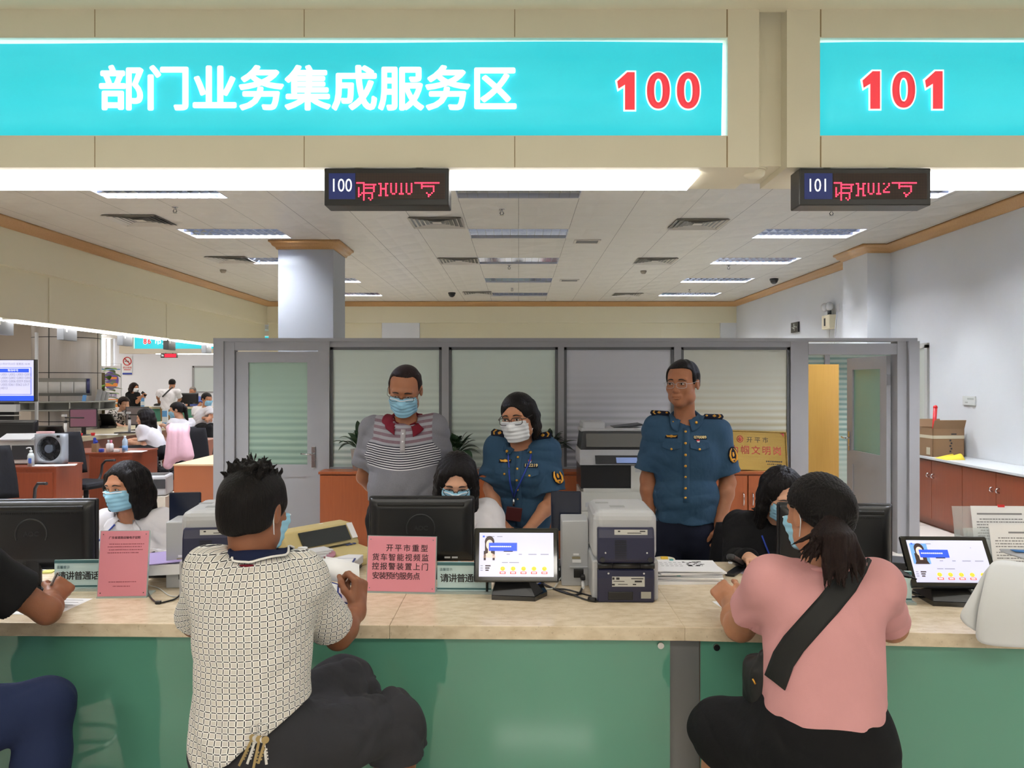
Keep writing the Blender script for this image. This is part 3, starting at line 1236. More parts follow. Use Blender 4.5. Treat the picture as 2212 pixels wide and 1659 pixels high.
g.color(g.mix(g.math('MULTIPLY', ln, g.math('SUBTRACT', 1.0, gap)), cell, (34, 34, 40)))
g.bump(g.noise(g.scale(g.coord(), (1, 1, 0.7)), 10, 3), 0.2, 0.03)
CHECK = g.m
# striped polo
g = NG('striped_polo', 0.85, 0, 0.2)
a = g.n('Attribute')
a.attribute_name = 'uvw'
X, Y, Z = g.xyz(a.outputs['Vector'])
base = g.mix(g.noise(g.coord(), 420, 1), (112, 112, 120), (142, 142, 150))
broad = g.mix(g.line(g.math('ADD', Y, 10), 0.032, 0.016), (158, 158, 166), g.mix(g.noise(g.coord(), 150, 2), (116, 92, 104), (138, 118, 126)))
thin = g.mix(g.line(g.math('ADD', Y, 10), 0.0125, 0.005), (72, 72, 82), (226, 226, 230))
z1 = g.mix(g.math('GREATER_THAN', Y, 1.25), thin, broad)
z2 = g.mix(g.math('GREATER_THAN', Y, 1.125), base, z1)
g.color(g.mix(g.math('GREATER_THAN', Z, 0.5), z2, base))
g.bump(g.noise(g.scale(g.coord(), (1, 1, 0.6)), 9, 3), 0.25, 0.03)
POLO = g.m
# speckled black and white dress
g = NG('speckled_cloth', 0.8)
g.color(g.mix(g.math('GREATER_THAN', g.noise(g.coord(), 34, 1), 0.5), (28, 26, 28), (206, 202, 200)))
SPECK = g.m
g = NG('grey_speckle', 0.8)
g.color(g.mix(g.math('GREATER_THAN', g.noise(g.coord(), 40, 1), 0.52), (58, 55, 58), (150, 146, 144)))
SPECKG = g.m
g = NG('plaid_cloth', 0.85)
X, Y, Z = g.xyz(g.coord())
g.color(g.mix(g.math('MAXIMUM', g.line(g.math('ADD', X, 40), 0.05, 0.012), g.line(g.math('ADD', Z, 40), 0.05, 0.012)), (24, 24, 26), (212, 212, 210)))
PLAID = g.m


# ------------------------------------------------------------------ people: anatomy
class Head:
    def __init__(s, c, yaw=0, pitch=0, roll=0, size=1.0):
        s.c, s.B, s.s = V3(c), ydir(yaw, pitch, roll), size

    def p(s, x, y, z):
        return s.c + s.B @ (V3((x, y, z)) * s.s)

    def d(s, x, y, z):
        return s.B @ V3((x, y, z))

    def e(s, F, c, r, k=0.015, mode='u', g=0.0):
        return F.ell(s.p(*c), V3(r) * s.s + g, s.B, k * s.s, mode)

    def face(s, F, g=0.0, full=True):
        s.e(F, (0, 0.012, 0.035), (0.077, 0.094, 0.083), 0.02, g=g)
        s.e(F, (0, -0.024, -0.035), (0.064, 0.066, 0.082), 0.03, g=g)
        s.e(F, (0, -0.060, -0.094), (0.028, 0.024, 0.022), 0.025, g=g)
        for q in (-1, 1):
            s.e(F, (q * 0.043, -0.056, -0.022), (0.022, 0.026, 0.022), 0.02, g=g)
            s.e(F, (q * 0.048, -0.01, -0.072), (0.018, 0.034, 0.022), 0.025, g=g)
        if not full:
            return
        s.e(F, (0, -0.076, 0.026), (0.05, 0.016, 0.013), 0.02)
        for q in (-1, 1):
            s.e(F, (q * 0.031, -0.095, 0.004), (0.017, 0.012, 0.010), 0.012, 's')
            s.e(F, (q * 0.031, -0.074, 0.004), (0.0155, 0.012, 0.0095), 0.006)
            s.e(F, (q * 0.011, -0.094, -0.034), (0.0088, 0.010, 0.007), 0.006)
            # ear: rim, lobe and hollow
            s.e(F, (q * 0.079, 0.012, -0.002), (0.0085, 0.019, 0.031), 0.008)
            s.e(F, (q * 0.088, 0.008, 0.0), (0.006, 0.010, 0.017), 0.005, 's')
        F.cone(s.p(0, -0.086, 0.006), s.p(0, -0.104, -0.03), 0.0075 * s.s, 0.0108 * s.s, 0.012)
        s.e(F, (0, -0.086, -0.058), (0.026, 0.012, 0.012), 0.012)
        s.e(F, (0, -0.0945, -0.0605), (0.020, 0.006, 0.0042), 0.004)
        s.e(F, (0, -0.093, -0.0705), (0.017, 0.006, 0.005), 0.004)
        s.e(F, (0, -0.102, -0.0655), (0.021, 0.006, 0.0012), 0.003, 's')
        for q in (-1, 1):
            s.e(F, (q * 0.021, -0.094, -0.0675), (0.004, 0.006, 0.003), 0.004, 's')

    def eyes(s, F, parent, openn=1.0, look=0.0):
        loc = Vector(parent.location)
        f = s.d(0, 1, 0)
        for q in (-1, 1):
            p, n = F.hit(s.p(q * 0.031, -0.16, 0.004), f)
            p = p - loc
            Mx = Matrix(s.B.tolist()).to_4x4()
            b = MB()
            b.mi = 0
            b.ball(p, (0.0135 * s.s, 0.005 * s.s, 0.0052 * openn * s.s), T=Mx)
            b.mi = 1
            b.ball(p + Vector(s.d(look * 0.004, -0.0028, 0)), (0.0056 * s.s, 0.0034 * s.s, 0.0052 * openn * s.s), T=Mx)
            lid = [Vector(s.d(t * 0.0145, -0.004 + 0.004 * t * t, 0.0052 * openn * (1 - t * t))) + p for t in np.linspace(-1, 1, 9)]
            b.tube(lid, 0.0014 * s.s, 6)
            b.build('eye', [EYEW, EYED], parent)
            pts = []
            for t in np.linspace(0, 1, 7):
                h, n = F.hit(s.p(q * (0.014 + 0.036 * t), -0.16, 0.0245 + 0.004 * math.sin(PI * t) - 0.006 * t * t), f)
                pts.append(h - loc)
            MB().tube(pts, [0.0022, 0.0034, 0.0034, 0.003, 0.0026, 0.002, 0.001], 6).build('eyebrow', BROWM, parent)

    def mask(s, parent, m=None, edge=None, vox=0.0024, loops=True, low=0.0):
        F = Field()
        s.face(F, 0.0095, False)
        F.cone(s.p(0, -0.088, 0.0), s.p(0, -0.108, -0.034), 0.013, 0.019, 0.03)
        s.e(F, (0, -0.08, -0.07), (0.034, 0.022, 0.034), 0.03)
        F.box(s.p(0, -0.080, -0.057 + low), V3((0.067, 0.052, 0.052)) * s.s, 0.012, s.B, 0.004, 'i')
        F.disp = lambda P: 0.0011 * np.sin(((P - s.c) @ s.B)[..., 2] * 2 * PI / 0.021)
        F.amp = 0.002
        o = F.mesh('mask', vox, m or MASKB, parent)
        loc = Vector(parent.location)
        if loops:
            for q in (-1, 1):
                a, b = Vector(s.p(q * 0.063, -0.028, -0.018 + low)) - loc, Vector(s.p(q * 0.058, -0.022, -0.095 + low)) - loc
                e1, e2 = Vector(s.p(q * 0.081, 0.018, 0.026)) - loc, Vector(s.p(q * 0.083, 0.033, -0.005)) - loc
                e3 = Vector(s.p(q * 0.079, 0.022, -0.035)) - loc
                MB().tube([a, e1, e2, e3, b], 0.0016 * s.s, 6, 2).build('ear_loop', MASKW, o)
            pts = []
            for t in np.linspace(-1, 1, 15):
                h, n = F.hit(s.p(t * 0.0615, -0.2, -0.0085 + low), s.d(0, 1, 0))
                pts.append(h - loc)
            MB().tube(pts, 0.0026 * s.s, 6).build('mask_edge', edge or MASKW, o)
        return o

    def glasses(s, parent, m=None, w=0.024, h=0.017, round_=False, half=False, r=0.0014, drop=0.0, ym=-0.103):
        loc = Vector(parent.location)
        m = m or BLACK
        b = MB()
        cz = -0.002 + drop
        for q in (-1, 1):
            pts = []
            N = 20
            for i in range(N + 1):
                t = 2 * PI * i / N
                if half and not (0 <= t <= PI + 0.01):
                    pass
                e = 1.0 if round_ else 0.55
                cx, sz = math.cos(t), math.sin(t)
                xx = math.copysign(abs(cx) ** e, cx) * w
                zz = math.copysign(abs(sz) ** e, sz) * h
                pts.append(Vector(s.p(q * 0.033 + xx, ym + 0.006 * (abs(q * 0.033 + xx) / 0.055) ** 2, cz + zz)) - loc)
            b.tube(pts, r, 6)
            b.tube([Vector(s.p(*v)) - loc for v in ((q * (0.033 + w), ym + 0.006, cz + h * 0.5), (q * 0.074, -0.075, cz + h * 0.5), (q * 0.083, -0.02, 0.012), (q * 0.084, 0.015, 0.012))], r, 6)
        b.tube([Vector(s.p(*v)) - loc for v in ((-0.033 + w, ym, cz + h * 0.2), (0, ym - 0.003, cz + h * 0.45), (0.033 - w, ym, cz + h * 0.2))], r, 6)
        o = b.build('glasses', m, parent)
        for q in (-1, 1):
            l = MB()
            l.ball(Vector(s.p(q * 0.033, ym + 0.002, cz)) - loc, (w * 0.95, 0.0008, h * 0.93), 14, Matrix(s.B.tolist()).to_4x4())
            l.build('lens', LENS, o)
        return o

    def cap(s, F, g, z=0.035, front=-0.002, k=0.02):
        """hair shell over the skull"""
        s.e(F, (0, 0.016, z), (0.077 + g, 0.094 + g, 0.083 + g), k)
        s.e(F, (0, 0.045, -0.02), (0.066 + g, 0.062 + g, 0.062 + g), k)
        return F

    def cut(s, F, o, n, k=0.01):
        return F.plane(s.p(*o), s.d(*n), k)

    def lock(s, F, pts, r0, r1, k=0.012):
        P = [s.p(*q) for q in pts]
        n = len(P) - 1
        for i in range(n):
            F.cone(P[i], P[i + 1], (r0 + (r1 - r0) * i / n), (r0 + (r1 - r0) * (i + 1) / n), k)


def hair_short(h, parent, g=0.011, vox=0.004, m=None, line=(-0.082, 0.066), nape=-0.055, seed=1, tuft=0, burn=-0.012, wide=0.068):
    """cropped hair: skull shell with a rounded hairline, temples, free ears and a nape line"""
    F = Field()
    h.cap(F, g)
    y0, z0 = line
    F.box(h.p(0, y0 - 0.018, (z0 - 0.16) / 2), V3((wide, 0.075, (z0 + 0.16) / 2)) * h.s, 0.028, h.B, 0.012, 's')
    h.cut(F, (0, -0.05, burn + 0.016), tuple(V3((0, -(burn - nape), -0.15))), 0.01)
    for q in (-1, 1):
        h.e(F, (q * 0.088, 0.004, -0.012), (0.026, 0.024, 0.034), 0.008, 's')
    rg = np.random.RandomState(seed)
    for _ in range(tuft):
        a = V3((rg.uniform(-0.05, 0.05), rg.uniform(-0.04, 0.07), 0))
        a[2] = 0.035 + 0.083 * math.sqrt(max(0.05, 1 - (a[0] / 0.08) ** 2 - ((a[1] - 0.016) / 0.1) ** 2))
        n = unit((a[0], a[1] - 0.016, a[2] - 0.02))
        d = rg.normal(size=3) * 0.4
        h.lock(F, [a, a + (n + d * 0.4) * (g + 0.006), a + (n + d) * (g + rg.uniform(0.008, 0.02))], 0.006, 0.0012, 0.006)
    W = rg.normal(size=(3, 3)) * 60
    F.disp = lambda P: 0.0014 * np.sin(P @ W[0] * 1.2 + 2 * np.sin(P @ W[1] * 0.4))
    F.amp = 0.003
    return F.mesh('hair', vox, m or HAIR, parent)


def hair_tied(h, parent, seed=1, vox=0.004, g=0.009, m=None):
    """hair combed back behind the ears with a low knot and one loose side"""
    F = Field()
    h.cap(F, g)
    h.e(F, (0.004, -0.11, -0.03), (0.066, 0.082, 0.105), 0.012, 's')
    h.cut(F, (0, -0.05, -0.03), (0, -0.05, -0.15), 0.012)
    for y in (0.01, 0.035, 0.06):
        h.lock(F, [(0.068, y - 0.02, 0.06), (0.079, y, 0.0), (0.078, y + 0.01, -0.06), (0.066, y + 0.02, -0.115)], 0.017, 0.010, 0.02)
    F.ell(h.p(0.0, 0.115, -0.03), (0.035, 0.03, 0.035), h.B, 0.02)
    h.e(F, (0.016, -0.02, 0.14), (0.002, 0.08, 0.022), 0.004, 's')
    ang = lambda P: np.arctan2(*np.moveaxis((((P - h.c) @ h.B)[..., :2]), -1, 0))
    F.disp = lambda P: 0.001 * np.sin(ang(P) * 48)
    F.amp = 0.003
    return F.mesh('hair', vox, m or HAIR, parent)


def hair_long(h, parent, length=0.2, vox=0.005, m=None, g=0.013, sides=(1, 1), part=0.0, back=True, seed=2, window=(0.062, 0.07), flare=0.02, fwd=0.0):
    """long parted hair: skull cap with a face opening and hanging locks"""
    F = Field()
    h.cap(F, g)
    for q in (-1, 1):
        if not sides[0 if q < 0 else 1]:
            continue
        L = length * (sides[0] if q < 0 else sides[1])
        for y, x in ((-0.035 + fwd, 0.076), (-0.01 + fwd, 0.082), (0.02, 0.082), (0.05, 0.072)):
            h.lock(F, [(q * x * 0.85, y, 0.06), (q * (x + 0.004), y, 0.0), (q * (x + flare * 0.5), y, -0.06), (q * (x + flare), y + 0.005, -0.06 - L * 0.5), (q * (x + flare * 0.7), y + 0.0, -0.06 - L)], 0.020, 0.013, 0.02)
    if back:
        for x in (-0.045, -0.015, 0.015, 0.045):
            h.lock(F, [(x, 0.085, 0.03), (x * 1.2, 0.1, -0.06), (x * 1.3, 0.098, -0.06 - length)], 0.03, 0.02, 0.03)
    # face opening, pointed at the parting
    wx, wz = window
    h.e(F, (part * 0.3, -0.105, -0.01), (wx, 0.065, wz + 0.015), 0.012, 's')
    h.e(F, (0, -0.09, -0.085), (wx * 0.96, 0.075, 0.085), 0.01, 's')
    h.e(F, (part, -0.03, 0.14), (0.002, 0.09, 0.02), 0.004, 's')
    rg = np.random.RandomState(seed)
    W = rg.normal(size=(3, 3))
    ang = lambda P: np.arctan2(*np.moveaxis((((P - h.c) @ h.B)[..., :2]), -1, 0))
    F.disp = lambda P: 0.0012 * np.sin(ang(P) * 52 + 0.5 * np.sin(P[..., 2] * 9)) + 0.0014 * np.sin(ang(P) * 17 + P[..., 2] * 4)
    F.amp = 0.004
    return F.mesh('hair', vox, m or HAIR, parent)


def hand(F, w, d, n, lat, s=1.0, curl=(20, 35, 25), spread=0.0, thumb=0.3, per=(0, 5, 10, 15), k=0.005):
    """palm, four jointed fingers and a thumb; d along the fingers, n out of the palm, lat towards the thumb"""
    w, d = V3(w), unit(d)
    n = unit(V3(n) - d * (V3(n) @ d))
    lt = np.cross(d, n)
    lt = lt if lt @ V3(lat) > 0 else -lt
    B = np.stack([lt, d, n], 1)
    F.box(w + d * 0.05 * s, V3((0.037, 0.048, 0.0125)) * s, 0.012 * s, B, 0.012)
    F.cone(w - d * 0.012 * s, w + d * 0.03 * s, 0.024 * s, 0.02 * s, 0.02)
    F.ell(w + (d * 0.035 + lt * 0.022 + n * 0.006) * s, V3((0.017, 0.032, 0.014)) * s, B, 0.012)
    for i, (L, r) in enumerate(((0.042, 0.0088), (0.046, 0.009), (0.043, 0.0086), (0.034, 0.0076))):
        p = w + (d * (0.093 - 0.004 * (i - 1.2) ** 2) + lt * (0.0285 - 0.0192 * i)) * s
        a = 0.0
        sp = lt * (1.5 - i) * spread
        for j, f in enumerate((1.0, 0.64, 0.5)):
            a += R(curl[j] + per[i] * (0.6 if j else 1))
            q = p + unit(d * math.cos(a) + n * math.sin(a) + sp) * L * f * s
            F.cone(p, q, r * s * (1 - 0.1 * j), r * s * (0.92 - 0.1 * j), k)
            p = q
    p = w + (d * 0.028 + lt * 0.03 + n * 0.004) * s
    for L, v, r in ((0.038, lt * (0.75 - thumb * 0.5) + d * 0.65 + n * (0.15 + thumb * 0.5), 0.0115), (0.032, lt * (0.3 - thumb * 0.6) + d * 0.85 + n * (0.2 + thumb * 0.6), 0.0102), (0.024, lt * (0.1 - thumb * 0.7) + d * 0.85 + n * (0.25 + thumb * 0.7), 0.0088)):
        q = p + unit(v) * L * s
        F.cone(p, q, r * s, r * s * 0.92, k + 0.002)
        p = q


class Pose:
    """joints in the world; x = the side that lies to the right when the person faces the camera"""
    def __init__(s, pel, chest, neck, head, sh, el, wr, kn, an, yaw=0.0, w=1.0, t=1.0):
        s.pel, s.chest, s.neck, s.h = V3(pel), V3(chest), V3(neck), head
        s.sh, s.el, s.wr, s.kn, s.an = ([None if q is None else V3(q) for q in v] for v in (sh, el, wr, kn, an))
        s.w, s.t = w, t
        up = unit(s.chest - s.pel)
        x = V3((math.cos(R(yaw)), math.sin(R(yaw)), 0))
        x = unit(x - up * (x @ up))
        s.up, s.x = up, x
        s.f = np.cross(x, up) * -1          # y axis (backwards)
        s.f = np.cross(up, x)
        s.B = np.stack([x, s.f, up], 1)     # local: x right, y backwards, z up
        hw = 0.085 * w
        s.hip = [s.pel - x * hw - up * 0.03, s.pel + x * hw - up * 0.03]

    def torso(s, F, g=0.0, k=0.05, belly=0.0, bust=0.0, flare=0.0):
        L = np.linalg.norm(s.chest - s.pel)
        w, t = s.w, s.t
        F.ell(s.pel, (0.165 * w + g + flare, 0.115 * t + g + flare, 0.13 + g), s.B, k)
        F.ell(s.pel + s.up * L * 0.42 - s.f * 0.01, (0.148 * w + g + flare * 0.5, 0.102 * t + g + belly, 0.16 + g), s.B, k)
        F.ell(s.chest - s.up * 0.04, (0.165 * w + g, 0.112 * t + g, 0.15 + g), s.B, k)
        if belly:
            F.ell(s.pel + s.up * L * 0.35 - s.f * 0.05, (0.13 * w + g, 0.07 + belly, 0.13), s.B, k)
        if bust:
            for q in (-1, 1):
                F.ell(s.chest - s.up * 0.02 - s.f * 0.09 + s.x * q * 0.07, (0.05 + g * 0.5, 0.03 + bust, 0.055), s.B, 0.04)
        top = s.neck - s.up * 0.075
        for i in (0, 1):
            F.cone(top, s.sh[i], 0.056 + g * 0.8, 0.05 + g, k)
            F.cone(s.neck - s.up * 0.045, s.sh[i] * 0.65 + s.neck * 0.35 - s.up * 0.022, 0.040 + g * 0.5, 0.034 + g, 0.03)

    def arms(s, F, r=1.0, which=(0, 1)):
        for i in which:
            if s.el[i] is None:
                continue
            F.cone(s.sh[i], s.el[i], 0.05 * r, 0.041 * r, 0.03)
            m = s.el[i] * 0.72 + s.wr[i] * 0.28
            F.cone(s.el[i], m, 0.041 * r, 0.043 * r, 0.02)
            F.cone(m, s.wr[i], 0.043 * r, 0.027 * r, 0.02)

    def legs(s, F, g=0.0, k=0.03, feet=True):
        for i in (0, 1):
            F.cone(s.hip[i], s.kn[i], 0.088 + g, 0.058 + g, k)
            m = s.kn[i] * 0.7 + s.an[i] * 0.3
            F.cone(s.kn[i], m, 0.056 + g, 0.057 + g, k)
            F.cone(m, s.an[i], 0.057 + g, 0.037 + g, k)
            if feet:
                f = unit(s.kn[i] - s.hip[i])
                f = unit(V3((-s.f[0], -s.f[1], 0)))
                F.cone(s.an[i] + V3((0, 0, -0.045)), s.an[i] + f * 0.15 + V3((0, 0, -0.06)), 0.04, 0.032, 0.03)

    def headneck(s, F):
        F.cone(s.neck - s.up * 0.04, s.h.p(0, 0.022, -0.05), 0.058, 0.055, 0.03)
        s.h.face(F)

    def sleeve(s, F, i, t, r0, r1, k=0.03, hollow=True, tilt=None):
        e = s.sh[i] + (s.el[i] - s.sh[i]) * t
        F.capped(s.sh[i], e, r0, r1, k, tilt)
        if hollow:
            d = unit(s.el[i] - s.sh[i])
            F.cone(e - d * 0.012, e + d * 0.1, r1 - 0.013, r1 - 0.010, 0.004, 's')

    def long_sleeve(s, F, i, r=0.055, rw=0.042, t=1.0):
        F.cone(s.sh[i], s.el[i], r, r * 0.9, 0.03)
        F.capped(s.el[i], s.el[i] + (s.wr[i] - s.el[i]) * t, r * 0.9, rw, 0.02)

    def neckhole(s, F, r=0.064):
        F.cone(s.neck - s.up * 0.045 - s.f * 0.008, s.h.p(0, 0.01, -0.03), r, r, 0.006, 's')


def collar(P, parent, m, F=None, r=0.066, drop=0.055, rise=0.034, flare=0.03, gap=0.10, lean=0.018, name='collar', edge=None, width=1.0):
    """folded shirt collar that stands round the neck and ends in two points"""
    loc = V3(parent.location)
    a = unit(V3(P.h.p(0, 0.02, -0.06)) - P.neck)
    up = unit(P.up * 0.5 + a * 0.5)
    x = unit(P.x - up * (P.x @ up))
    f = np.cross(up, x)
    n_leaf = 6
    rows = [[] for _ in range(3 + n_leaf)]
    for t in np.linspace(-1, 1, 41):
        ph = t * PI * (1 - gap)
        dr = f * math.cos(ph) + x * math.sin(ph)
        fr = (1 - math.cos(ph)) / 2
        tip = max(0, (abs(t) - 0.72) / 0.28)
        zt = rise * (1 - fr * 0.75) - lean * fr
        c = P.neck
        rows[0].append(c + up * (zt - rise * 1.1) + dr * (r - 0.002))
        rows[1].append(c + up * zt + dr * r)
        top = c + up * (zt + 0.001) + dr * (r + 0.006)
        rows[2].append(top)
        low = c + up * (zt - rise * 0.9 - (drop - rise) * fr - drop * 0.4 * tip) + dr * (r + 0.012 + flare * (0.35 + 0.65 * fr))
        for k in range(n_leaf):
            q = (k + 1) / n_leaf
            rows[3 + k].append(top * (1 - q) + low * q + dr * 0.006 * math.sin(PI * q))
    if F is not None:
        for k, rw in enumerate(rows):
            if k < 2:
                continue
            tgt = 0.004 + 0.0008 * k
            for it in range(8):
                A = np.array(rw)
                v = F.ev(A)
                e = 0.004
                G = np.stack([F.ev(A + e * q) - F.ev(A - e * q) for q in np.eye(3)], 1)
                G /= np.linalg.norm(G, axis=1)[:, None] + 1e-9
                A = A + G * np.clip(tgt - v, 0, 0.02)[:, None]
                rw[:] = list(A)
    o = MB().grid([[Vector(p - loc) for p in rw] for rw in rows]).build(name, m, parent, thick=0.003)
    if edge:
        MB().tube([Vector(p - loc) for p in rows[-1]], 0.003, 6).build('collar_edge', edge, o)
    return o


def stick(F, parent, o, d, name, m, build, lift=0.002, upv=(0, 0, 1)):
    """put a small flat part on the cloth: build(MB) draws it in a frame whose z points out of the cloth"""
    p, n = F.hit(o, d)
    u = Vector(upv)
    y = (u - n * u.dot(n)).normalized()
    x = y.cross(n)
    M = Matrix((x, y, n)).transposed().to_4x4()
    M.translation = p - Vector(parent.location) + n * lift
    if build is None:
        return M
    b = MB(M)
    build(b)
    return b.build(name, m, parent)


def strip(F, P, parent, name, m, o, vs, u0=0.0, w=0.034, th=0.002, lift=0.003):
    """a band of cloth that follows the front of the garment"""
    L = V3(parent.location)
    rows = []
    for v in vs:
        row = []
        for u in (-w / 2, 0, w / 2):
            p, n = F.hit(V3(o) + P.x * (u0 + u) + P.up * v - P.f * 0.35, P.f)
            row.append(Vector(V3(p) - L - P.f * lift))
        rows.append(row)
    return MB().grid(rows).build(name, m, parent, thick=th)


def person(label, pel, group=None):
    return root('person', label, 'person', (pel[0], pel[1], 0), 0, group)
# ------------------------------------------------------------------ people behind the counter
def offs(p, x=0, y=0, z=0):
    return Vector(p) + Vector((x, y, z))


def standing(pel, spread=0.1, fwd=0.02):
    p = Vector(pel)
    return ([p + Vector((-spread, -fwd, -0.42)), p + Vector((spread, -fwd, -0.42))],
            [(p.x - spread * 1.1, p.y + 0.03, 0.09), (p.x + spread * 1.1, p.y + 0.03, 0.09)])


def trousers(P, root_, m, name='trousers', g=0.016, vox=0.008, top=0.08):
    F = Field()
    P.torso(F, g * 0.8)
    F.plane(P.pel + P.up * top, P.up)
    P.legs(F, g, feet=False)
    for i in (0, 1):
        F.capped(P.kn[i], P.an[i] + V3((0, 0, -0.03)), 0.066 + g, 0.055 + g, 0.03)
    F.disp, F.amp = wrinkle(0.006, 8, 3), 0.006
    return F.mesh(name, vox, m, root_)


def shoes(P, root_):
    for i in (0, 1):
        F = Field()
        f = unit(V3((-P.f[0], -P.f[1], 0)))
        a = V3(P.an[i])
        F.cone((a[0], a[1], 0.05), a + f * 0.16 - V3((0, 0, a[2] - 0.042)), 0.048, 0.042, 0.03)
        F.plane((0, 0, 0.004), (0, 0, -1), 0.004)
        F.mesh('shoe', 0.008, BLACK, root_)


def uniform_bits(P, F, r, num, sc=1.0, tagz=0.0, lanyard=False, tilt=1):
    """buttons, pockets, number tag, wing badge, pin and arm patch of the blue uniform shirt"""
    back = P.f
    up, x = P.up, P.x
    o0 = P.chest - back * 0.35

    def spot(u, v):
        return o0 + x * u * sc + up * v * sc
    for v in (0.095, 0.035, -0.025, -0.085, -0.145, -0.205, -0.255):
        stick(F, r, spot(0.0, v), back, 'button', GOLD, lambda b: b.ball((0, 0, 0.001), (0.0075 * sc, 0.0075 * sc, 0.004)), 0.002)
    strip(F, P, r, 'placket', UNIFORM, P.chest, np.linspace(0.115, -0.28, 16), 0.004, 0.036 * sc)
    for q in (-1, 1):
        u = q * 0.072
        o = stick(F, r, spot(u, 0.022), back, 'pocket_flap', UNIFORM, lambda b: b.poly([(-0.05, 0.018, 0), (0.05, 0.018, 0), (0.05, -0.012, 0), (0, -0.028, 0), (-0.05, -0.012, 0)], (0, 0, 0.004)), 0.0015)
        stick(F, r, spot(u, 0.004), back, 'button', GOLD, lambda b: b.ball((0, 0, 0.004), (0.007 * sc, 0.007 * sc, 0.004)), 0.003)
    # wing badge on the wearer's right breast
    o = stick(F, r, spot(-0.074, 0.068), back, 'wing_badge', UNIFORM_D, lambda b: b.box((0, 0, 0), (0.068, 0.022, 0.003), bev=0.008), 0.003)
    stick(F, r, spot(-0.074, 0.068), back, 'wing', GOLD, lambda b: (b.poly([(-0.031, 0.006, 0), (-0.012, 0.004, 0), (0, 0.009, 0), (0.012, 0.004, 0), (0.031, 0.006, 0), (0.022, -0.006, 0), (0.008, -0.006, 0), (0, -0.009, 0), (-0.008, -0.006, 0), (-0.022, -0.006, 0)], (0, 0, 0.002)), b.ball((0, 0, 0.002), (0.007, 0.007, 0.002))), 0.0045)
    # number tag
    o = stick(F, r, spot(0.076, 0.064 + tagz), back, 'number_tag', UNIFORM_D, lambda b: b.box((0, 0, 0), (0.072, 0.021, 0.003)), 0.003)
    M = stick(F, r, spot(0.076, 0.064 + tagz), back, '', None, None, 0.0052)
    text(num, 0.0235, mat('tag_figure', (228, 206, 150), 0.5), o, M, 0.0006, 0.0003, 'lettering', 'CENTER')
    # pin: red field over a white shield
    pz = 0.044 if not lanyard else 0.083
    pn = stick(F, r, spot(0.066, pz + tagz), back, 'pin', WHITEP, lambda b: b.poly([(-0.008, 0.003, 0), (0.008, 0.003, 0), (0.006, -0.005, 0), (0, -0.009, 0), (-0.006, -0.005, 0)], (0, 0, 0.002)), 0.003)
    stick(F, r, spot(0.066, pz + tagz), back, 'pin_field', RED, lambda b: b.box((0, 0.006, 0), (0.0165, 0.008, 0.003)), 0.0035)['label'] = 'red field of the pin'
    # shoulder boards
    for i in (0, 1):
        s_, n_ = P.sh[i], P.neck
        pa, _ = F.hit(n_ * 0.34 + s_ * 0.66 + up * 0.16 - back * 0.012, -up)
        pb, _ = F.hit(n_ * -0.14 + s_ * 1.14 + up * 0.16 - back * 0.012, -up)
        zx = pb - pa
        M = frame((pa + pb) / 2 - Vector(r.location) + Vector(up) * 0.007, zx, Vector(up - back * 0.55)) @ Matrix.Diagonal((0.86, 0.92, 1, 1))
        b = MB(M)
        b.poly([(-0.058, -0.021, 0), (0.05, -0.026, 0), (0.06, 0.0, 0), (0.05, 0.026, 0), (-0.058, 0.021, 0), (-0.066, 0, 0)], (0, 0, 0.006))
        ob = b.build('shoulder_board', UNIFORM_D, r)
        b = MB(M)
        b.ball((-0.045, 0, 0.007), (0.008, 0.008, 0.004))
        b.ball((0.003, 0, 0.007), (0.012, 0.010, 0.002))
        b.box((0.003, 0, 0.0075), (0.007, 0.024, 0.003))
        b.poly([(0.026, -0.02, 0.006), (0.036, -0.02, 0.006), (0.046, 0, 0.006), (0.036, 0.02, 0.006), (0.026, 0.02, 0.006), (0.036, 0, 0.006)], (0, 0, 0.002))
        b.build('insignia', GOLD, ob)
    # arm patch on the wearer's left sleeve
    d = unit(back * 0.75 - x * 0.75)
    c = P.sh[1] * 0.56 + P.el[1] * 0.44
    src = c - d * 0.3
    o = stick(F, r, src, d, 'arm_patch', UNIFORM_D, lambda b: b.rings([[(0.036 * math.cos(t) * k, (0.048 if math.sin(t) > 0 else 0.042) * math.sin(t) * k, z) for t in np.linspace(0, 2 * PI, 25)[:-1]] for z, k in ((0, 1), (0.004, 1))]), 0.0015)

    def emblem(b):
        for q in (-1, 1):
            b.tube([(q * 0.006, -0.034, 0), (q * 0.022, -0.022, 0), (q * 0.027, 0.0, 0), (q * 0.02, 0.024, 0), (q * 0.008, 0.038, 0)], [0.004, 0.007, 0.006, 0.004, 0.002], 6)
        b.ball((0, 0.004, 0), (0.008, 0.012, 0.002))
        b.box((0, -0.02, 0), (0.02, 0.008, 0.002))
        b.box((0, 0.016, 0), (0.014, 0.003, 0.002))
        for k in range(5):
            b.box((-0.014 + k * 0.007, -0.033 - 0.002 * (2 - abs(2 - k)), 0), (0.004, 0.004, 0.002))
    stick(F, r, src, d, 'emblem', mat('emblem_yellow', (226, 160, 40), 0.5), emblem, 0.006)


def uniform_shirt(P, r, hem, seed, bust=0.0, belly=0.0):
    F = Field()
    for i in (0, 1):
        P.sleeve(F, i, 0.80, 0.066, 0.080)
    P.torso(F, 0.02, belly=belly, bust=bust)
    F.plane(hem, -P.up * 1.0)
    P.neckhole(F)
    F.disp, F.amp = wrinkle(0.006, 8, seed, (1, 1, 1.3)), 0.007
    F.mesh('uniform_shirt', 0.005, UNIFORM, r)
    return F


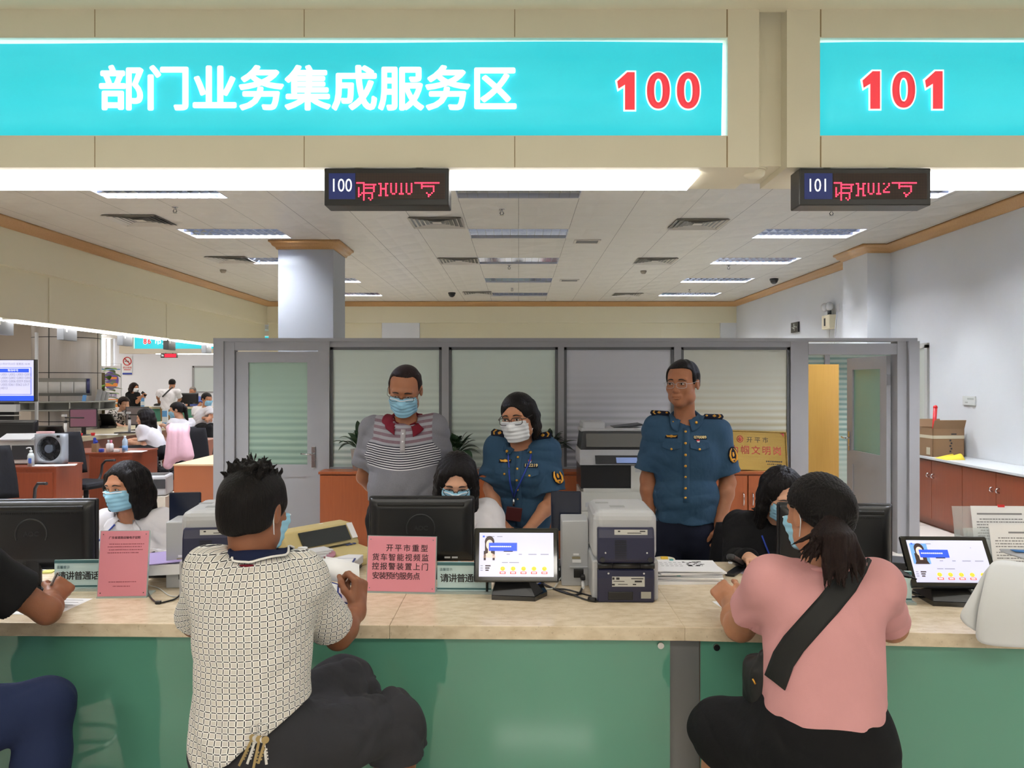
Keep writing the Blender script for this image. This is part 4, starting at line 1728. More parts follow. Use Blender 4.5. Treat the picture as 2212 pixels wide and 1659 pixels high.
def collar_pins(P, r):
    for q in (-1, 1):
        p = P.neck + P.x * q * 0.062 - P.f * 0.082 + P.up * -0.028
        MB().ball(Vector(p) - Vector(r.location), 0.0085, 10).build('collar_pin', GOLD, r)


# ---- standing man in blue uniform
Y = 4.4
pel = at(1481, 1150, Y)
kn, an = standing(pel)
H = Head(at(1474, 829, Y - 0.03), -32, 3, 0, 1.05)
P = Pose(pel, at(1481, 968, Y), at(1479, 900, Y + 0.02), H, (at(1419, 928, Y + 0.03), at(1549, 934, Y - 0.02)),
         (at(1400, 1035, Y + 0.06), at(1572, 1042, Y)), (at(1404, 1122, Y + 0.02), at(1555, 1132, Y - 0.1)), kn, an, -12, 1.06, 1.08)
r = person('standing man with glasses and no mask in blue uniform shirt numbered 070089', pel)
B_ = Field()
P.torso(B_)
P.arms(B_, 1.04)
P.legs(B_)
P.headneck(B_)
hand(B_, P.wr[0], (0.02, 0, -1), (0.9, 0.3, 0), (0, -1, 0), 1.0, (45, 60, 40))
hand(B_, P.wr[1], (-0.08, -0.12, -1), (-0.8, 0.5, 0), (-0.4, -1, 0), 1.02, (50, 70, 45), thumb=0.6)
B_.mesh('body', 0.0036, SKIN_T, r)
H.eyes(B_, r, 0.8, -0.6)
hair_short(H, r, 0.010, line=(-0.078, 0.080), nape=-0.045, seed=3)
H.glasses(r, SILVER, 0.026, 0.015, half=True, r=0.0011)
trousers(P, r, UNIFORM_D)
shoes(P, r)
F = uniform_shirt(P, r, at(1481, 1124, Y), 11)
collar(P, r, UNIFORM, F, gap=0.1, flare=0.036, drop=0.05)
uniform_bits(P, F, r, '070089')
collar_pins(P, r)

# ---- standing man in striped polo
Y = 4.35
pel = at(872, 1110, Y)
kn, an = standing(pel)
H = Head(at(875, 843, Y - 0.09), -3, 24, 3, 1.07)
P = Pose(pel, at(873, 960, Y), at(876, 905, Y + 0.0), H, (at(806, 928, Y + 0.04), at(938, 922, Y + 0.02)),
         (at(787, 1030, Y + 0.14), at(953, 1015, Y + 0.14)), (at(845, 1085, Y + 0.22), at(905, 1085, Y + 0.22)), kn, an, 2, 1.1, 1.08)
r = person('standing man with glasses and blue mask in grey striped polo shirt, hands behind back', pel)
B_ = Field()
P.torso(B_)
P.arms(B_, 1.02)
P.legs(B_)
P.headneck(B_)
hand(B_, P.wr[0], (1, 0.2, -0.4), (0, 1, 0), (0, 0, 1), 1.0, (20, 25, 20))
hand(B_, P.wr[1], (-1, 0.1, -0.4), (0, 1, 0), (0, 0, 1), 1.0, (30, 35, 20))
B_.mesh('body', 0.0038, SKIN_T, r)
H.eyes(B_, r, 0.45)
H.mask(r)
hair_short(H, r, 0.006, line=(-0.07, 0.088), nape=-0.04, seed=4, m=HAIRB)
H.glasses(r, DARK, 0.026, 0.014, r=0.0012)
trousers(P, r, BLACKC, top=0.1)
shoes(P, r)
F = Field()
for i in (0, 1):
    P.sleeve(F, i, 0.72, 0.066, 0.078)
P.torso(F, 0.022, belly=0.028)
F.plane(at(872, 1072, Y), (0.05, 0, -1))
P.neckhole(F)
F.disp, F.amp = wrinkle(0.006, 7, 21, (1, 1, 1.3)), 0.007
sh = [P.sh, P.el]


def polo_attr(V):
    d = np.min([np.linalg.norm(np.cross(V - P.sh[i], unit(P.el[i] - P.sh[i])), axis=1) for i in (0, 1)], 0)
    out = np.abs((V - P.chest) @ P.x) > 0.158
    return np.stack([V[:, 0], V[:, 2] + 0.012 * np.cos((V[:, 0] - P.chest[0]) * 14), ((d < 0.115) & out).astype(float)], 1)


F.mesh('polo_shirt', 0.005, POLO, r, polo_attr)
collar(P, r, MAROON, F, gap=0.13, flare=0.04, drop=0.055)
strip(F, P, r, 'placket', mat('placket_grey', (170, 166, 170), 0.8), P.neck, np.linspace(-0.05, -0.17, 9), 0.0, 0.026)
for v in (-0.075, -0.115):
    stick(F, r, P.neck + P.up * v - P.f * 0.4, P.f, 'button', WHITEP, lambda b: b.ball((0, 0, 0.003), (0.005, 0.005, 0.002)), 0.002)

# ---- standing woman in blue uniform, leaning forward
Y = 4.25
pel = at(1128, 1185, Y + 0.1)
kn, an = standing(pel, 0.09)
H = Head(at(1119, 902, Y - 0.1), -22, 8, -4, 1.04)
P = Pose(pel, at(1126, 1010, Y), at(1126, 955, Y - 0.02), H, (at(1077, 967, Y + 0.03), at(1178, 975, Y - 0.02)),
         (at(1059, 1055, Y + 0.04), at(1192, 1082, Y - 0.04)), (at(1082, 1130, Y - 0.12), at(1136, 1150, Y - 0.22)), kn, an, -10, 0.97, 1.0)
r = person('standing woman with glasses and white mask in blue uniform shirt numbered 132219', pel)
B_ = Field()
P.torso(B_)
P.arms(B_, 0.86)
P.legs(B_)
P.headneck(B_)
hand(B_, P.wr[0], (0.5, -0.5, -0.6), (0.2, 0, -1), (0.8, 0, 0.3), 0.92, (25, 30, 20))
hand(B_, P.wr[1], (-0.7, -0.4, -0.6), (0.0, 0.4, -1), (-0.2, -1, 0.3), 0.92, (25, 30, 20))
B_.mesh('body', 0.0036, SKIN_M, r)
H.eyes(B_, r, 1.0, -0.3)
H.mask(r, MASKW)
hair_tied(H, r, 5)
H.glasses(r, BLACK, 0.027, 0.017, r=0.0019)
trousers(P, r, UNIFORM_D)
shoes(P, r)
F = uniform_shirt(P, r, P.pel - P.up * 0.02, 13, bust=0.012)
collar(P, r, UNIFORM, F, r=0.070, gap=0.11, flare=0.020, drop=0.04)
uniform_bits(P, F, r, '132219', 0.92, -0.012, True)
collar_pins(P, r)
# lanyard with a maroon card case
pts = []
for u, v in ((-0.052, 0.1), (-0.05, 0.07), (-0.046, 0.04), (-0.04, 0.0), (-0.034, -0.04), (-0.028, -0.08), (-0.02, -0.12)):
    p, n = F.hit(P.chest + P.x * u + P.up * v - P.f * 0.4, P.f)
    pts.append(p + n * 0.007 - Vector(r.location))
p2 = []
for u, v in ((0.066, 0.1), (0.06, 0.07), (0.05, 0.04), (0.034, 0.0), (0.014, -0.04), (-0.004, -0.08), (-0.018, -0.12)):
    p, n = F.hit(P.chest + P.x * u + P.up * v - P.f * 0.4, P.f)
    p2.append(p + n * 0.007 - Vector(r.location))
LANY = mat('lanyard_blue', (30, 60, 160), 0.6)
lan = tag(MB().tube([p + Vector(r.location) for p in pts + p2[::-1]], 0.0042, 6).build('lanyard', LANY), 'blue lanyard with maroon card case round the neck of the uniformed woman', 'lanyard')
MB().tube([pts[-1] + Vector(r.location), pts[-1] + Vector(r.location) + Vector((0.0, -0.01, -0.045))], 0.006, 8).build('clip', CHROME, lan)
MB(Matrix.Translation(pts[-1] + Vector(r.location) + Vector((0.0, -0.02, -0.085))) @ rot(12, 8, 0)).box((0, 0, 0), (0.082, 0.008, 0.075), bev=0.003).build('card_case', mat('maroon_leather', (74, 26, 28), 0.5), lan)


# ---- the three seated clerks
def seated(pel, kx=0.1, fy=0.4):
    p = Vector(pel)
    return ([(p.x - kx, p.y - fy, p.z + 0.0), (p.x + kx, p.y - fy, p.z + 0.0)], [(p.x - kx, p.y - fy + 0.02, 0.09), (p.x + kx, p.y - fy + 0.02, 0.09)])


def office_chair(label, x, y, rz=0, h=0.47, m=None, step=0.058):
    m = m or CHAIRM
    o = root('office_chair', label, 'chair', (x, y, 0), rz)
    MB().box((0, 0, h - 0.04), (0.46, 0.44, 0.07), bev=0.03).build('seat', m, o)
    rows = []
    for k in range(9):
        z = h + 0.06 + k * step
        rows.append([((u - 0.5) * (0.44 - 0.10 * (k / 8) ** 2), 0.2 + 0.05 * k / 8 + 0.03 * (1 - (2 * u - 1) ** 2), z) for u in np.linspace(0, 1, 9)])
    MB().grid(rows).build('backrest', m, o, thick=0.03)
    MB().cyl((0, 0, 0.1), (0, 0, h - 0.07), 0.025).build('gas_column', DARK, o)
    MB().tube([(0, 0.12, h - 0.08), (0, 0.27, h - 0.06), (0, 0.26, h + 0.2)], 0.02).build('back_support', DARK, o)
    b = MB()
    for k in range(5):
        t = 2 * PI * k / 5 + 0.3
        b.tube([(0, 0, 0.1), (0.27 * math.cos(t), 0.27 * math.sin(t), 0.065)], [0.028, 0.016])
    b.build('star_base', DARK, o)
    for k in range(5):
        t = 2 * PI * k / 5 + 0.3
        c = Vector((0.27 * math.cos(t), 0.27 * math.sin(t), 0.028))
        MB().cyl(c + Vector((-0.02, 0, 0)), c + Vector((0.02, 0, 0)), 0.028).build('caster', BLACK, o)
    for q in (-1, 1):
        MB().tube([(q * 0.2, 0.05, h - 0.05), (q * 0.27, 0.05, h + 0.02), (q * 0.27, 0.03, h + 0.19), (q * 0.27, -0.14, h + 0.2)], 0.014, 8, 1).build('armrest', DARK, o)
    return o


CHAIRM = cloth('chair_mesh', (24, 24, 27))


def clerk(label, pel, chest, neck, H, sh, el, wr, yaw, shirt, sleeve, sk, w=0.9, hands=True, vox=0.0038, seed=1, bust=0.01, legs=True, hem=True, cw=True, sl=0.8, tr=None, neckr=0.064):
    kn, an = seated(pel)
    P = Pose(pel, chest, neck, H, sh, el, wr, kn, an, yaw, w, 0.95)
    r = person(label, pel)
    B_ = Field()
    P.torso(B_)
    P.arms(B_, 0.85)
    P.legs(B_)
    P.headneck(B_)
    if hands:
        for i in (0, 1):
            d = unit(P.wr[i] - P.el[i])
            hand(B_, P.wr[i], d + V3((0, 0, -0.15)), (0, 0, -1), P.x * (1 if i == 0 else -1), 0.9, (20, 30, 20))
    B_.mesh('body', vox, sk, r)
    F = Field()
    for i in (0, 1):
        if sleeve == 'long':
            P.long_sleeve(F, i, 0.062, 0.046)
        else:
            P.sleeve(F, i, sl, 0.062, 0.074)
    P.torso(F, 0.022, bust=bust)
    F.plane(P.pel - P.up * 0.06, -P.up)
    P.neckhole(F, neckr)
    F.disp, F.amp = wrinkle(0.006, 8, seed, (1, 1, 1.3)), 0.007
    F.mesh('shirt', max(vox, 0.005), shirt, r)
    trousers(P, r, tr or BLACKC, vox=max(0.009, vox))
    shoes(P, r)
    return P, B_, F, r


Y = 3.95
H = Head(at(271, 1050, Y - 0.06), -19, 8, -3, 0.96)
P, B_, F, r = clerk('seated clerk with black bob and blue mask in white shirt behind the portrait pink sign', at(290, 1275, Y + 0.08), at(292, 1165, Y + 0.02), at(287, 1108, Y), H,
                    (at(232, 1132, Y), at(350, 1132, Y)), (at(205, 1215, Y - 0.1), at(372, 1220, Y - 0.06)), (at(215, 1204, 3.55), at(320, 1206, 3.5)), 0, WSHIRT, 'long', SKIN_M, 0.98, seed=31)
H.eyes(B_, r, 0.75, -0.6)
H.mask(r)
hair_long(H, r, 0.085, sides=(0.6, 1.1), part=0.012, window=(0.066, 0.085), flare=0.004, g=0.010, seed=6)
collar(P, r, WSHIRT, F, r=0.072, gap=0.16, flare=0.05, drop=0.085, rise=0.03)
stick(F, r, P.neck - P.up * 0.075 - P.f * 0.4, P.f, 'undershirt', MAROON, lambda b: b.poly([(-0.03, 0.05, 0), (0.03, 0.05, 0), (0.0, -0.03, 0)], (0, 0, 0.003)), 0.002, tuple(P.up))
ps = []
for q in (-1, 1):
    pp = []
    for u, v in ((0.062, 0.10), (0.058, 0.07), (0.052, 0.04), (0.046, 0.01), (0.04, -0.02), (0.034, -0.04)):
        p, n = F.hit(P.chest + P.x * q * u + P.up * v - P.f * 0.4, P.f)
        pp.append(p + n * 0.007)
    ps.append(pp)
tag(MB().tube(ps[0] + ps[1][::-1], 0.0042, 6).build('lanyard', LANY), 'blue lanyard on the clerk behind the portrait pink sign', 'lanyard')
office_chair('black office chair of the clerk with the bob', at(290, 1275, Y).x, Y + 0.16, step=0.036)

Y = 3.9
H = Head(at(986, 1036, Y - 0.1), 2, 30, 2, 0.98)
P, B_, F, r = clerk('seated clerk with long black hair and round glasses looking down behind the middle monitor', at(995, 1270, Y + 0.08), at(994, 1160, Y), at(992, 1095, Y), H,
                    (at(935, 1115, Y), at(1052, 1112, Y)), (at(918, 1205, Y - 0.1), at(1078, 1200, Y - 0.1)), (at(955, 1206, 3.5), at(1030, 1206, 3.5)), 0, WSHIRT, 'short', SKIN_F, 0.95, seed=32)
H.eyes(B_, r, 0.4)
H.mask(r)
hair_long(H, r, 0.3, sides=(0.9, 1.05), part=0.006, window=(0.064, 0.085), flare=0.02, g=0.016, seed=8, fwd=-0.01)
H.glasses(r, BLACK, 0.025, 0.021, True, r=0.0017)
collar(P, r, WSHIRT, F, r=0.070, gap=0.14, flare=0.04)
office_chair('black office chair of the clerk behind the middle monitor', at(995, 1270, Y).x, Y + 0.16, step=0.036)

Y = 3.8
H = Head(at(1690, 1068, Y - 0.12), 4, 24, -4, 0.98)
P, B_, F, r = clerk('seated clerk with long hair and glasses in black jacket behind the stacked papers', at(1652, 1285, Y + 0.08), at(1655, 1175, Y), at(1672, 1115, Y), H,
                    (at(1598, 1138, Y + 0.03), at(1722, 1130, Y)), (at(1588, 1210, Y - 0.1), at(1745, 1210, Y - 0.1)), (at(1618, 1206, 3.42), at(1742, 1210, 3.4)), 8, BLACKC, 'long', SKIN_F, 1.0, seed=33)
H.eyes(B_, r, 0.4)
H.mask(r)
hair_long(H, r, 0.2, sides=(1.0, 0.9), part=0.014, window=(0.072, 0.09), flare=0.02, g=0.014, seed=9, fwd=0.012)
H.glasses(r, DARK, 0.026, 0.02, True, r=0.0012)
collar(P, r, BLACKC, F, r=0.070, gap=0.16, flare=0.04)
ps = []
for q in (-1, 1):
    pp = []
    for u, v in ((0.058, 0.09), (0.054, 0.06), (0.048, 0.03), (0.04, 0.0), (0.032, -0.03), (0.02, -0.06)):
        p, n = F.hit(P.chest + P.x * q * u + P.up * v - P.f * 0.4, P.f)
        pp.append(p + n * 0.007)
    ps.append(pp)
lan = tag(MB().tube(ps[0] + ps[1][::-1], 0.004, 6).build('lanyard', LANY), 'blue lanyard with white card on the clerk in the black jacket', 'lanyard')
c = (ps[0][-1] + ps[1][-1]) / 2
MB(Matrix.Translation(c + Vector((0.02, -0.012, -0.04))) @ rot(8, 0, 0)).box((0, 0, 0), (0.056, 0.002, 0.085), bev=0.0008).build('card', mat('card_cream', (226, 222, 205), 0.5), lan)
office_chair('black office chair of the clerk in the black jacket', at(1650, 1285, Y).x, Y + 0.08, R(-8), step=0.04)
# ------------------------------------------------------------------ customers in front of the counter
def stool(label, x, y, h=0.47):
    o = root('stool', label, 'stool', (x, y, 0))
    MB().lathe((0, 0, 0), [(0.0, h - 0.075), (0.17, h - 0.075), (0.185, h - 0.06), (0.19, h - 0.03), (0.18, h - 0.006), (0.15, h), (0.0, h + 0.002)]).build('seat', mat('black_vinyl', (24, 24, 26), 0.4), o)
    MB().cyl((0, 0, 0.02), (0, 0, h - 0.075), 0.03).build('column', CHROME, o)
    MB().lathe((0, 0, 0), [(0.0, 0.0), (0.2, 0.0), (0.2, 0.012), (0.06, 0.03), (0.0, 0.03)]).build('base', CHROME, o)
    b = MB()
    b.rings([[Vector((math.cos(t) * (0.15 + 0.01 * math.cos(u)), math.sin(t) * (0.15 + 0.01 * math.cos(u)), 0.2 + 0.01 * math.sin(u))) for u in np.linspace(0, 2 * PI, 9)[:-1]] for t in np.linspace(0, 2 * PI, 33)[:-1]], close=True)
    b.box((0, 0, 0.2), (0.3, 0.014, 0.014))
    b.build('footrest', CHROME, o)
    return o


# ---- man in the check shirt, seen from behind, legs turned to the right
Y = 2.1
pel = at(549, 1590, Y)
H = Head(at(551, 1104, Y + 0.02), 163, 8, 0, 0.93)
P = Pose(pel, at(546, 1330, Y), at(550, 1202, Y + 0.01), H, (at(647, 1250, Y + 0.03), at(460, 1240, Y - 0.02)),
         (at(731, 1374, 2.36), at(424, 1345, 2.32)), (at(772, 1318, 2.5), at(512, 1318, 2.66)),
         ((-0.37, 2.36, 0.575), (-0.54, 2.44, 0.645)), ((-0.37, 2.46, 0.14), (-0.36, 2.56, 0.30)), 176, 0.71, 0.95)
r = person('seated man in white check shirt and dark shorts reading a booklet at the counter', pel)
B_ = Field()
P.torso(B_)
P.arms(B_, 0.92)
P.legs(B_)
P.headneck(B_)
hand(B_, P.wr[0], (0.02, 0.35, 0.9), (-0.85, 0.35, -0.1), (-0.2, -1, 0.4), 0.98, (55, 75, 50), thumb=0.5)
hand(B_, P.wr[1], (0.75, 0.55, 0.15), (0.3, 0.2, -1), (0.4, 1, 0.3), 0.98, (35, 45, 30))
B_.mesh('body', 0.0036, SKIN_D, r)
H.mask(r)
hair_short(H, r, 0.013, vox=0.0036, line=(-0.09, 0.065), nape=-0.085, seed=7, tuft=130, burn=-0.03, wide=0.06)
F = Field()
P.sleeve(F, 0, 0.78, 0.058, 0.064)
P.sleeve(F, 1, 0.80, 0.060, 0.066)
P.torso(F, 0.016, flare=0.006)
for q, z in ((-0.06, 1.16), (0.06, 1.16)):
    F.ell(P.chest + P.up * 0.03 + P.x * q * 0.85 + P.f * 0.045, (0.075, 0.06, 0.12), P.B, 0.05)
F.cone(P.chest + P.up * 0.02 + P.x * 0.03, P.pel + P.f * 0.01 + P.x * 0.03, 0.10, 0.115, 0.06)
F.cone(P.chest + P.up * 0.02 - P.x * 0.03, P.pel + P.f * 0.01 - P.x * 0.03, 0.10, 0.115, 0.06)
F.plane(at(552, 1578, Y), (0.55, 0, -0.83), 0.0)
P.neckhole(F, 0.066)
F.disp, F.amp = wrinkle(0.005, 7, 41, (1, 1, 1.2)), 0.006


def check_attr(V):
    d = []
    uv = []
    for i in (0, 1):
        a, b = P.sh[i], P.el[i]
        ax = unit(b - a)
        q = V - a
        t = q @ ax
        rad = q - t[:, None] * ax
        e1 = unit(np.cross(ax, V3((0.2, 1, 0.1))))
        e2 = np.cross(ax, e1)
        ang = np.arctan2(rad @ e2, rad @ e1)
        inside = (t > 0.055) & (np.abs((V - P.chest) @ P.x) > 0.125)
        d.append(np.where(inside, np.linalg.norm(rad, axis=1), 9))
        uu = ang * 0.078
        uv.append(np.stack([uu * 0.68 - t * 0.39, t * 0.68 + uu * 0.39, np.zeros(len(V))], 1))
    q = (V - P.chest) @ P.B
    ang = np.arctan2(q[:, 0], q[:, 1] + 0.10)
    tor = np.stack([ang * 0.20, q[:, 2] + 0.03 * q[:, 0], np.zeros(len(V))], 1)
    out = tor
    for i in (0, 1):
        out = np.where((d[i] < 0.1)[:, None], uv[i], out)
    return out


F.mesh('check_shirt', 0.0045, CHECK, r, check_attr)
cl = collar(P, r, NAVYC, F, r=0.060, gap=0.12, flare=0.03, drop=0.04, rise=0.036, edge=mat('collar_white', (232, 230, 228), 0.8))
MB().tube([Vector(P.neck + P.f * math.cos(t) * 0.085 + P.x * math.sin(t) * 0.09 - P.up * (0.006 + 0.02 * (1 - math.cos(t)) / 2)) - Vector(r.location) for t in np.linspace(-2.2, 2.2, 25)], 0.0045, 8).build('collar_tape', MAROON, r)
# dark shorts
F = Field()
P.torso(F, 0.02)
F.plane(P.pel + P.up * 0.1, P.up)
for i in (0, 1):
    F.cone(P.hip[i] - P.up * 0.0, P.kn[i], 0.108, 0.082, 0.05)
    e = P.kn[i] + (P.an[i] - P.kn[i]) * (0.2 if i == 0 else 0.12)
    F.capped(P.kn[i], e, 0.082, 0.092, 0.03)
    d = unit(P.an[i] - P.kn[i])
    F.cone(e - d * 0.02, e + d * 0.1, 0.08, 0.084, 0.0, 's')
F.disp, F.amp = wrinkle(0.009, 9, 44), 0.009
F.mesh('shorts', 0.0048, CHAR, r)
for i in (0, 1):
    G = Field()
    a = P.an[i]
    G.cone(a - V3((0, 0, 0.05)), a + V3((0.06, 0.12, -0.07)), 0.05, 0.042, 0.03)
    G.mesh('shoe', 0.008, BLACK, r)
stool('black round stool under the man in the check shirt', pel.x + 0.01, Y + 0.0, 0.545)
# bunch of keys on his waistband
p = at(566, 1574, Y - 0.175)
o = root('key_ring', 'bunch of metal keys hanging on the dark shorts below the check shirt', 'keys', p)


def ring(c, R_, rr, ax=(1, 0, 0), az=(0, 0, 1)):
    M = frame(c, ax, az)
    return [M @ Vector((R_ * math.cos(t), 0, R_ * math.sin(t))) for t in np.linspace(0, 2 * PI, 25)]


MB().tube(ring((0, 0, 0), 0.014, 0), 0.0013, 6).build('ring', CHROME, o)
MB().tube(ring((-0.02, 0.004, -0.004), 0.011, 0), 0.0012, 6).build('ring', CHROME, o)
for k, (a, L) in enumerate(((28, 0.075), (20, 0.06), (12, 0.07), (-6, 0.055), (16, 0.05))):
    M = Matrix.Translation((-0.018 + 0.008 * k, -0.004 - 0.002 * k, -0.014)) @ rot(4, a, 8 * k - 10)
    b = MB(M)
    b.cyl((0, -0.001, -0.008), (0, 0.001, -0.008), 0.009, seg=14)
    b.box((0, 0, -0.016 - L / 2), (0.006, 0.002, L))
    for t in range(4):
        b.box((0.004, 0, -0.03 - L * 0.5 + t * 0.008), (0.004, 0.002, 0.004))
    b.build('key', CHROME if k % 2 else mat('brass_key', (170, 150, 110), 0.3, 1.0), o)

# ---- woman in pink, seen from behind
Y = 2.2
pel = at(1778, 1590, Y)
H = Head(at(1765, 1112, Y + 0.05), 197, 6, 0, 0.92)
P = Pose(pel, at(1780, 1340, Y), at(1778, 1218, Y + 0.01), H, (at(1890, 1268, Y - 0.01), at(1672, 1262, Y)),
         (at(1925, 1352, 2.36), at(1598, 1352, 2.42)), (at(1850, 1318, 2.72), at(1578, 1300, 2.69)),
         ((0.62, 2.56, 0.56), (0.60, 2.46, 0.535)), ((0.82, 2.5, 0.1), (0.60, 2.48, 0.1)), 180, 0.77, 0.95)
P.kn = [V3((0.90, 2.47, 0.56)), V3((0.60, 2.40, 0.535))]
P.an = [V3((0.90, 2.42, 0.1)), V3((0.655, 2.42, 0.1))]
r = person('seated woman with ponytail in pink shirt and black skirt at the counter', pel)
B_ = Field()
P.torso(B_)
P.arms(B_, 1.08)
P.legs(B_)
P.headneck(B_)
hand(B_, P.wr[0], (-0.8, 0.6, 0.0), (0, 0, -1), (0, 1, 0.2), 0.95, (25, 35, 25))
hand(B_, P.wr[1], (-0.25, 0.85, 0.35), (0.6, 0.25, -0.7), (0.8, 0.2, 0.5), 0.95, (45, 60, 40))
B_.mesh('body', 0.0036, SKIN_M, r)
H.mask(r)
# drawn-back hair with a ponytail
F = Field()
H.cap(F, 0.013)
H.cut(F, (0, -0.078, 0.06), (0, -0.118, -0.186), 0.012)
for q in (-1, 1):
    H.e(F, (q * 0.090, -0.004, -0.012), (0.03, 0.032, 0.042), 0.008, 's')
ties = V3(at(1797, 1120, Y - 0.055))
F.cone(H.p(0.0, 0.09, 0.02), ties, 0.05, 0.024, 0.04)
F.disp = lambda p: 0.0012 * np.sin(np.arctan2((p - ties)[..., 0], (p - ties)[..., 2]) * 60) + 0.0006 * np.sin(np.arctan2((p - ties)[..., 0], (p - ties)[..., 2]) * 143)
F.amp = 0.003
F.mesh('hair', 0.0036, HAIR, r)
F = Field()
rg = np.random.RandomState(5)
for k in range(64):
    u = rg.uniform(-1, 1)
    if k < 44:
        ex, ey = 1815 + u * 38 + rg.normal() * 6, 1235 + rg.uniform(-25, 40)
        m1 = at(1808 + u * 30, 1160, Y - 0.10 - 0.03 * (1 - u * u))
    else:
        ex, ey = 1752 + rg.normal() * 24, 1196 + rg.uniform(-18, 28)
        m1 = at(1775 + u * 16, 1150, Y - 0.085)
    e = V3(at(ex, ey, Y - 0.115 + rg.uniform(-0.015, 0.01)))
    a = ties + V3((u * 0.012, rg.uniform(-0.01, 0.01), rg.uniform(-0.008, 0.008)))
    m2 = V3(m1) * 0.45 + e * 0.55 + V3((rg.normal() * 0.006, -0.006, 0.0))
    pts = [a, V3(m1), m2, e]
    rr = [0.013, 0.013, 0.008, 0.0016] if k < 44 else [0.009, 0.008, 0.005, 0.0014]
    for i in range(3):
        F.cone(pts[i], pts[i + 1], rr[i], rr[i + 1], 0.004)
F.mesh('ponytail', 0.003, HAIRB, r)
MB().tube(ring(Vector(ties) - Vector(r.location), 0.024, 0, (1, 0, 0), (0, -0.6, 0.8)), 0.006, 8).build('hair_tie', BLACKC, r)
F = Field()
P.sleeve(F, 0, 0.86, 0.066, 0.06)
P.sleeve(F, 1, 0.62, 0.066, 0.068)
P.torso(F, 0.018)
F.cone(P.chest + P.x * 0.04, P.pel + P.x * 0.045 + P.f * 0.01, 0.10, 0.115, 0.06)
F.cone(P.chest - P.x * 0.04, P.pel - P.x * 0.045 + P.f * 0.01, 0.10, 0.115, 0.06)
F.plane(at(1780, 1552, Y), (0.15, 0, -1), 0.0)
P.neckhole(F, 0.068)
w1, w2 = wrinkle(0.004, 8, 51, (0.6, 1, 1.6)), None


def pinkfold(p):
    q = (p - P.chest) @ P.B
    s = -q[..., 2] * 1.0 - q[..., 0] * 0.75
    low = np.clip((-q[..., 2] + 0.05) / 0.25, 0, 1)
    return w1(p) + 0.009 * low * np.sin(s * 62 + 2.2 * np.sin(q[..., 0] * 11 + 1)) * np.clip(np.sin(q[..., 0] * 6 + q[..., 2] * 14 + 0.6), 0, 1)


F.disp, F.amp = pinkfold, 0.014
SH = F
F.mesh('pink_shirt', 0.0042, PINK, r)
MB().tube([Vector(P.neck + P.f * math.cos(t) * 0.072 + P.x * math.sin(t) * 0.074 - P.up * (0.0 + 0.03 * (1 - math.cos(t)) / 2)) - Vector(r.location) for t in np.linspace(-2.2, 2.2, 25)], 0.006, 8).build('neckband', PINK, r)
F = Field()
P.torso(F, 0.026, flare=0.012)
F.plane(P.pel + P.up * 0.1, P.up)
for i in (0, 1):
    e = P.kn[i] + (P.hip[i] - P.kn[i]) * 0.05
    F.cone(P.hip[i] - P.up * 0.02, e, 0.125, 0.092, 0.09)
F.cone(P.pel - P.up * 0.03, (P.kn[0] + P.kn[1]) / 2 + V3((0, -0.08, 0)), 0.12, 0.085, 0.09)
F.cone(P.kn[1] * 0.96 + P.hip[1] * 0.04 + V3((0, 0, -0.0)), P.kn[1] * 0.75 + P.hip[1] * 0.25 + V3((0, 0, -0.07)), 0.07, 0.07, 0.06)
F.disp, F.amp = wrinkle(0.005, 8, 53), 0.006
F.mesh('skirt', 0.005, BLACKC, r)
for i in (0, 1):
    G = Field()
    a = P.an[i]
    G.cone(a - V3((0, 0, 0.05)), a + V3((0.0, 0.13, -0.065)), 0.045, 0.036, 0.03)
    G.mesh('shoe', 0.008, BLACK, r)
stool('black round stool under the woman in pink', pel.x + 0.01, Y - 0.02, 0.50)
# cross-body bag: broad strap over the back and pouch at her left side
rows = []
for px_, py_ in ((1862, 1196), (1850, 1222), (1826, 1262), (1790, 1306), (1752, 1348), (1716, 1390), (1694, 1424), (1684, 1452), (1676, 1474)):
    row = []
    for k in np.linspace(-1, 1, 7):
        w = 27
        p, n = SH.hit(at(px_ + k * w * 0.78, py_ + k * w * 0.62, 1.75), at(px_ + k * w * 0.78, py_ + k * w * 0.62, 1.75) - Vector((0, 0, EYE)), 0.9)
        p.y = min(p.y, 2.27)
        row.append(p + n * 0.0035)
    rows.append(row)
bag = tag(MB().grid(rows).build('shoulder_bag', mat('black_webbing', (16, 16, 17), 0.7), thick=0.004), 'black cross-body bag with broad strap on the back of the woman in pink', 'bag')
G = Field()
G.box(at(1640, 1478, 2.3), (0.035, 0.07, 0.075), 0.03, k=0.02)
G.cone(at(1655, 1420, 2.25), at(1640, 1480, 2.28), 0.025, 0.04, 0.03)
G.disp, G.amp = wrinkle(0.006, 16, 61), 0.006
G.mesh('pouch', 0.005, mat('black_nylon', (20, 20, 22), 0.6), bag)
MB().tube([at(1626, 1466, 2.23), at(1632, 1478, 2.225)], 0.003).build('zip_pull', GOLD, bag)
# bead bracelet
d = unit(V3((-0.25, 0.85, 0.35)))
u = unit(np.cross(d, (0, 0, 1)))
v = np.cross(d, u)
bc = P.wr[1] - d * 0.012
o = root('bracelet', 'bracelet of black and gold beads on the wrist of the woman in pink', 'bracelet', bc)
for nm, par, mm in (('black_beads', 0, BLACK), ('gold_beads', 1, GOLD)):
    b = MB()
    for k in range(22):
        if (k % 3 == 2) == bool(par):
            t = 2 * PI * k / 22
            b.ball(Vector((u * math.cos(t) + v * math.sin(t)) * 0.034), 0.0048, 8)
    b.build(nm[:-1], mm, o)

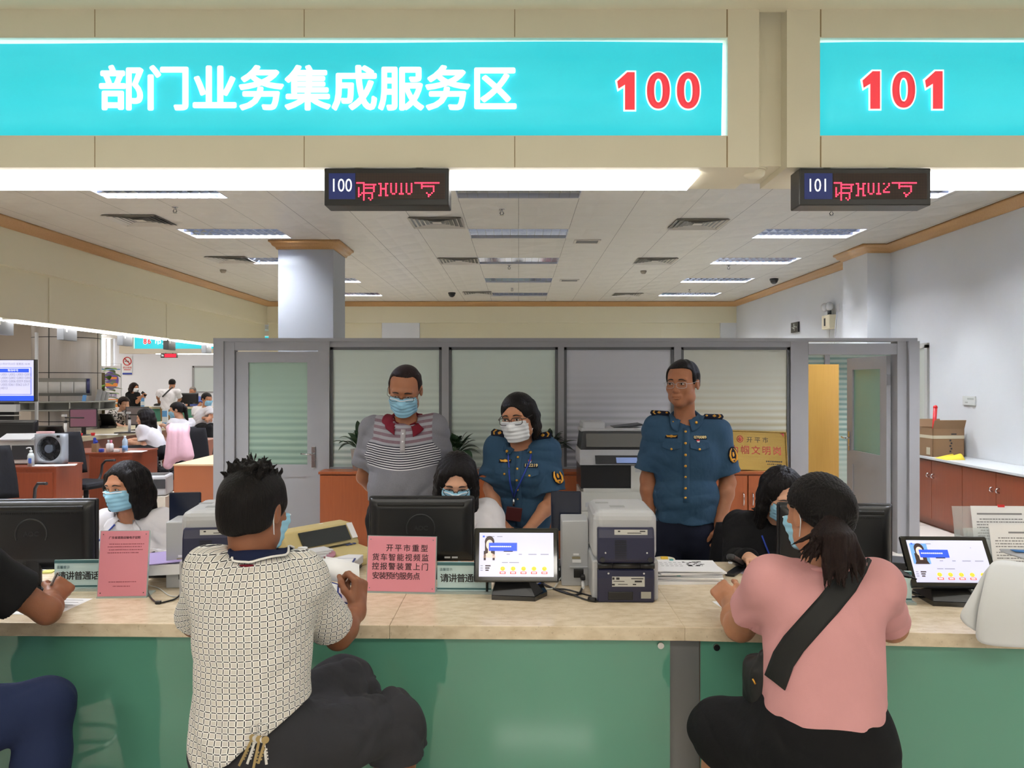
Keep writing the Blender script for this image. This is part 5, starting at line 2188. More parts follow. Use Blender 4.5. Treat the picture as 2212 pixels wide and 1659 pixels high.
# ---- man at the left edge in a black T-shirt, writing
Y = 2.35
pel = at(-175, 1560, Y - 0.05)
H = Head(at(-105, 1075, Y + 0.12), 165, 15, 0, 1.0)
P = Pose(pel, at(-170, 1315, Y), at(-150, 1195, Y + 0.04), H, (at(-52, 1228, Y + 0.04), at(-265, 1230, Y)),
         (at(102, 1320, 2.52), at(-330, 1340, 2.45)), (at(112, 1290, 2.76), at(-200, 1300, 2.75)),
         ((-1.435, 2.42, 0.60), (-1.75, 2.48, 0.56)), ((-1.42, 2.36, 0.1), (-1.78, 2.4, 0.1)), 170, 1.0, 1.0)
r = person('man at the left edge in black T-shirt and jeans writing with a pen', pel)
B_ = Field()
P.torso(B_)
P.arms(B_, 0.95)
P.legs(B_)
P.headneck(B_)
hand(B_, P.wr[0], (0.0, 0.8, 0.25), (-0.65, 0.1, -0.75), (-0.6, 0.1, 0.8), 1.0, (55, 60, 40), thumb=0.5)
hand(B_, P.wr[1], (0.6, 0.8, 0), (0, 0, -1), (1, 0, 0), 1.0, (20, 25, 20))
B_.mesh('body', 0.004, SKIN_D, r)
hair_short(H, r, 0.012, line=(-0.085, 0.065), nape=-0.06, seed=9)
F = Field()
P.torso(F, 0.024)
F.plane(P.pel - P.up * 0.05, -P.up)
P.sleeve(F, 0, 0.60, 0.068, 0.076)
P.sleeve(F, 1, 0.7, 0.07, 0.078)
P.neckhole(F, 0.068)
F.disp, F.amp = wrinkle(0.005, 8, 71), 0.006
F.mesh('black_shirt', 0.006, BLACKC, r)
F = Field()
P.torso(F, 0.018)
F.plane(P.pel + P.up * 0.1, P.up)
P.legs(F, 0.02, feet=False)
F.disp, F.amp = wrinkle(0.006, 8, 73), 0.006
F.mesh('jeans', 0.006, DENIM, r)
shoes(P, r)
stool('black round stool of the man at the left edge', pel.x, Y - 0.05, 0.46)
PENHAND = P.wr[0]
# ------------------------------------------------------------------ the service counter
ZT = 0.78


def onc(px_, py_):
    """point of the counter top seen at a pixel"""
    y = (EYE - ZT) * FPX / (py_ - VY)
    return Vector(((px_ - VX) * y / FPX, y, ZT))


def fy(x):
    """front edge of the counter"""
    return 2.604 - 0.0221 * (x - 0.543) if x < 0.543 else 2.604 - 0.0766 * (x - 0.543)


ct = root('service_counter', 'long marble-topped service counter with green glass front', 'counter', (0, 0, 0))
b = MB()
for x0, x1 in ((-4.0, -0.4245), (-0.4235, 0.543), (0.543, 3.2)):
    b.poly([(x0, fy(x0), ZT - 0.045), (x1, fy(x1), ZT - 0.045), (x1, 3.55 if x1 < 2 else 3.5, ZT - 0.045), (x0, 3.56, ZT - 0.045)], (0, 0, 0.045))
o = b.build('worktop', MARBLE, ct)
k = o.modifiers.new('bevel', 'BEVEL')
k.width = 0.002
k.segments = 2
for x0, x1 in ((-4.0, -1.86), (-1.855, 0.50), (0.60, 3.2)):
    d = Vector((x1 - x0, fy(x1) - fy(x0), 0))
    MB().poly([(x0, fy(x0) + 0.03, 0.04), (x1, fy(x1) + 0.03, 0.04), (x1, fy(x1) + 0.03, ZT - 0.045), (x0, fy(x0) + 0.03, ZT - 0.045)], (0, 0.012, 0)).build('front_panel', GREEN, ct)
MB().span((0.50, 2.65, 0), (0.60, 2.72, ZT - 0.045)).build('post', GREYM, ct)
MB().poly([(-4, fy(-4) + 0.06, 0), (0.543, 2.664, 0), (3.2, fy(3.2) + 0.06, 0), (3.2, fy(3.2) + 0.09, 0), (0.543, 2.70, 0), (-4, fy(-4) + 0.09, 0)], (0, 0, ZT - 0.045)).build('carcass', BROWN, ct)
for px_, py_ in ((1427, 1394), (1546, 1396)):
    x = (px_ - VX) * 2.63 / FPX
    z = EYE - (py_ - VY) * 2.63 / FPX
    MB().cyl((x, fy(x) + 0.032, z), (x, fy(x) + 0.018, z), 0.0105).build('stud', CHROME, ct)
for x in (-3.2, -1.85, 0.55, 2.2):
    MB().span((x - 0.02, 2.75, 0), (x + 0.02, 3.5, ZT - 0.045)).build('side_panel', BROWN, ct)


# ------------------------------------------------------------------ monitors seen from behind
def monitor(label, x, y, rz, w=0.44, h=0.275, zb=0.835, brand=True, ring_=True, z0=ZT, screen=None):
    o = root('monitor', label, 'monitor', (x, y, z0), rz)
    z = zb - z0
    b = MB()
    b.box((0, 0.02, z + h / 2), (w, 0.022, h), bev=0.008)
    b.rings([[(sx * (w / 2 - 0.004 - i) * 1.0, 0.012 - d, z + h / 2 + sz * (h / 2 - 0.004 - i)) for sx, sz in ((-1, -1), (-0.9, -1), (0.9, -1), (1, -1), (1, -0.85), (1, 0.85), (1, 1), (0.9, 1), (-0.9, 1), (-1, 1), (-1, 0.85), (-1, -0.85))] for i, d in ((0, 0), (0.008, 0.012), (0.03, 0.026), (0.045, 0.028))])
    b.build('casing', BLACK, o)
    MB().box((0, -0.012, z + h - 0.033), (w * 0.82, 0.012, 0.016), bev=0.005).build('handle_slot', mat('slot_black', (6, 6, 7), 0.6), o)
    b = MB()
    for k in range(44):
        b.box((-w * 0.37 + k * w * 0.74 / 43, -0.017, z + h - 0.052), (0.0035, 0.002, 0.006))
    b.build('vent', mat('vent_black', (10, 10, 11), 0.6), o)
    if ring_:
        b = MB()
        b.tube([(0.058 * math.cos(t), -0.0165, z + h * 0.52 + 0.058 * math.sin(t)) for t in np.linspace(-0.4, PI + 0.4, 33)], 0.003, 8)
        b.build('rim_groove', DARK, o)
    if brand:
        text('AOC', 0.026, mat('faint_logo', (42, 42, 46), 0.3), o, facing(0, -0.0166, z + h * 0.52), 0.0006, 0.0006, 'logo', 'CENTER')
    b = MB()
    for k, (u, ww) in enumerate(((0.30, 0.03), (0.37, 0.03))):
        b.box((w * (u - 0.05), -0.0165, z + 0.022), (ww * 0.8, 0.001, 0.007))
    b.build('label', SILVER, o)
    MB().box((0, 0.0, z * 0.5 + 0.02), (0.06, 0.03, z + 0.08), bev=0.01).build('stand_neck', BLACK, o)
    MB().lathe((0, 0.0, 0), [(0.0, 0.0), (0.115, 0.0), (0.113, 0.006), (0.06, 0.014), (0.0, 0.016)]).build('stand_base', BLACK, o)
    if screen:
        MB().box((0, 0.0315, z + h / 2), (w - 0.03, 0.001, h - 0.03)).build('screen', screen, o)
    return o


SCRW = mat('screen_white', (210, 214, 228), 0.2, emit=0.55)
p = at(910, 1145, 3.32)
monitor('black monitor seen from behind between the middle clerk and the landscape pink sign', p.x, 3.32, 0, 0.44, 0.272, 0.832, screen=SCRW)
p = at(72, 1145, 3.08)
monitor('black monitor seen from behind at the left edge beside the clerk with the bob', p.x, 3.08, R(4), 0.47, 0.275, 0.852, screen=SCRW)
p = at(1805, 1145, 3.12)
monitor('black monitor seen from behind beyond the woman in pink', p.x, 3.12, R(-5), 0.44, 0.265, 0.84, brand=False, ring_=False, screen=SCRW)


# ------------------------------------------------------------------ passbook printers
LABELM = mat('label_paper', (200, 200, 196), 0.5)
BARC = mat('barcode', (40, 40, 42), 0.6)


def plate(b, x, y, z, w, h, th=0.0012):
    b.box((x, y, z), (w, th, h))


def passbook_printer(label, x, y, rz):
    o = root('passbook_printer', label, 'printer', (x, y, ZT), rz)
    b = MB()
    W = 0.235
    b.box((0, 0.17, 0.235), (W, 0.32, 0.19), bev=0.035, seg=4)
    b.box((0, 0.165, 0.075), (W + 0.006, 0.31, 0.148), bev=0.008)
    b.build('housing', SILVER, o)
    b = MB()
    prof = [(0.03, 0.272), (-0.002, 0.268), (-0.016, 0.235), (-0.02, 0.155), (-0.012, 0.142), (0.03, 0.142)]
    b.poly([(-0.103, u, v) for u, v in prof], (0.206, 0, 0))
    f = b.build('rear_cover', NAVY, o)
    k = f.modifiers.new('bevel', 'BEVEL')
    k.width = 0.006
    k.segments = 2
    b = MB()
    for i in range(11):
        plate(b, -0.02, -0.0195, 0.225 - i * 0.0065, 0.042, 0.0028)
    b.build('vent', BLACK, f)
    b = MB()
    plate(b, 0.018, -0.011, 0.2535, 0.12, 0.021)
    l = b.build('label', LABELM, f)
    l.rotation_euler = (0, 0, 0)
    b = MB()
    plate(b, -0.025, -0.0118, 0.258, 0.008, 0.005)
    plate(b, 0.03, -0.0118, 0.252, 0.05, 0.0025)
    plate(b, 0.06, -0.0118, 0.2585, 0.02, 0.004)
    b.build('print', BARC, l)
    b = MB()
    for q in (-1, 1):
        b.cyl((q * 0.075, -0.018, 0.182), (q * 0.075, -0.0225, 0.182), 0.003, seg=10)
    b.build('screw', CHROME, f)
    b = MB()
    for q in (-1, 1):
        b.cyl((q * 0.086, -0.016, 0.158), (q * 0.086, -0.03, 0.158), 0.0085)
    b.build('rubber_knob', DARK, f)
    b = MB()
    for x0, x1 in ((-0.103, -0.05), (-0.048, 0.05), (0.052, 0.103)):
        b.cyl((x0, -0.008, 0.133), (x1, -0.008, 0.133), 0.011)
    b.build('hinge', BLACK, o)
    b = MB()
    b.poly([(-0.103, u, v) for u, v in [(0.03, 0.0), (-0.012, 0.0), (-0.016, 0.09), (-0.012, 0.12), (0.03, 0.124)]], (0.206, 0, 0))
    f = b.build('lower_cover', NAVY, o)
    k = f.modifiers.new('bevel', 'BEVEL')
    k.width = 0.004
    MB().box((-0.02, -0.0135, 0.025), (0.09, 0.006, 0.03), bev=0.002).build('cable_recess', BLACK, f)
    b = MB()
    plate(b, 0.008, -0.0163, 0.077, 0.118, 0.036)
    l = b.build('label', LABELM, f)
    b = MB()
    for u, v, w, h in ((-0.046, 0.088, 0.008, 0.008), (-0.03, 0.088, 0.012, 0.008), (-0.026, 0.078, 0.04, 0.002), (0.04, 0.088, 0.044, 0.003), (0.044, 0.078, 0.026, 0.006), (0.03, 0.067, 0.012, 0.004), (-0.046, 0.066, 0.01, 0.006), (-0.012, 0.067, 0.035, 0.002)):
        plate(b, u, -0.0172, v, w, h)
    b.build('print', BARC, l)
    b = MB()
    plate(b, 0.072, -0.0158, 0.028, 0.036, 0.024)
    b.build('sticker', mat('sticker_grey', (168, 168, 160), 0.5), f)
    b = MB()
    for q in (-1, 1):
        b.cyl((q * 0.064, -0.015, 0.107), (q * 0.064, -0.02, 0.107), 0.0035, seg=10)
    b.build('screw', CHROME, f)
    # flat labels on the sloping top
    b = MB()
    b.box((-0.02, 0.11, 0.3305), (0.055, 0.04, 0.001))
    b.box((-0.07, 0.2, 0.3305), (0.05, 0.03, 0.001))
    b.build('top_label', mat('label_grey', (150, 152, 154), 0.5), o)
    # power box at the side
    s = MB().box((-0.172, 0.30, 0.128), (0.105, 0.16, 0.256), bev=0.004).build('power_box', SILVER, o)
    b = MB()
    b.box((-0.158, 0.218, 0.05), (0.038, 0.006, 0.034), bev=0.002)
    b.build('socket', BLACK, s)
    b = MB()
    plate(b, -0.166, 0.219, 0.098, 0.034, 0.012)
    plate(b, -0.168, 0.219, 0.124, 0.022, 0.008)
    b.build('label', PAPER, s)
    b = MB()
    plate(b, -0.168, 0.2188, 0.111, 0.032, 0.009)
    b.build('sticker', mat('sticker_tan', (150, 140, 112), 0.5), s)
    MB().box((-0.158, 0.214, 0.076), (0.07, 0.012, 0.004)).build('ledge', SILVER, s)
    # document support
    MB().box((-0.20, 0.40, 0.265), (0.125, 0.012, 0.165), bev=0.005).build('document_support', mat('smoke_navy', (24, 30, 48), 0.12), o)
    return o


p = onc(1353, 1303)
passbook_printer('navy and silver passbook printer right of the touch screen', p.x, p.y + 0.02, R(-1))
p = onc(448, 1308)
passbook_printer('navy and silver passbook printer beside the man in the check shirt', p.x, p.y + 0.05, R(8))
o = tag(MB(Matrix.Translation(at(1232, 1138, 3.22)) @ rot(8, 42, 0)).box((0, 0, 0), (0.055, 0.0015, 0.03)).box((0.0, 0, 0.0), (0.03, 0.0015, 0.05)).build('pink_slip', mat('pink_slip', (214, 176, 186), 0.7)), 'pink paper slip sticking up behind the power box', 'paper')


# ------------------------------------------------------------------ stand-up signs
ACR = mat('acrylic_edge', (196, 214, 214), 0.1, alpha=0.55)
PINKP = mat('pink_paper', (222, 142, 158), 0.55, noise=0.03, nscale=6)
DTEXT = mat('dark_text', (52, 26, 34), 0.6)


def stand_sign(label, p, rz, w, h, paper, lean=-7):
    o = root('acrylic_sign', label, 'sign', p, rz)
    T = Matrix.Translation((0, 0, 0.006)) @ rot(lean)
    MB(T).box((0, 0, h / 2), (w + 0.006, 0.006, h + 0.004)).build('acrylic', ACR, o)
    MB().box((0, 0.035, 0.003), (w + 0.006, 0.085, 0.006)).build('foot', ACR, o)
    MB(T).box((0, -0.004, h / 2), (w, 0.001, h)).build('sheet', paper, o)
    b = MB(T)
    for sx in (-1, 1):
        for sz in (0.012, h - 0.012):
            b.cyl((sx * (w / 2 - 0.01), -0.0042, sz), (sx * (w / 2 - 0.01), -0.0056, sz), 0.0022, seg=8)
    b.build('rivet', CHROME, o)
    return o, T


o, T = stand_sign('landscape pink sign with four lines of Chinese text before the middle monitor', onc(866, 1281), R(-5), 0.262, 0.205, PINKP)
for s, x, z, sp in (('开平市重型', -0.047, 0.160, 0.0335), ('货车智能视频监', -0.100, 0.125, 0.0318), ('控报警装置上门', -0.100, 0.091, 0.0318), ('安装预约服务点', -0.098, 0.056, 0.0262)):
    for i, c in enumerate(s):
        text(c, 0.0285, DTEXT, o, T @ facing(x + i * sp, -0.0048, z), 0, 0.0002, 'lettering', 'CENTER', bold=0.0003)
o, T = stand_sign('portrait pink notice with small print before the clerk with the bob', onc(264, 1291), R(3), 0.176, 0.238, PINKP)
text('广东省道路运输电子证照', 0.0105, DTEXT, o, T @ facing(0, -0.0048, 0.213), 0.0001, 0.0002, 'lettering', 'CENTER')
b = MB(T)
rgx = random.Random(4)
for z, x0, x1 in ((0.190, -0.055, 0.072), (0.180, -0.06, 0.062), (0.169, -0.055, 0.066), (0.158, -0.06, 0.05), (0.052, -0.05, 0.048), (0.036, -0.034, 0.03)):
    x = x0
    while x < x1:
        w = rgx.uniform(0.002, 0.006)
        b.box((x + w / 2, -0.0048, z), (w, 0.0004, 0.0028))
        x += w + rgx.uniform(0.0008, 0.003)
b.build('small_print', mat('print_maroon', (150, 70, 86), 0.6), o)

# speak-Mandarin blocks
g = NG('pale_sky_card', 0.5)
X, Y_, Z = g.xyz(g.coord())
g.color(g.mix(g.noise(g.coord(), 14, 3), (206, 226, 226), (176, 206, 212)))
SKYC = g.m
TEALD = mat('teal_band', (62, 106, 112), 0.4)


def mandarin(label, p, rz):
    o = root('mandarin_block', label, 'sign', p, rz)
    w, h = 0.205, 0.108
    MB().box((0, 0, 0.004), (w + 0.02, 0.05, 0.008)).build('foot', ACR, o)
    MB().box((0, 0.0, h / 2 + 0.008), (w, 0.012, h)).build('block', SKYC, o)
    b = MB()
    b.box((0, -0.0066, h + 0.002), (w, 0.001, 0.012)).box((0, -0.0066, 0.016), (w, 0.001, 0.006))
    b.build('band', TEALD, o)
    text('温馨提示', 0.0125, mat('teal_text', (60, 92, 100), 0.5), o, facing(-0.094, -0.0066, 0.088), 0, 0.0002)
    for i, c in enumerate('请讲普通话'):
        text(c, 0.034, INK, o, facing(-0.075 + i * 0.0315, -0.0066, 0.054), 0, 0.0002, 'lettering', 'CENTER', bold=0.0006)
    return o


p = onc(1003, 1280)
mandarin('pale blue speak-Mandarin block between the landscape pink sign and the touch screen', p, R(-2))
p = onc(172, 1277)
mandarin('pale blue speak-Mandarin block behind the portrait pink notice', p + Vector((0, 0.02, 0)), R(2))
p = onc(1905, 1302)
mandarin('pale blue speak-Mandarin block beside the woman in pink', p, R(-4))

# ------------------------------------------------------------------ rating terminals
SCR = mat('screen_lavender', (206, 208, 240), 0.15, emit=0.52)
SBLUE = mat('screen_blue', (46, 84, 214), 0.3, emit=0.7)
SYEL = mat('screen_yellow', (246, 214, 70), 0.3, emit=0.6)
SRED = mat('screen_red', (226, 92, 86), 0.3, emit=0.6)
SDARK = mat('screen_dark', (66, 50, 48), 0.3, emit=0.15)
SSKIN = mat('screen_skin', (238, 206, 196), 0.3, emit=0.6)
SGREY = mat('screen_grey', (150, 152, 176), 0.3, emit=0.4)
SWHITE = mat('screen_text', (236, 240, 250), 0.3, emit=0.8)
SSKY = mat('screen_sky', (110, 160, 226), 0.3, emit=0.6)
GLOSSB = mat('gloss_black', (14, 14, 16), 0.08, coat=0.5)


def disc(b, x, y, z, rx, ry, n=18):
    b.poly([(x + rx * math.cos(2 * PI * i / n), y + ry * math.sin(2 * PI * i / n), z) for i in range(n)], (0, 0, 0.0002))


def terminal(label, p, rz, tilt, portrait):
    o = root('rating_terminal', label, 'terminal', p, rz)
    W, H = 0.315, 0.198
    T = Matrix.Translation((0, 0.0, 0.062)) @ rot(-tilt) @ Matrix.Translation((0, 0, H / 2))
    MB(T).box((0, 0.008, 0), (W, 0.018, H), bev=0.006).build('bezel', GLOSSB, o)
    w, h = 0.276, 0.160
    M = T @ Matrix.Translation((0.0, -0.0012, 0.001)) @ FACE
    sc = MB(M).box((0, 0, 0), (w, h, 0.001)).build('screen', SCR, o)

    def cards(nm, m, fn, lift=0.0007):
        b = MB(M @ Matrix.Translation((0, 0, lift)))
        fn(b)
        return b.build(nm, m, sc)
    if portrait == 'sky':
        cards('portrait_backdrop', SSKY, lambda b: b.box((-0.1, 0.028, 0), (0.062, 0.078, 0.0002)))
    cards('portrait_hair', SDARK, lambda b: (disc(b, -0.1, 0.046, 0, 0.018, 0.022), b.box((-0.1, 0.022, 0.0001), (0.034, 0.05, 0.0002)), b.box((-0.117, 0.012 if portrait == 'sky' else -0.004, 0.0004), (0.008, 0.034, 0.0002)), b.box((-0.084, 0.012 if portrait == 'sky' else -0.004, 0.0004), (0.008, 0.034, 0.0002))), 0.001)
    cards('portrait_figure', SDARK if portrait == 'sky' else SSKIN, lambda b: b.poly([(-0.126, -0.012, 0), (-0.12, 0.0, 0), (-0.1, 0.008, 0), (-0.08, 0.0, 0), (-0.074, -0.012, 0)], (0, 0, 0.0002)), 0.0013)
    cards('portrait_face', SSKIN, lambda b: (disc(b, -0.1, 0.036, 0, 0.013, 0.018), b.box((-0.1, 0.012, 0), (0.011, 0.016, 0.0002))), 0.0016)
    cards('banner', SBLUE, lambda b: b.box((-0.05, 0.028, 0), (0.105, 0.030, 0.0003)), 0.002)
    cards('banner_text', SWHITE, lambda b: [b.box((-0.094 + k * 0.0072, 0.029, 0), (0.0055, 0.0042, 0.0002)) for k in range(11)], 0.0024)
    cards('emblem', SBLUE, lambda b: b.box((-0.122, 0.066, 0), (0.007, 0.006, 0.0002)))
    cards('small_text', SGREY, lambda b: [b.box((x, y, 0), (ww, 0.003, 0.0002)) for x, y, ww in ((-0.098, 0.066, 0.032), (-0.062, 0.066, 0.02), (-0.03, 0.001, 0.012), (0.015, 0.001, 0.012), (0.06, 0.001, 0.03), (0.105, 0.001, 0.03), (-0.042, -0.029, 0.022), (-0.008, -0.029, 0.036), (-0.128, -0.041, 0.009), (-0.128, -0.049, 0.009), (-0.128, -0.057, 0.009))])
    cards('print', SDARK, lambda b: [b.box((x, y, 0), (ww, 0.0046, 0.0002)) for x, y, ww in ((-0.105, -0.041, 0.02), (-0.107, -0.049, 0.016), (-0.108, -0.057, 0.012), (-0.03, 0.0125, 0.034))])
    for k in range(5):
        x = -0.05 + k * 0.0385
        f = cards('smiley', SYEL, lambda b: disc(b, x, -0.051, 0, 0.0088, 0.0078))

        def face(b):
            for q in (-1, 1):
                b.box((x + q * 0.0033, -0.049, 0), (0.0018, 0.002, 0.0002))
            c = (3 - k) * 0.0009 if k < 4 else -0.0012
            b.tube([(x + t * 0.0045, -0.0552 + c * (abs(t) * 2 - 1), 0) for t in (-1, -0.5, 0, 0.5, 1)], 0.0005, 5)
        b = MB(M @ Matrix.Translation((0, 0, 0.001)))
        face(b)
        b.build('smiley_face', SDARK, sc)
        f = cards('rating_button', SRED, lambda b: b.box((x, -0.066, 0), (0.022, 0.0085, 0.0003), bev=0.0001))
        cards('button_text', SWHITE, lambda b: [b.box((x + q * 0.005, -0.066, 0), (0.0042, 0.004, 0.0002)) for q in (-1, 0, 1)], 0.0011)
    # stand: neck and a wide wedge base
    MB().poly([(-0.09, -0.01, 0.0), (0.07, -0.03, 0.0), (0.115, 0.05, 0.0), (0.1, 0.16, 0.0), (-0.09, 0.16, 0.0)], (0, 0, 0.016)).build('base', GLOSSB, o)
    MB().poly([(-0.088, -0.008, 0.016), (0.068, -0.026, 0.016), (0.1, 0.05, 0.016), (0.02, 0.09, 0.1), (-0.06, 0.09, 0.1)]).poly([(-0.088, -0.008, 0.016), (-0.06, 0.09, 0.1), (-0.088, 0.15, 0.016)]).build('base_cover', BLACK, o, thick=0.004)
    MB(T).box((-0.01, 0.03, -0.03), (0.1, 0.04, 0.12), bev=0.01).build('neck', BLACK, o)
    return o


p = onc(1115, 1296)
terminal('upright touch-screen rating terminal in the middle of the counter', p + Vector((0, 0.01, 0)), R(-1), 16, 'plain')
p = onc(2068, 1308)
terminal('tilted touch-screen rating terminal at the right before the acrylic rack', p + Vector((0, 0.0, 0)), R(-2), 33, 'sky')
# black aerial rod beside the middle terminal and network box behind it
p = onc(1052, 1282)
tag(MB().cyl(p, p + Vector((0, 0, 0.085)), 0.0045).cyl(p, p + Vector((0, 0, 0.004)), 0.009).build('aerial', BLACK), 'thin black rod standing left of the middle touch screen', 'aerial')
p = onc(1170, 1258)
o = root('network_box', 'low black box with silver labels behind the middle touch screen', 'electronics', p + Vector((0, 0.08, 0)))
MB().box((0, 0, 0.03), (0.17, 0.12, 0.06), bev=0.003).build('case', BLACK, o)
b = MB()
plate(b, -0.03, -0.0605, 0.05, 0.03, 0.006)
plate(b, 0.035, -0.0605, 0.048, 0.022, 0.01)
plate(b, 0.065, -0.0605, 0.048, 0.018, 0.01)
b.build('label', SILVER, o)


# ------------------------------------------------------------------ cables
def cable(name, label, pts, r, m, sm=3):
    return tag(MB().tube(pts, r, 8, sm).build(name, m), label, 'cable')


def oz(px_, py_, z=0.004):
    p = onc(px_, py_)
    return p + Vector((0, 0, z))


BLUEC = mat('blue_cable', (30, 70, 170), 0.4)
WHITEC = mat('white_cable', (200, 200, 196), 0.5)
cable('network_cable', 'blue network cable looping under the middle touch screen', [onc(1082, 1262) + Vector((0, 0.0, 0.04)), oz(1092, 1272), oz(1120, 1276), oz(1150, 1270), oz(1172, 1262, 0.008), oz(1180, 1255, 0.02)], 0.0028, BLUEC)
o = cable('power_cable', 'black cable with a ferrite bead running to the middle printer', [onc(1140, 1250) + Vector((0, 0, 0.05)), oz(1165, 1262, 0.012), oz(1190, 1272), oz(1225, 1282), oz(1262, 1297), oz(1285, 1302), oz(1310, 1298), oz(1322, 1284, 0.02)], 0.0032, BLACK)
d = (oz(1288, 1301) - oz(1272, 1299))
MB().cyl(oz(1271, 1299, 0.008), oz(1287, 1301, 0.008), 0.0085).build('ferrite_bead', BLACK, o)
o = cable('power_cable', 'black mains cable plugged into the middle printer\'s power box', [at(1259, 1252, 3.10), at(1259.5, 1262, 3.06), oz(1259, 1276, 0.02), oz(1252, 1287), oz(1235, 1288), oz(1200, 1276), oz(1170, 1262)], 0.0042, BLACK)
MB().cyl(at(1259, 1257, 3.08), at(1259.5, 1270, 3.03), 0.0055).build('cable_tag', WHITEP, o)
MB().box(at(1259, 1247, 3.1), (0.018, 0.03, 0.018), bev=0.003).build('plug', BLACK, o)
cable('power_cable', 'grey cable curling behind the middle touch screen', [onc(1225, 1258) + Vector((0, 0, 0.01)), oz(1215, 1254, 0.02), oz(1205, 1262, 0.008), oz(1197, 1274), oz(1180, 1275)], 0.003, WHITEC)
cable('power_cable', 'black cable from the middle touch screen to the middle printer front', [oz(1198, 1274), oz(1225, 1275), oz(1255, 1284), oz(1290, 1293), oz(1312, 1294)], 0.003, BLACK)
o = cable('power_cable', 'black cable with a plug beside the left printer', [oz(316, 1272, 0.01), oz(320, 1285), oz(330, 1300), oz(343, 1305), oz(356, 1303), oz(385, 1295), oz(395, 1282, 0.02)], 0.0032, BLACK)
MB().box(oz(342, 1305, 0.006), (0.02, 0.014, 0.012), bev=0.003).build('plug', BLACK, o)
cable('network_cable', 'white cable behind the left printer\'s cable', [oz(318, 1268, 0.008), oz(345, 1272), oz(362, 1288), oz(380, 1292), oz(398, 1288)], 0.0022, WHITEC)
cable('monitor_cable', 'black cable hanging below the left monitor', [at(46, 1220, 3.06), at(52, 1236, 3.03), oz(72, 1252), oz(92, 1262), oz(104, 1262)], 0.0036, BLACK)
cable('monitor_cable', 'tangle of black cable behind the right touch screen', [oz(1930, 1262, 0.006), oz(1952, 1272), oz(1965, 1280), oz(1958, 1290), oz(1975, 1292), oz(1998, 1288)], 0.003, BLACK)

# ------------------------------------------------------------------ papers and small things
def sheet(label, p, w, h, rz, m=PAPER, th=0.0012, group=None, name='paper_sheet', tilt=None, cat='paper'):
    o = MB((tilt or Matrix.Identity(4))).box((0, 0, th / 2), (w, h, th)).build(name, m)
    o.location = p
    o.rotation_euler = (0, 0, rz)
    return tag(o, label, cat, group)


SH2 = mat('paper_grey_edge', (206, 206, 208), 0.7)
p = onc(1494, 1262)
z = 0
for k in range(9):
    th = (0.012, 0.004, 0.006, 0.003, 0.007, 0.003, 0.006, 0.004, 0.003)[k]
    lb = ['thick bound document at the foot of the paper stack', 'second document from the foot of the paper stack', 'third document from the foot of the paper stack', 'fourth document from the foot of the paper stack', 'document in the middle of the paper stack', 'fourth document from the top of the paper stack', 'third document from the top of the paper stack', 'second document from the top of the paper stack', 'top sheet of the paper stack with a dark photocopied picture'][k]
    o = sheet(lb, p + Vector((random.uniform(-0.012, 0.012), random.uniform(-0.01, 0.01) + 0.1, z)), 0.265, 0.20, R(random.uniform(-6, 5)), SH2 if k % 3 == 1 else PAPER, th, 'documents stacked right of the middle printer', 'document')
    z += th + 0.0006
    if k == 8:
        b = MB()
        rq = random.Random(3)
        for i in range(26):
            b.box((0.03 + rq.uniform(-0.03, 0.05), 0.02 + rq.uniform(-0.03, 0.05), th + 0.0003), (rq.uniform(0.004, 0.02), rq.uniform(0.003, 0.014), 0.0004))
        b.build('photocopied_picture', INK, o)
        b = MB()
        for i in range(3):
            for j in range(5):
                b.box((-0.09 + j * 0.019, 0.05 - i * 0.03, th + 0.0003), (0.012, 0.004, 0.0003))
        b.build('small_print', GREYINK, o)
    if k in (4, 8):
        MB().box((-0.04, -0.1 if k == 4 else 0.095, th), (0.016, 0.012, 0.009), bev=0.002).build('binder_clip', mat('clip_teal', (60, 160, 160), 0.3), o)
# tape dispenser lid and yellow scrap beyond the stack
p = onc(1436, 1216)
o = root('jar_lid', 'round white lid with a yellow scrap behind the paper stack', 'lid', p + Vector((0, 0, 0)))
MB().lathe((0, 0, 0), [(0, 0), (0.045, 0), (0.047, 0.014), (0.044, 0.02), (0, 0.02)]).build('lid', mat('cream_plastic', (222, 216, 196), 0.5), o)
MB().box((-0.004, -0.01, 0.025), (0.03, 0.02, 0.009), bev=0.002).build('scrap', mat('yellow_scrap', (236, 196, 70), 0.6), o)
# stapler
p = onc(1585, 1240)
o = root('stapler', 'black stapler standing right of the paper stack', 'stapler', p, R(-32))
MB().box((0, 0.02, 0.007), (0.04, 0.15, 0.014), bev=0.005).build('base', BLACK, o)
MB(Matrix.Translation((0, 0.085, 0.02)) @ rot(-20)).box((0, -0.07, 0.012), (0.036, 0.16, 0.026), bev=0.01).build('arm', BLACK, o)
MB(Matrix.Translation((0, 0.085, 0.018)) @ rot(-16)).box((0, -0.068, 0.0), (0.018, 0.14, 0.008)).build('magazine', CHROME, o)
p = onc(1618, 1236)
sheet('purple printed slip beside the stapler', p, 0.09, 0.06, R(20), mat('purple_slip', (186, 180, 204), 0.6), 0.001)
# papers under the writers
p = onc(1648, 1335)
sheet('white form under the arm of the woman in pink', p + Vector((0.0, 0.08, 0)), 0.2, 0.28, R(10))
p = onc(28, 1325)
o = sheet('printed form under the hand of the man at the left edge', p + Vector((0.02, 0.09, 0)), 0.3, 0.21, R(-4))
b = MB()
for i in range(6):
    b.box((0, 0.08 - i * 0.03, 0.0015), (0.26, 0.003, 0.0004))
b.build('small_print', GREYINK, o)
sheet('second white form at the left edge of the counter', onc(-30, 1310) + Vector((0, 0.1, 0.002)), 0.21, 0.29, R(14))
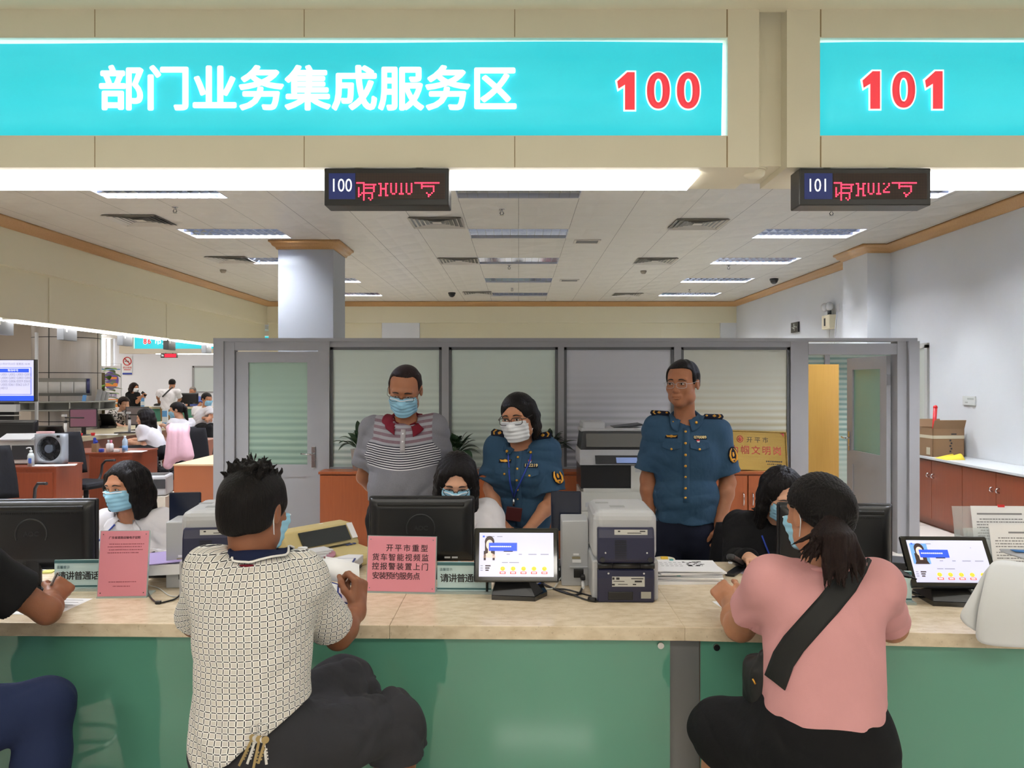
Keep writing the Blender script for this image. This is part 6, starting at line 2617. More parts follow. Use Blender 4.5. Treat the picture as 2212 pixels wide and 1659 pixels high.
# pen in the writing hand
w = Vector(PENHAND)
a, c = at(104, 1277, 2.80), at(125, 1236, 2.74)
o = root('pen', 'silver and black pen in the hand of the man at the left edge', 'pen', a)
MB().tube([(0, 0, 0), (c - a) * 0.12], [0.001, 0.0042], 10).tube([(c - a) * 0.12, (c - a) * 0.95, c - a], [0.0046, 0.0048, 0.004], 10).build('barrel', SILVER, o)
MB().tube([(c - a) * 0.98 + Vector((0.003, -0.004, 0)), (c - a) * 0.5 + Vector((0.003, -0.005, 0))], 0.0018, 6).build('clip', BLACK, o)
# pen lying before the pink sign
a, c = oz(812, 1276, 0.006), oz(842, 1278, 0.006)
o = root('pen', 'black and silver pen lying before the landscape pink sign', 'pen', a)
MB().cyl((c - a) * 0.1, (c - a) * 0.72, 0.0058).build('grip', BLACK, o)
MB().cyl((c - a) * 0.72, c - a, 0.0056, 0.0012).cyl((0, 0, 0), (c - a) * 0.1, 0.003).build('tip', SILVER, o)

# paper and purple folder beside the left printer; trays behind the left notice
p = onc(345, 1243)
o = root('document_tray', 'black desk tray with papers left of the left printer', 'tray', p + Vector((-0.02, 0.06, 0)))
MB().span((-0.09, -0.1, 0), (0.09, 0.13, 0.008)).span((-0.09, -0.1, 0.03), (0.09, 0.13, 0.036)).span((-0.092, -0.1, 0), (-0.086, 0.13, 0.06)).span((0.086, -0.1, 0), (0.092, 0.13, 0.06)).build('tray', BLACK, o)
MB().box((0.02, -0.102, 0.045), (0.06, 0.001, 0.012)).build('label', SILVER, o)
o = root('paper_block', 'block of white papers with a purple cover beside the left printer', 'paper', at(340, 1216, 3.12) + Vector((0, 0.05, 0)), R(12))
o.location.z = ZT + 0.06
MB().box((0, 0, 0.02), (0.2, 0.24, 0.04)).build('pages', PAPER, o)
MB(rot(0, -4, 0)).box((0, -0.005, 0.044), (0.2, 0.24, 0.003)).build('cover', mat('purple_cover', (168, 150, 204), 0.6), o)
sheet('yellow-green note behind the left speak-Mandarin block', onc(100, 1236), 0.06, 0.05, 0.2, mat('note_green', (190, 190, 90), 0.6), 0.004)
sheet('white papers below the left monitor', onc(35, 1236), 0.22, 0.16, 0.1, th=0.004)
sheet('white paper beside the left monitor', onc(198, 1218), 0.1, 0.14, 0.5, th=0.003)

# beige dot-matrix printer
BG = mat('aged_beige', (198, 180, 126), 0.5, noise=0.03, nscale=9)
p = onc(664, 1224)
o = root('dot_matrix_printer', 'aged beige dot-matrix printer right of the man in the check shirt', 'printer', p + Vector((0.0, 0.12, 0)), R(52))
b = MB()
prof = [(0.12, 0), (0.12, 0.11), (0.05, 0.155), (-0.03, 0.15), (-0.085, 0.07), (-0.085, 0)]
b.poly([(-0.19, u, v) for u, v in prof], (0.38, 0, 0))
f = b.build('housing', BG, o)
k = f.modifiers.new('bevel', 'BEVEL')
k.width = 0.012
k.segments = 3
MB().poly([(-0.12, -0.041, 0.142), (0.14, -0.041, 0.142), (0.14, -0.082, 0.082), (-0.12, -0.082, 0.082)], (0, -0.004, 0.003)).build('window', mat('smoked_window', (38, 44, 46), 0.1), o)
MB().poly([(0.15, -0.036, 0.148), (0.18, -0.036, 0.148), (0.18, -0.08, 0.085), (0.15, -0.08, 0.085)], (0, -0.004, 0.003)).build('label', PAPER, o)
MB().cyl((-0.19, 0.0, 0.07), (-0.205, 0.0, 0.07), 0.022).build('platen_knob', BG, o)
f = MB().poly([(-0.17, u, v) for u, v in [(-0.08, 0), (-0.08, 0.066), (-0.24, 0.048), (-0.25, 0.03), (-0.25, 0)]], (0.34, 0, 0)).build('front_tray', BG, o)
k = f.modifiers.new('bevel', 'BEVEL')
k.width = 0.008
k.segments = 2
MB(Matrix.Translation((0, -0.085, 0.069)) @ rot(7)).box((0, -0.003, 0), (0.26, 0.02, 0.002)).build('paper_slot', BLACK, o)
b = MB(Matrix.Translation((0, -0.085, 0.068)) @ rot(6.5))
for u in (0.1, 0.12, 0.14):
    b.box((u, -0.02, 0.002), (0.012, 0.012, 0.003))
b.build('button', mat('button_blue', (60, 74, 130), 0.4), o)
MB().box((0.06, 0.03, 0.153), (0.02, 0.01, 0.002)).build('scrap', PAPER, o)
# things before it
p = onc(690, 1243)
o = root('ink_pad', 'round pink ink pad before the beige printer', 'ink pad', p + Vector((0.0, 0.12, 0.052)))
MB().lathe((0, 0, 0), [(0, 0), (0.037, 0), (0.039, 0.007), (0.039, 0.016), (0.035, 0.02), (0, 0.02)]).build('case', mat('pink_plastic', (206, 148, 168), 0.4), o)
p = onc(690, 1247)
o = root('desk_tray', 'low white tray of papers on a black base before the beige printer', 'tray', p + Vector((0, 0.1, 0)), R(-4))
MB().box((0, 0, 0.008), (0.26, 0.2, 0.016)).build('base', BLACK, o)
MB().box((0, 0, 0.034), (0.27, 0.21, 0.035), bev=0.003).build('stack', PAPER, o)
p0 = p + Vector((0, 0.1, 0.052))
for k in range(6):
    sheet(['bottom booklet', 'second booklet', 'third booklet', 'fourth booklet', 'fifth booklet', 'top booklet'][k] + ' in the slanted pile before the beige printer', p0 + Vector((-0.085 + 0.008 * k, -0.0 + 0.004 * k, 0.0005 + 0.006 * k)), 0.12, 0.085, R(22 + 4 * k), (PAPER, SH2)[k % 2], 0.005, 'booklets piled before the beige printer', 'booklet')
o = sheet('white card with a blue border on the tray before the beige printer', p0 + Vector((0.07, -0.035, 0.0005)), 0.12, 0.08, R(4), BLUEP, 0.002, name='card')
MB().box((0, 0, 0.0022), (0.106, 0.066, 0.0006)).build('printed_face', PAPER, o)
o = tag(MB().grid([[p0 + Vector((-0.125 + 0.04 * u + 0.01 * v, 0.0 + 0.015 * math.sin(3 * u), 0.001 + 0.05 * v)) for u in (0, 0.3, 0.7, 1)] for v in (0, 0.5, 1.0)]).build('tissue', PAPER, thick=0.001), 'white tissue standing left of the pink ink pad', 'tissue')

# booklets in the hand of the man in the check shirt
hw = Vector(at(757, 1285, 2.53))
bk = root('licence_booklet', 'open blue booklet with white pages in the hand of the check-shirted man', 'booklet', at(728, 1262, 2.56))
L = Vector(bk.location)


def quadpx(pts, y0):
    return [at(px_, py_, y) - L for px_, py_, y in pts]


MB().poly(quadpx([(701, 1252, 2.60), (771, 1273, 2.56), (757, 1307, 2.52), (699, 1290, 2.56)], 0), (0, 0.004, -0.002)).build('cover', mat('booklet_blue', (40, 54, 132), 0.5), bk)
MB().poly(quadpx([(703, 1257, 2.594), (729, 1264, 2.578), (727, 1296, 2.545), (702, 1289, 2.558)], 0), (0, -0.001, 0.002)).build('page', PAPER, bk)
MB().poly(quadpx([(733, 1265, 2.576), (768, 1275, 2.553), (756, 1303, 2.518), (731, 1297, 2.543)], 0), (0, -0.001, 0.002)).build('page', mat('pink_page', (222, 206, 214), 0.6), bk)
for k, (pts) in enumerate(([(695, 1206, 2.66), (722, 1210, 2.64), (752, 1217, 2.61), (773, 1269, 2.56), (735, 1258, 2.59), (702, 1252, 2.60)], [(703, 1202, 2.68), (738, 1208, 2.66), (776, 1219, 2.62), (778, 1262, 2.575), (740, 1255, 2.60), (706, 1248, 2.615)])):
    q = quadpx(pts, 0)
    MB().grid([q[:3], [(q[0] + q[5]) / 2 + Vector((0, -0.008, 0)), (q[1] + q[4]) / 2 + Vector((0, -0.01, 0)), (q[2] + q[3]) / 2 + Vector((0, -0.006, 0))], [q[5], q[4], q[3]]]).build('leaf', PAPER, bk, thick=0.0012)

# ------------------------------------------------------------------ acrylic rack and papers at the right end
p = onc(2180, 1268)
rk = root('acrylic_rack', 'clear two-tier acrylic rack at the right end of the counter', 'rack', (1.78, 2.9, ZT), R(-2))
b = MB()
for y, z0, z1, ln in ((0.1, 0.03, 0.33, 12), (0.03, 0.02, 0.26, 12)):
    T = Matrix.Translation((0, y, z0)) @ rot(-ln)
    b2 = T @ Vector((0, 0, 0))
    b.M = T
    b.box((0.06, 0.004, (z1 - z0) / 2), (0.36, 0.003, z1 - z0))
    b.box((-0.12, -0.015, (z1 - z0) * 0.35), (0.003, 0.04, (z1 - z0) * 0.7))
    b.box((0.06, -0.034, (z1 - z0) * 0.2), (0.36, 0.003, (z1 - z0) * 0.4))
b.M = Matrix.Identity(4)
b.box((0.06, 0.06, 0.004), (0.36, 0.2, 0.008))
b.build('shelf', mat('clear_acrylic', (214, 224, 226), 0.05, alpha=0.3), rk)


def printed(label, T, w, h, rows, title, wide=False):
    o = root('printed_notice', label, 'paper', (1.78, 2.9, ZT), R(-2))
    MB(T).box((0, 0, h / 2), (w, 0.001, h)).build('sheet', PAPER, o)
    b = MB(T)
    b.box((0, -0.0008, h - 0.03), (w * title, 0.0004, 0.006))
    rz_ = random.Random(int(h * 1000))
    for i in range(rows):
        z = h - 0.05 - i * 0.0105
        x = -w * 0.42 + (0.012 if i % 4 == 0 else 0)
        while x < w * 0.4:
            ww = rz_.uniform(0.004, 0.012)
            b.box((x + ww / 2, -0.0008, z), (ww, 0.0004, 0.0036))
            x += ww + rz_.uniform(0.001, 0.004)
    b.build('small_print', GREYINK, o)
    return o


o = printed('white notice with a printed table in the rear tier of the acrylic rack', Matrix.Translation((0.05, 0.095, 0.035)) @ rot(-12), 0.21, 0.297, 8, 0.8)
MB(Matrix.Translation((0.05, 0.095, 0.035)) @ rot(-12)).box((0.01, 0.0, 0.297), (0.025, 0.004, 0.01)).build('clip', RED, o)
printed('white notice with a printed text in the front tier of the acrylic rack', Matrix.Translation((0.075, 0.024, 0.025)) @ rot(-12), 0.21, 0.25, 16, 0.35)

# sheaf of blank sheets leaning on the rack and drooping over the counter edge
sf = root('paper_sheaf', 'curled sheaf of blank white sheets drooping over the counter edge at the right end', 'paper', at(2160, 1300, 2.46))
L = Vector(sf.location)


def droop(pts, nm, m):
    rows = []
    for row in pts:
        rows.append([at(a, c, y) - L for a, c, y in row])
    f = MB().grid(rows).build(nm, m, sf, thick=0.0015)
    if len(pts) > 3:
        s_ = f.modifiers.new('smooth', 'SUBSURF')
        s_.levels = s_.render_levels = 2
        bmx = bmesh.new()
        bmx.from_mesh(f.data)
        cr = bmx.edges.layers.float.new('crease_edge')
        for e in bmx.edges:
            if e.is_boundary:
                e[cr] = 1.0
        bmx.to_mesh(f.data)
        bmx.free()
    return f


SHEAF = mat('sheaf_paper', (206, 208, 210), 0.7)
droop([[(2137, 1206, 2.56), (2190, 1212, 2.55), (2260, 1222, 2.55)], [(2128, 1250, 2.50), (2190, 1262, 2.49), (2262, 1268, 2.49)], [(2112, 1318, 2.455), (2190, 1330, 2.44), (2264, 1334, 2.44)], [(2108, 1360, 2.45), (2190, 1366, 2.43), (2264, 1368, 2.43)], [(2105, 1394, 2.45), (2190, 1398, 2.42), (2264, 1402, 2.42)]], 'top_sheet', SHEAF)
droop([[(2138, 1208, 2.565), (2200, 1216, 2.56)], [(2112, 1262, 2.51), (2190, 1268, 2.50)], [(2078, 1318, 2.47), (2150, 1350, 2.46)], [(2066, 1340, 2.465), (2140, 1385, 2.455)]], 'lower_sheet', SHEAF)
droop([[(2160, 1186, 2.62), (2212, 1186, 2.62), (2270, 1190, 2.62)], [(2162, 1192, 2.6), (2212, 1204, 2.59), (2270, 1212, 2.59)], [(2190, 1200, 2.57), (2225, 1212, 2.56), (2270, 1226, 2.56)]], 'grey_sheet', mat('grey_sheet', (150, 152, 156), 0.6))
droop([[(2182, 1187, 2.615), (2270, 1192, 2.615)], [(2195, 1192, 2.605), (2270, 1198, 2.605)]], 'blue_edge', mat('blue_edge', (60, 120, 190), 0.5))
# router behind the right terminal
p = onc(1962, 1245)
o = root('network_box', 'flat black box behind the right touch screen', 'electronics', p + Vector((0.02, 0.14, 0)), R(-25))
MB().box((0, 0, 0.02), (0.2, 0.14, 0.04), bev=0.004).build('case', BLACK, o)
sheet('white papers behind the right touch screen', onc(1945, 1262) + Vector((0, 0.03, 0)), 0.12, 0.16, R(-20), th=0.004)
# ------------------------------------------------------------------ in front of the partition
def cabinet(label, x0, x1, y0, y1, z, doors, m=None, handles=True, group=None):
    o = root('cabinet', label, 'cabinet', (x0, y0, 0), 0, group)
    m = m or ORANGE
    w, d = x1 - x0, y1 - y0
    b = MB()
    b.span((0, 0.02, 0.06), (w, d, z - 0.02)).span((0.01, 0.03, 0), (w - 0.01, d, 0.06))
    b.build('carcass', m, o)
    MB().span((-0.008, -0.008, z - 0.022), (w + 0.008, d, z)).build('top', m, o)
    for i in range(doors):
        a, c = w * i / doors + 0.006, w * (i + 1) / doors - 0.006
        f = MB().span((a, 0.0, 0.075), (c, 0.02, z - 0.035)).build('door', m, o)
        if handles:
            hx = c - 0.035 if i % 2 == 0 else a + 0.035
            MB().tube([(hx, 0.0, z - 0.19), (hx, -0.025, z - 0.2), (hx, -0.025, z - 0.29), (hx, 0.0, z - 0.3)], 0.006, 8, 1).build('handle', CHROME, f)
    return o


CY = 7.1
CK = CY / FPX


def cx(v):
    return (v - VX) * CK


CZ = EYE - (1019 - VY) * CK
cabinet('orange wood cabinet left of the copier, below the plants', cx(690), cx(1050), CY, PY - 0.07, CZ, 2, handles=False)
cabinet('orange wood cabinet right behind the uniformed woman, touching the copier', cx(1052), cx(1258), CY, PY - 0.07, CZ, 1, handles=False)
cabinet('orange wood cabinet with handles below the gold plaque', cx(1515), cx(1716), CY, PY - 0.07, CZ, 2)

# copier
cp = root('copier', 'tall white and black office copier beside the uniformed man', 'copier', at(1330, 1200, 6.55), 0)
cp.location.z = 0
k_ = 6.55 / FPX
W = 150 * k_


def cz(py_):
    return EYE - (py_ - VY) * k_


CPW = mat('copier_white', (196, 197, 192), 0.45)
b = MB()
b.span((-W / 2, 0, 0.05), (W / 2, 0.5, cz(1062)))
b.span((-W / 2 + 0.02, 0.0, cz(1062)), (W / 2, 0.5, cz(1055)))
b.build('body', CPW, cp)
MB().span((-W / 2, 0.01, cz(1056)), (W * 0.25, 0.5, cz(1006))).build('output_bay', BLACK, cp)
f = MB().span((W * 0.22, -0.005, cz(1057)), (W / 2, 0.5, cz(1006))).build('front_door', CPW, cp)
MB().span((W * 0.28, -0.008, cz(1020)), (W * 0.42, -0.004, cz(1008))).build('label', SILVER, f)
for z0, z1 in ((1063, 1102), (1104, 1150), (1152, 1195)):
    f = MB().span((-W / 2 + 0.004, -0.012, cz(z1)), (W / 2 - 0.004, 0.0, cz(z0))).build('paper_drawer', CPW, cp)
    MB().span((-0.03, -0.016, cz(z0 + 24)), (0.03, -0.011, cz(z0 + 19))).build('badge', NAVY, f)
    MB().span((-W * 0.14, -0.015, cz(z1)), (W * 0.14, -0.011, cz(z1 - 3))).build('grip', DARK, f)
    MB().span((-W * 0.44, -0.014, cz(z0 + 32)), (-W * 0.38, -0.011, cz(z0 + 22))).build('indicator', SILVER, f)
b = MB()
b.poly([(-W / 2 - 0.01, -0.02, cz(1004)), (W / 2 + 0.01, -0.02, cz(1004)), (W / 2 + 0.01, -0.02, cz(990)), (-W / 2 - 0.01, -0.02, cz(990))], (0, 0.5, 0))
b.poly([(-W / 2 - 0.01, -0.02, cz(990)), (-W / 2 - 0.01, 0.48, cz(990)), (-W / 2 - 0.01, 0.48, cz(972)), (-W / 2 - 0.01, 0.02, cz(972))], (W + 0.02, 0, 0))
b.build('scanner_base', SILVER, cp)
f = MB().poly([(-W * 0.3, -0.06, cz(1001)), (W * 0.5, -0.06, cz(1001)), (W * 0.5, -0.01, cz(984)), (-W * 0.3, -0.01, cz(984))], (0, 0.01, 0.004)).build('control_panel', DARK, cp)
MB().poly([(W * 0.0, -0.0615, cz(998.5)), (W * 0.3, -0.0615, cz(998.5)), (W * 0.3, -0.02, cz(988)), (W * 0.0, -0.02, cz(988))], (0, -0.001, 0.001)).build('display', mat('copier_lcd', (130, 150, 200), 0.2, emit=0.25), f)
b = MB()
b.poly([(-W / 2, 0.02, cz(972)), (-W / 2 + 0.02, 0.08, cz(934)), (-W / 2 + 0.02, 0.46, cz(930)), (-W / 2, 0.46, cz(972))], (W * 0.98, 0, 0))
b.build('document_feeder', DARK, cp)
b = MB()
b.poly([(-W * 0.42, 0.015, cz(966)), (W * 0.4, 0.015, cz(966)), (W * 0.4, 0.07, cz(938)), (-W * 0.42, 0.07, cz(938))], (0, -0.006, 0.001))
b.build('feeder_panel', mat('copier_grey', (96, 96, 92), 0.4), cp)
b = MB()
b.box((-W * 0.3, 0.26, cz(921)), (W * 0.33, 0.34, 0.07), bev=0.015)
b.box((-W * 0.02, 0.26, cz(930)), (W * 0.95, 0.34, 0.03), bev=0.01)
b.build('feeder_lid', SILVER, cp)
MB().poly([(0.0, 0.12, cz(928)), (W * 0.42, 0.12, cz(921)), (W * 0.42, 0.4, cz(921)), (0.0, 0.4, cz(928))], (0, 0, 0.012)).build('feeder_tray', DARK, cp)
MB().span((-W / 2, 0.02, 0), (W / 2, 0.48, 0.05)).build('plinth', DARK, cp)

# gold plaque leaning on the glass
g = NG('brushed_brass', 0.22, 0.75)
g.color(g.mix(g.noise(g.scale(g.coord(), (3, 60, 60)), 3, 3), (140, 112, 56), (166, 138, 78)))
BRASS = g.m
pq = root('award_plaque', 'gold award plaque with red Chinese characters leaning on the glass', 'plaque', (cx(1640), CY + 0.1, CZ))
w, h = 135 * CK, 0.36
T = rot(-14) @ rot(0, 2, 0)
MB(T).box((0, 0, h / 2), (w, 0.012, h)).build('plate', BRASS, pq)
b = MB(T)
b.box((0, -0.008, 0.006), (w + 0.014, 0.02, 0.012)).box((0, -0.008, h - 0.004), (w + 0.014, 0.02, 0.008)).box((-w / 2 - 0.003, -0.008, h / 2), (0.008, 0.02, h)).box((w / 2 + 0.003, -0.008, h / 2), (0.008, 0.02, h))
b.build('frame', BRASS, pq)
PRED = mat('plaque_red', (150, 34, 28), 0.5)
PBLK = mat('plaque_black', (46, 36, 22), 0.5)
for i, c in enumerate('巾帼文明岗'):
    text(c, 0.083, PRED, pq, T @ facing(-0.19 + i * 0.097, -0.0065, 0.178), 0, 0.0003, 'lettering', 'CENTER', bold=0.0006)
for i, c in enumerate('开平市'):
    text(c, 0.055, PBLK, pq, T @ facing(-0.05 + i * 0.072, -0.0065, 0.275), 0, 0.0003, 'lettering', 'CENTER')
b = MB(T)
for i in range(9):
    b.box((0.1 + i * 0.0165, -0.0065, 0.085), (0.012, 0.0006, 0.013))
for i in range(8):
    b.box((0.11 + i * 0.0165, -0.0065, 0.06), (0.010, 0.0006, 0.009))
b.build('small_print', PBLK, pq)
b = MB(T)
b.tube([Vector((-0.135 + 0.026 * math.cos(t), -0.0065, 0.282 + 0.03 * math.sin(t))) for t in np.linspace(0, 2 * PI, 19)], 0.004, 6)
b.ball((-0.135, -0.0065, 0.282), (0.016, 0.002, 0.02), 10)
for q in (-1, 1):
    for zz in (0.03, h - 0.03):
        s_ = 1 if zz > 0.1 else -1
        b.poly([(q * (w / 2 - 0.012), -0.0065, zz + s_ * 0.018), (q * (w / 2 - 0.05), -0.0065, zz + s_ * 0.014), (q * (w / 2 - 0.03), -0.0065, zz + s_ * 0.004), (q * (w / 2 - 0.016), -0.0065, zz - s_ * 0.022)], (0, -0.0006, 0))
b.build('crest', PRED, pq)

# potted plants
LEAF = mat('leaf_green', (36, 62, 36), 0.4, noise=0.2, nscale=12)
LEAFB = mat('leaf_bright', (92, 128, 52), 0.4, noise=0.2, nscale=12)
POTM = mat('white_pot', (206, 204, 200), 0.35)


def leaf_rows(base, d, L, w, droop_):
    d = Vector(d).normalized()
    side = d.cross(Vector((0, 0, 1)))
    if side.length < 0.1:
        side = Vector((1, 0, 0))
    side.normalize()
    rows = []
    for k in range(8):
        t = k / 7
        c = Vector(base) + d * L * t + Vector((0, 0, -droop_ * t * t))
        ww = w * math.sin(PI * min(1, 0.08 + t * 0.92)) ** 0.8 if k < 7 else 0.0005
        up = Vector((0, 0, 0.25 * ww))
        rows.append([c - side * ww + up, c, c + side * ww + up])
    return rows


def leafy(label, p, n, L, w, seed, pot=(0.09, 0.15), elev=(20, 80), m=None, stem=0.0, group=None):
    o = root('potted_plant', label, 'plant', p, 0, group)
    pr_, ph = pot
    MB().lathe((0, 0, 0), [(0, 0), (pr_ * 0.75, 0), (pr_, ph), (pr_ * 1.04, ph), (pr_ * 0.92, ph - 0.02), (0, ph - 0.02)]).build('pot', POTM, o)
    rg = random.Random(seed)
    if stem:
        MB().tube([(0, 0, ph - 0.03), (0.01, 0, ph + stem * 0.5), (0, 0.01, ph + stem)], [0.014, 0.008]).build('stem', LEAFB, o)
    for k in range(n):
        a = rg.uniform(0, 2 * PI)
        e = R(rg.uniform(*elev))
        d = Vector((math.cos(a) * math.cos(e), math.sin(a) * math.cos(e) * (0.25 if math.sin(a) > 0 else 0.8), math.sin(e)))
        z0 = ph - 0.02 + (stem * (k / n) if stem else 0)
        st = Vector((0, 0, z0)) + d * L * 0.35
        b = MB()
        b.tube([(0, 0, z0), (st + Vector((0, 0, z0))) / 2 + Vector((0, 0, 0.01)), st], 0.003, 5)
        b.grid(leaf_rows(st, d, L * rg.uniform(0.7, 1.05), w, L * rg.uniform(0.25, 0.6)))
        b.build('leaf', m or LEAF, o)
    return o


k2 = (CY + 0.14) / FPX
leafy('potted plant on the cabinet left of the man in the polo shirt', (at(778, 1015, CY + 0.14).x, CY + 0.14, CZ), 20, 0.26, 0.035, 3, (0.085, 0.19), (30, 85))
leafy('potted plant on the cabinet right of the man in the polo shirt', (at(984, 1015, CY + 0.14).x, CY + 0.14, CZ), 34, 0.24, 0.038, 5, (0.085, 0.15), (15, 80))
leafy('potted plant on the cabinet behind the uniformed woman', (at(1182, 1015, CY + 0.14).x, CY + 0.14, CZ), 34, 0.25, 0.038, 8, (0.085, 0.17), (15, 80))

# right wall: low cabinets with a pale top, box, emergency lamp, exit sign, thermostat
ORD = ['low brown wall cabinet farthest back, under the cardboard box', 'second low brown wall cabinet from the cardboard box', 'third low brown wall cabinet from the cardboard box', 'low brown wall cabinet nearest to the acrylic rack']
ys = [9.3, 8.1, 6.95, 5.8, 4.6]
for i in range(4):
    o = root('wall_cabinet', ORD[i], 'cabinet', (4.5, ys[i + 1], 0), 0, 'low brown cabinets along the right wall')
    d = ys[i] - ys[i + 1]
    MB().span((0.02, 0, 0.08), (0.43, d, 0.735)).span((0.05, 0.01, 0), (0.43, d - 0.01, 0.08)).build('carcass', BROWN, o)
    for j in (0, 1):
        f = MB().span((0, j * d / 2 + 0.004, 0.09), (0.02, (j + 1) * d / 2 - 0.004, 0.72)).build('door', BROWN, o)
        hy = d / 2 - 0.05 + j * 0.1
        MB().tube([(0, hy, 0.58), (-0.03, hy, 0.575), (-0.03, hy, 0.545), (0, hy, 0.54)], 0.008, 8, 1).build('handle', CHROME, f)
o = root('worktop', 'pale worktop on the low brown wall cabinets', 'worktop', (4.48, 4.6, 0.735))
MB().span((0, 0, 0), (0.455, 4.7, 0.022)).build('slab', mat('pale_laminate', (206, 210, 212), 0.35), o)
b = root('carton', 'brown cardboard carton with clear tape on the wall cabinets', 'box', (4.54, 8.75, 0.757), R(4))
CARD = mat('cardboard', (132, 102, 72), 0.75, noise=0.08, nscale=5)
b1 = MB()
b1.span((0, 0, 0), (0.36, 0.008, 0.31)).span((0, 0.4, 0), (0.36, 0.408, 0.31)).span((0, 0, 0), (0.008, 0.4, 0.31)).span((0.352, 0, 0), (0.36, 0.4, 0.31)).span((0, 0, 0), (0.36, 0.4, 0.008))
b1.build('carton_wall', CARD, b)
for q, T in ((0, Matrix.Translation((0.18, 0.0, 0.31)) @ rot(20)), (1, Matrix.Translation((0.18, 0.408, 0.31)) @ rot(-30))):
    MB(T).box((0, 0, 0.05), (0.36, 0.004, 0.1)).build('flap', CARD, b)
TAPE = mat('clear_tape', (200, 190, 165), 0.12)
MB().span((0.0, -0.0015, 0.2), (0.36, 0.0, 0.235)).span((-0.0015, 0, 0.2), (0, 0.4, 0.235)).span((-0.0015, 0.05, 0.02), (0, 0.12, 0.1)).build('tape', TAPE, b)
f = MB()
for q in range(5):
    f.box((0.2 + 0.012 * (q % 2), -0.001, 0.06 + q * 0.03), (0.02, 0.001, 0.018))
f.box((0.24, -0.001, 0.25), (0.06, 0.001, 0.014))
f.build('print', INK, b)
o = root('stick', 'red stick standing in the cardboard carton', 'stick', (4.66, 8.98, 0.77))
MB().tube([(0, 0, 0), (0.02, 0.01, 0.3), (0.035, 0.015, 0.52)], [0.012, 0.02, 0.022]).ball((0.036, 0.015, 0.525), 0.024).build('handle', RED, o)
o = root('bottle', 'green topped bottle in the cardboard carton', 'bottle', (4.78, 8.95, 0.77))
MB().lathe((0, 0, 0), [(0, 0), (0.035, 0), (0.035, 0.24), (0.014, 0.3), (0.014, 0.33), (0, 0.33)]).build('body', mat('green_plastic', (40, 120, 70), 0.3), o)
MB().cyl((0, 0, 0.33), (0, 0, 0.36), 0.018).build('cap', mat('green_cap', (60, 150, 90), 0.4), o)
o = tag(MB().grid([[(4.5 + 0.05 * u, 8.4 + 0.12 * v, 0.7585 + 0.015 * u * abs(math.sin(v * 2))) for v in np.linspace(0, 2, 9)] for u in range(5)]).build('yellow_cloth', mat('yellow_paper', (230, 205, 60), 0.6), thick=0.002), 'yellow paper lying before the cardboard carton', 'paper')
o = root('exit_sign', 'small black exit sign on the right wall', 'sign', (XR - 0.03, 14.2, 2.55))
MB().box((0.01, 0, 0), (0.03, 0.36, 0.18)).build('box', BLACK, o)
b = MB(Matrix.Translation((-0.007, 0, 0)))
b.ball((0, 0.02, 0.05), (0.001, 0.018, 0.018), 10)
b.box((0, 0.02, 0.01), (0.002, 0.03, 0.05)).box((0, 0.045, -0.02), (0.002, 0.05, 0.014)).box((0, 0, -0.035), (0.002, 0.016, 0.05)).box((0, -0.03, 0.015), (0.002, 0.05, 0.012)).box((0, -0.1, 0), (0.002, 0.05, 0.014)).box((0, 0.1, 0), (0.002, 0.05, 0.014))
b.build('running_figure', mat('sign_grey', (200, 206, 200), 0.5), o)
e = root('emergency_lamp', 'cream twin emergency lamp on the right wall', 'lamp', (XR - 0.06, 12.55, 2.52))
MB().box((0, 0, 0), (0.12, 0.3, 0.22), bev=0.01).build('battery_box', mat('cream_plastic2', (226, 216, 186), 0.5), e)
MB().box((-0.061, 0.02, 0.0), (0.004, 0.06, 0.12)).build('panel', DARK, e)
MB().cyl((0, -0.02, 0.11), (0, -0.02, 0.18), 0.03).build('bracket', BLACK, e)
for q in (-1, 1):
    MB().ball((-0.03, q * 0.09, 0.24), (0.06, 0.07, 0.07), 14).build('lamp_head', mat('lamp_clear', (216, 216, 216), 0.15), e)
MB().box((0.05, -0.24, 0.2), (0.02, 0.09, 0.12)).build('socket_plate', WHITEP, e)
MB().tube([(0.03, -0.24, 0.16), (0.0, -0.25, -0.1), (0.0, -0.2, -0.4), (0.02, 0.0, -0.42), (0.03, 0.06, -0.25), (0.03, 0.05, -0.1)], 0.008, 6, 2).build('cord', WHITEP, e)
o = root('thermostat', 'small white thermostat panel on the right wall', 'switch', (XR - 0.008, 8.72, 1.375))
MB().box((0, 0.02, 0), (0.016, 0.24, 0.10), bev=0.004).build('plate', mat('thermostat_white', (214, 216, 212), 0.4), o)
MB().box((-0.009, -0.02, 0.02), (0.002, 0.12, 0.02)).box((-0.009, 0.06, -0.02), (0.002, 0.05, 0.014)).build('display', mat('thermo_grey', (180, 184, 178), 0.4), o)

# ------------------------------------------------------------------ side office to the left
o = root('side_cupboard', 'brown wooden cupboard left of the partition end', 'cupboard', (-3.43, 7.95, 0))
MB().span((0, 0, 0), (0.62, 1.3, 0.745)).build('carcass', mat('side_brown', (146, 82, 48), 0.4), o)
MB().span((-0.005, -0.005, 0.745), (0.625, 1.3, 0.76)).build('top', mat('side_top', (208, 176, 140), 0.4), o)
o = root('carton', 'low white carton under the small grey printer', 'box', (-3.95, 8.5, 0))
MB().span((-0.2, -0.02, 0), (0.2, 0.4, 0.36)).build('carton_wall', mat('white_carton', (200, 194, 180), 0.6), o)
o = root('small_printer', 'small grey laser printer left of the brown cupboard', 'printer', (-3.93, 8.5, 0.36), R(12))
MB().box((0, 0.18, 0.11), (0.34, 0.36, 0.21), bev=0.02).build('housing', SILVER, o)
MB().box((0.1, 0.0, 0.13), (0.12, 0.01, 0.1)).box((0.02, 0.2, 0.217), (0.24, 0.26, 0.006)).build('paper_door', DARK, o)
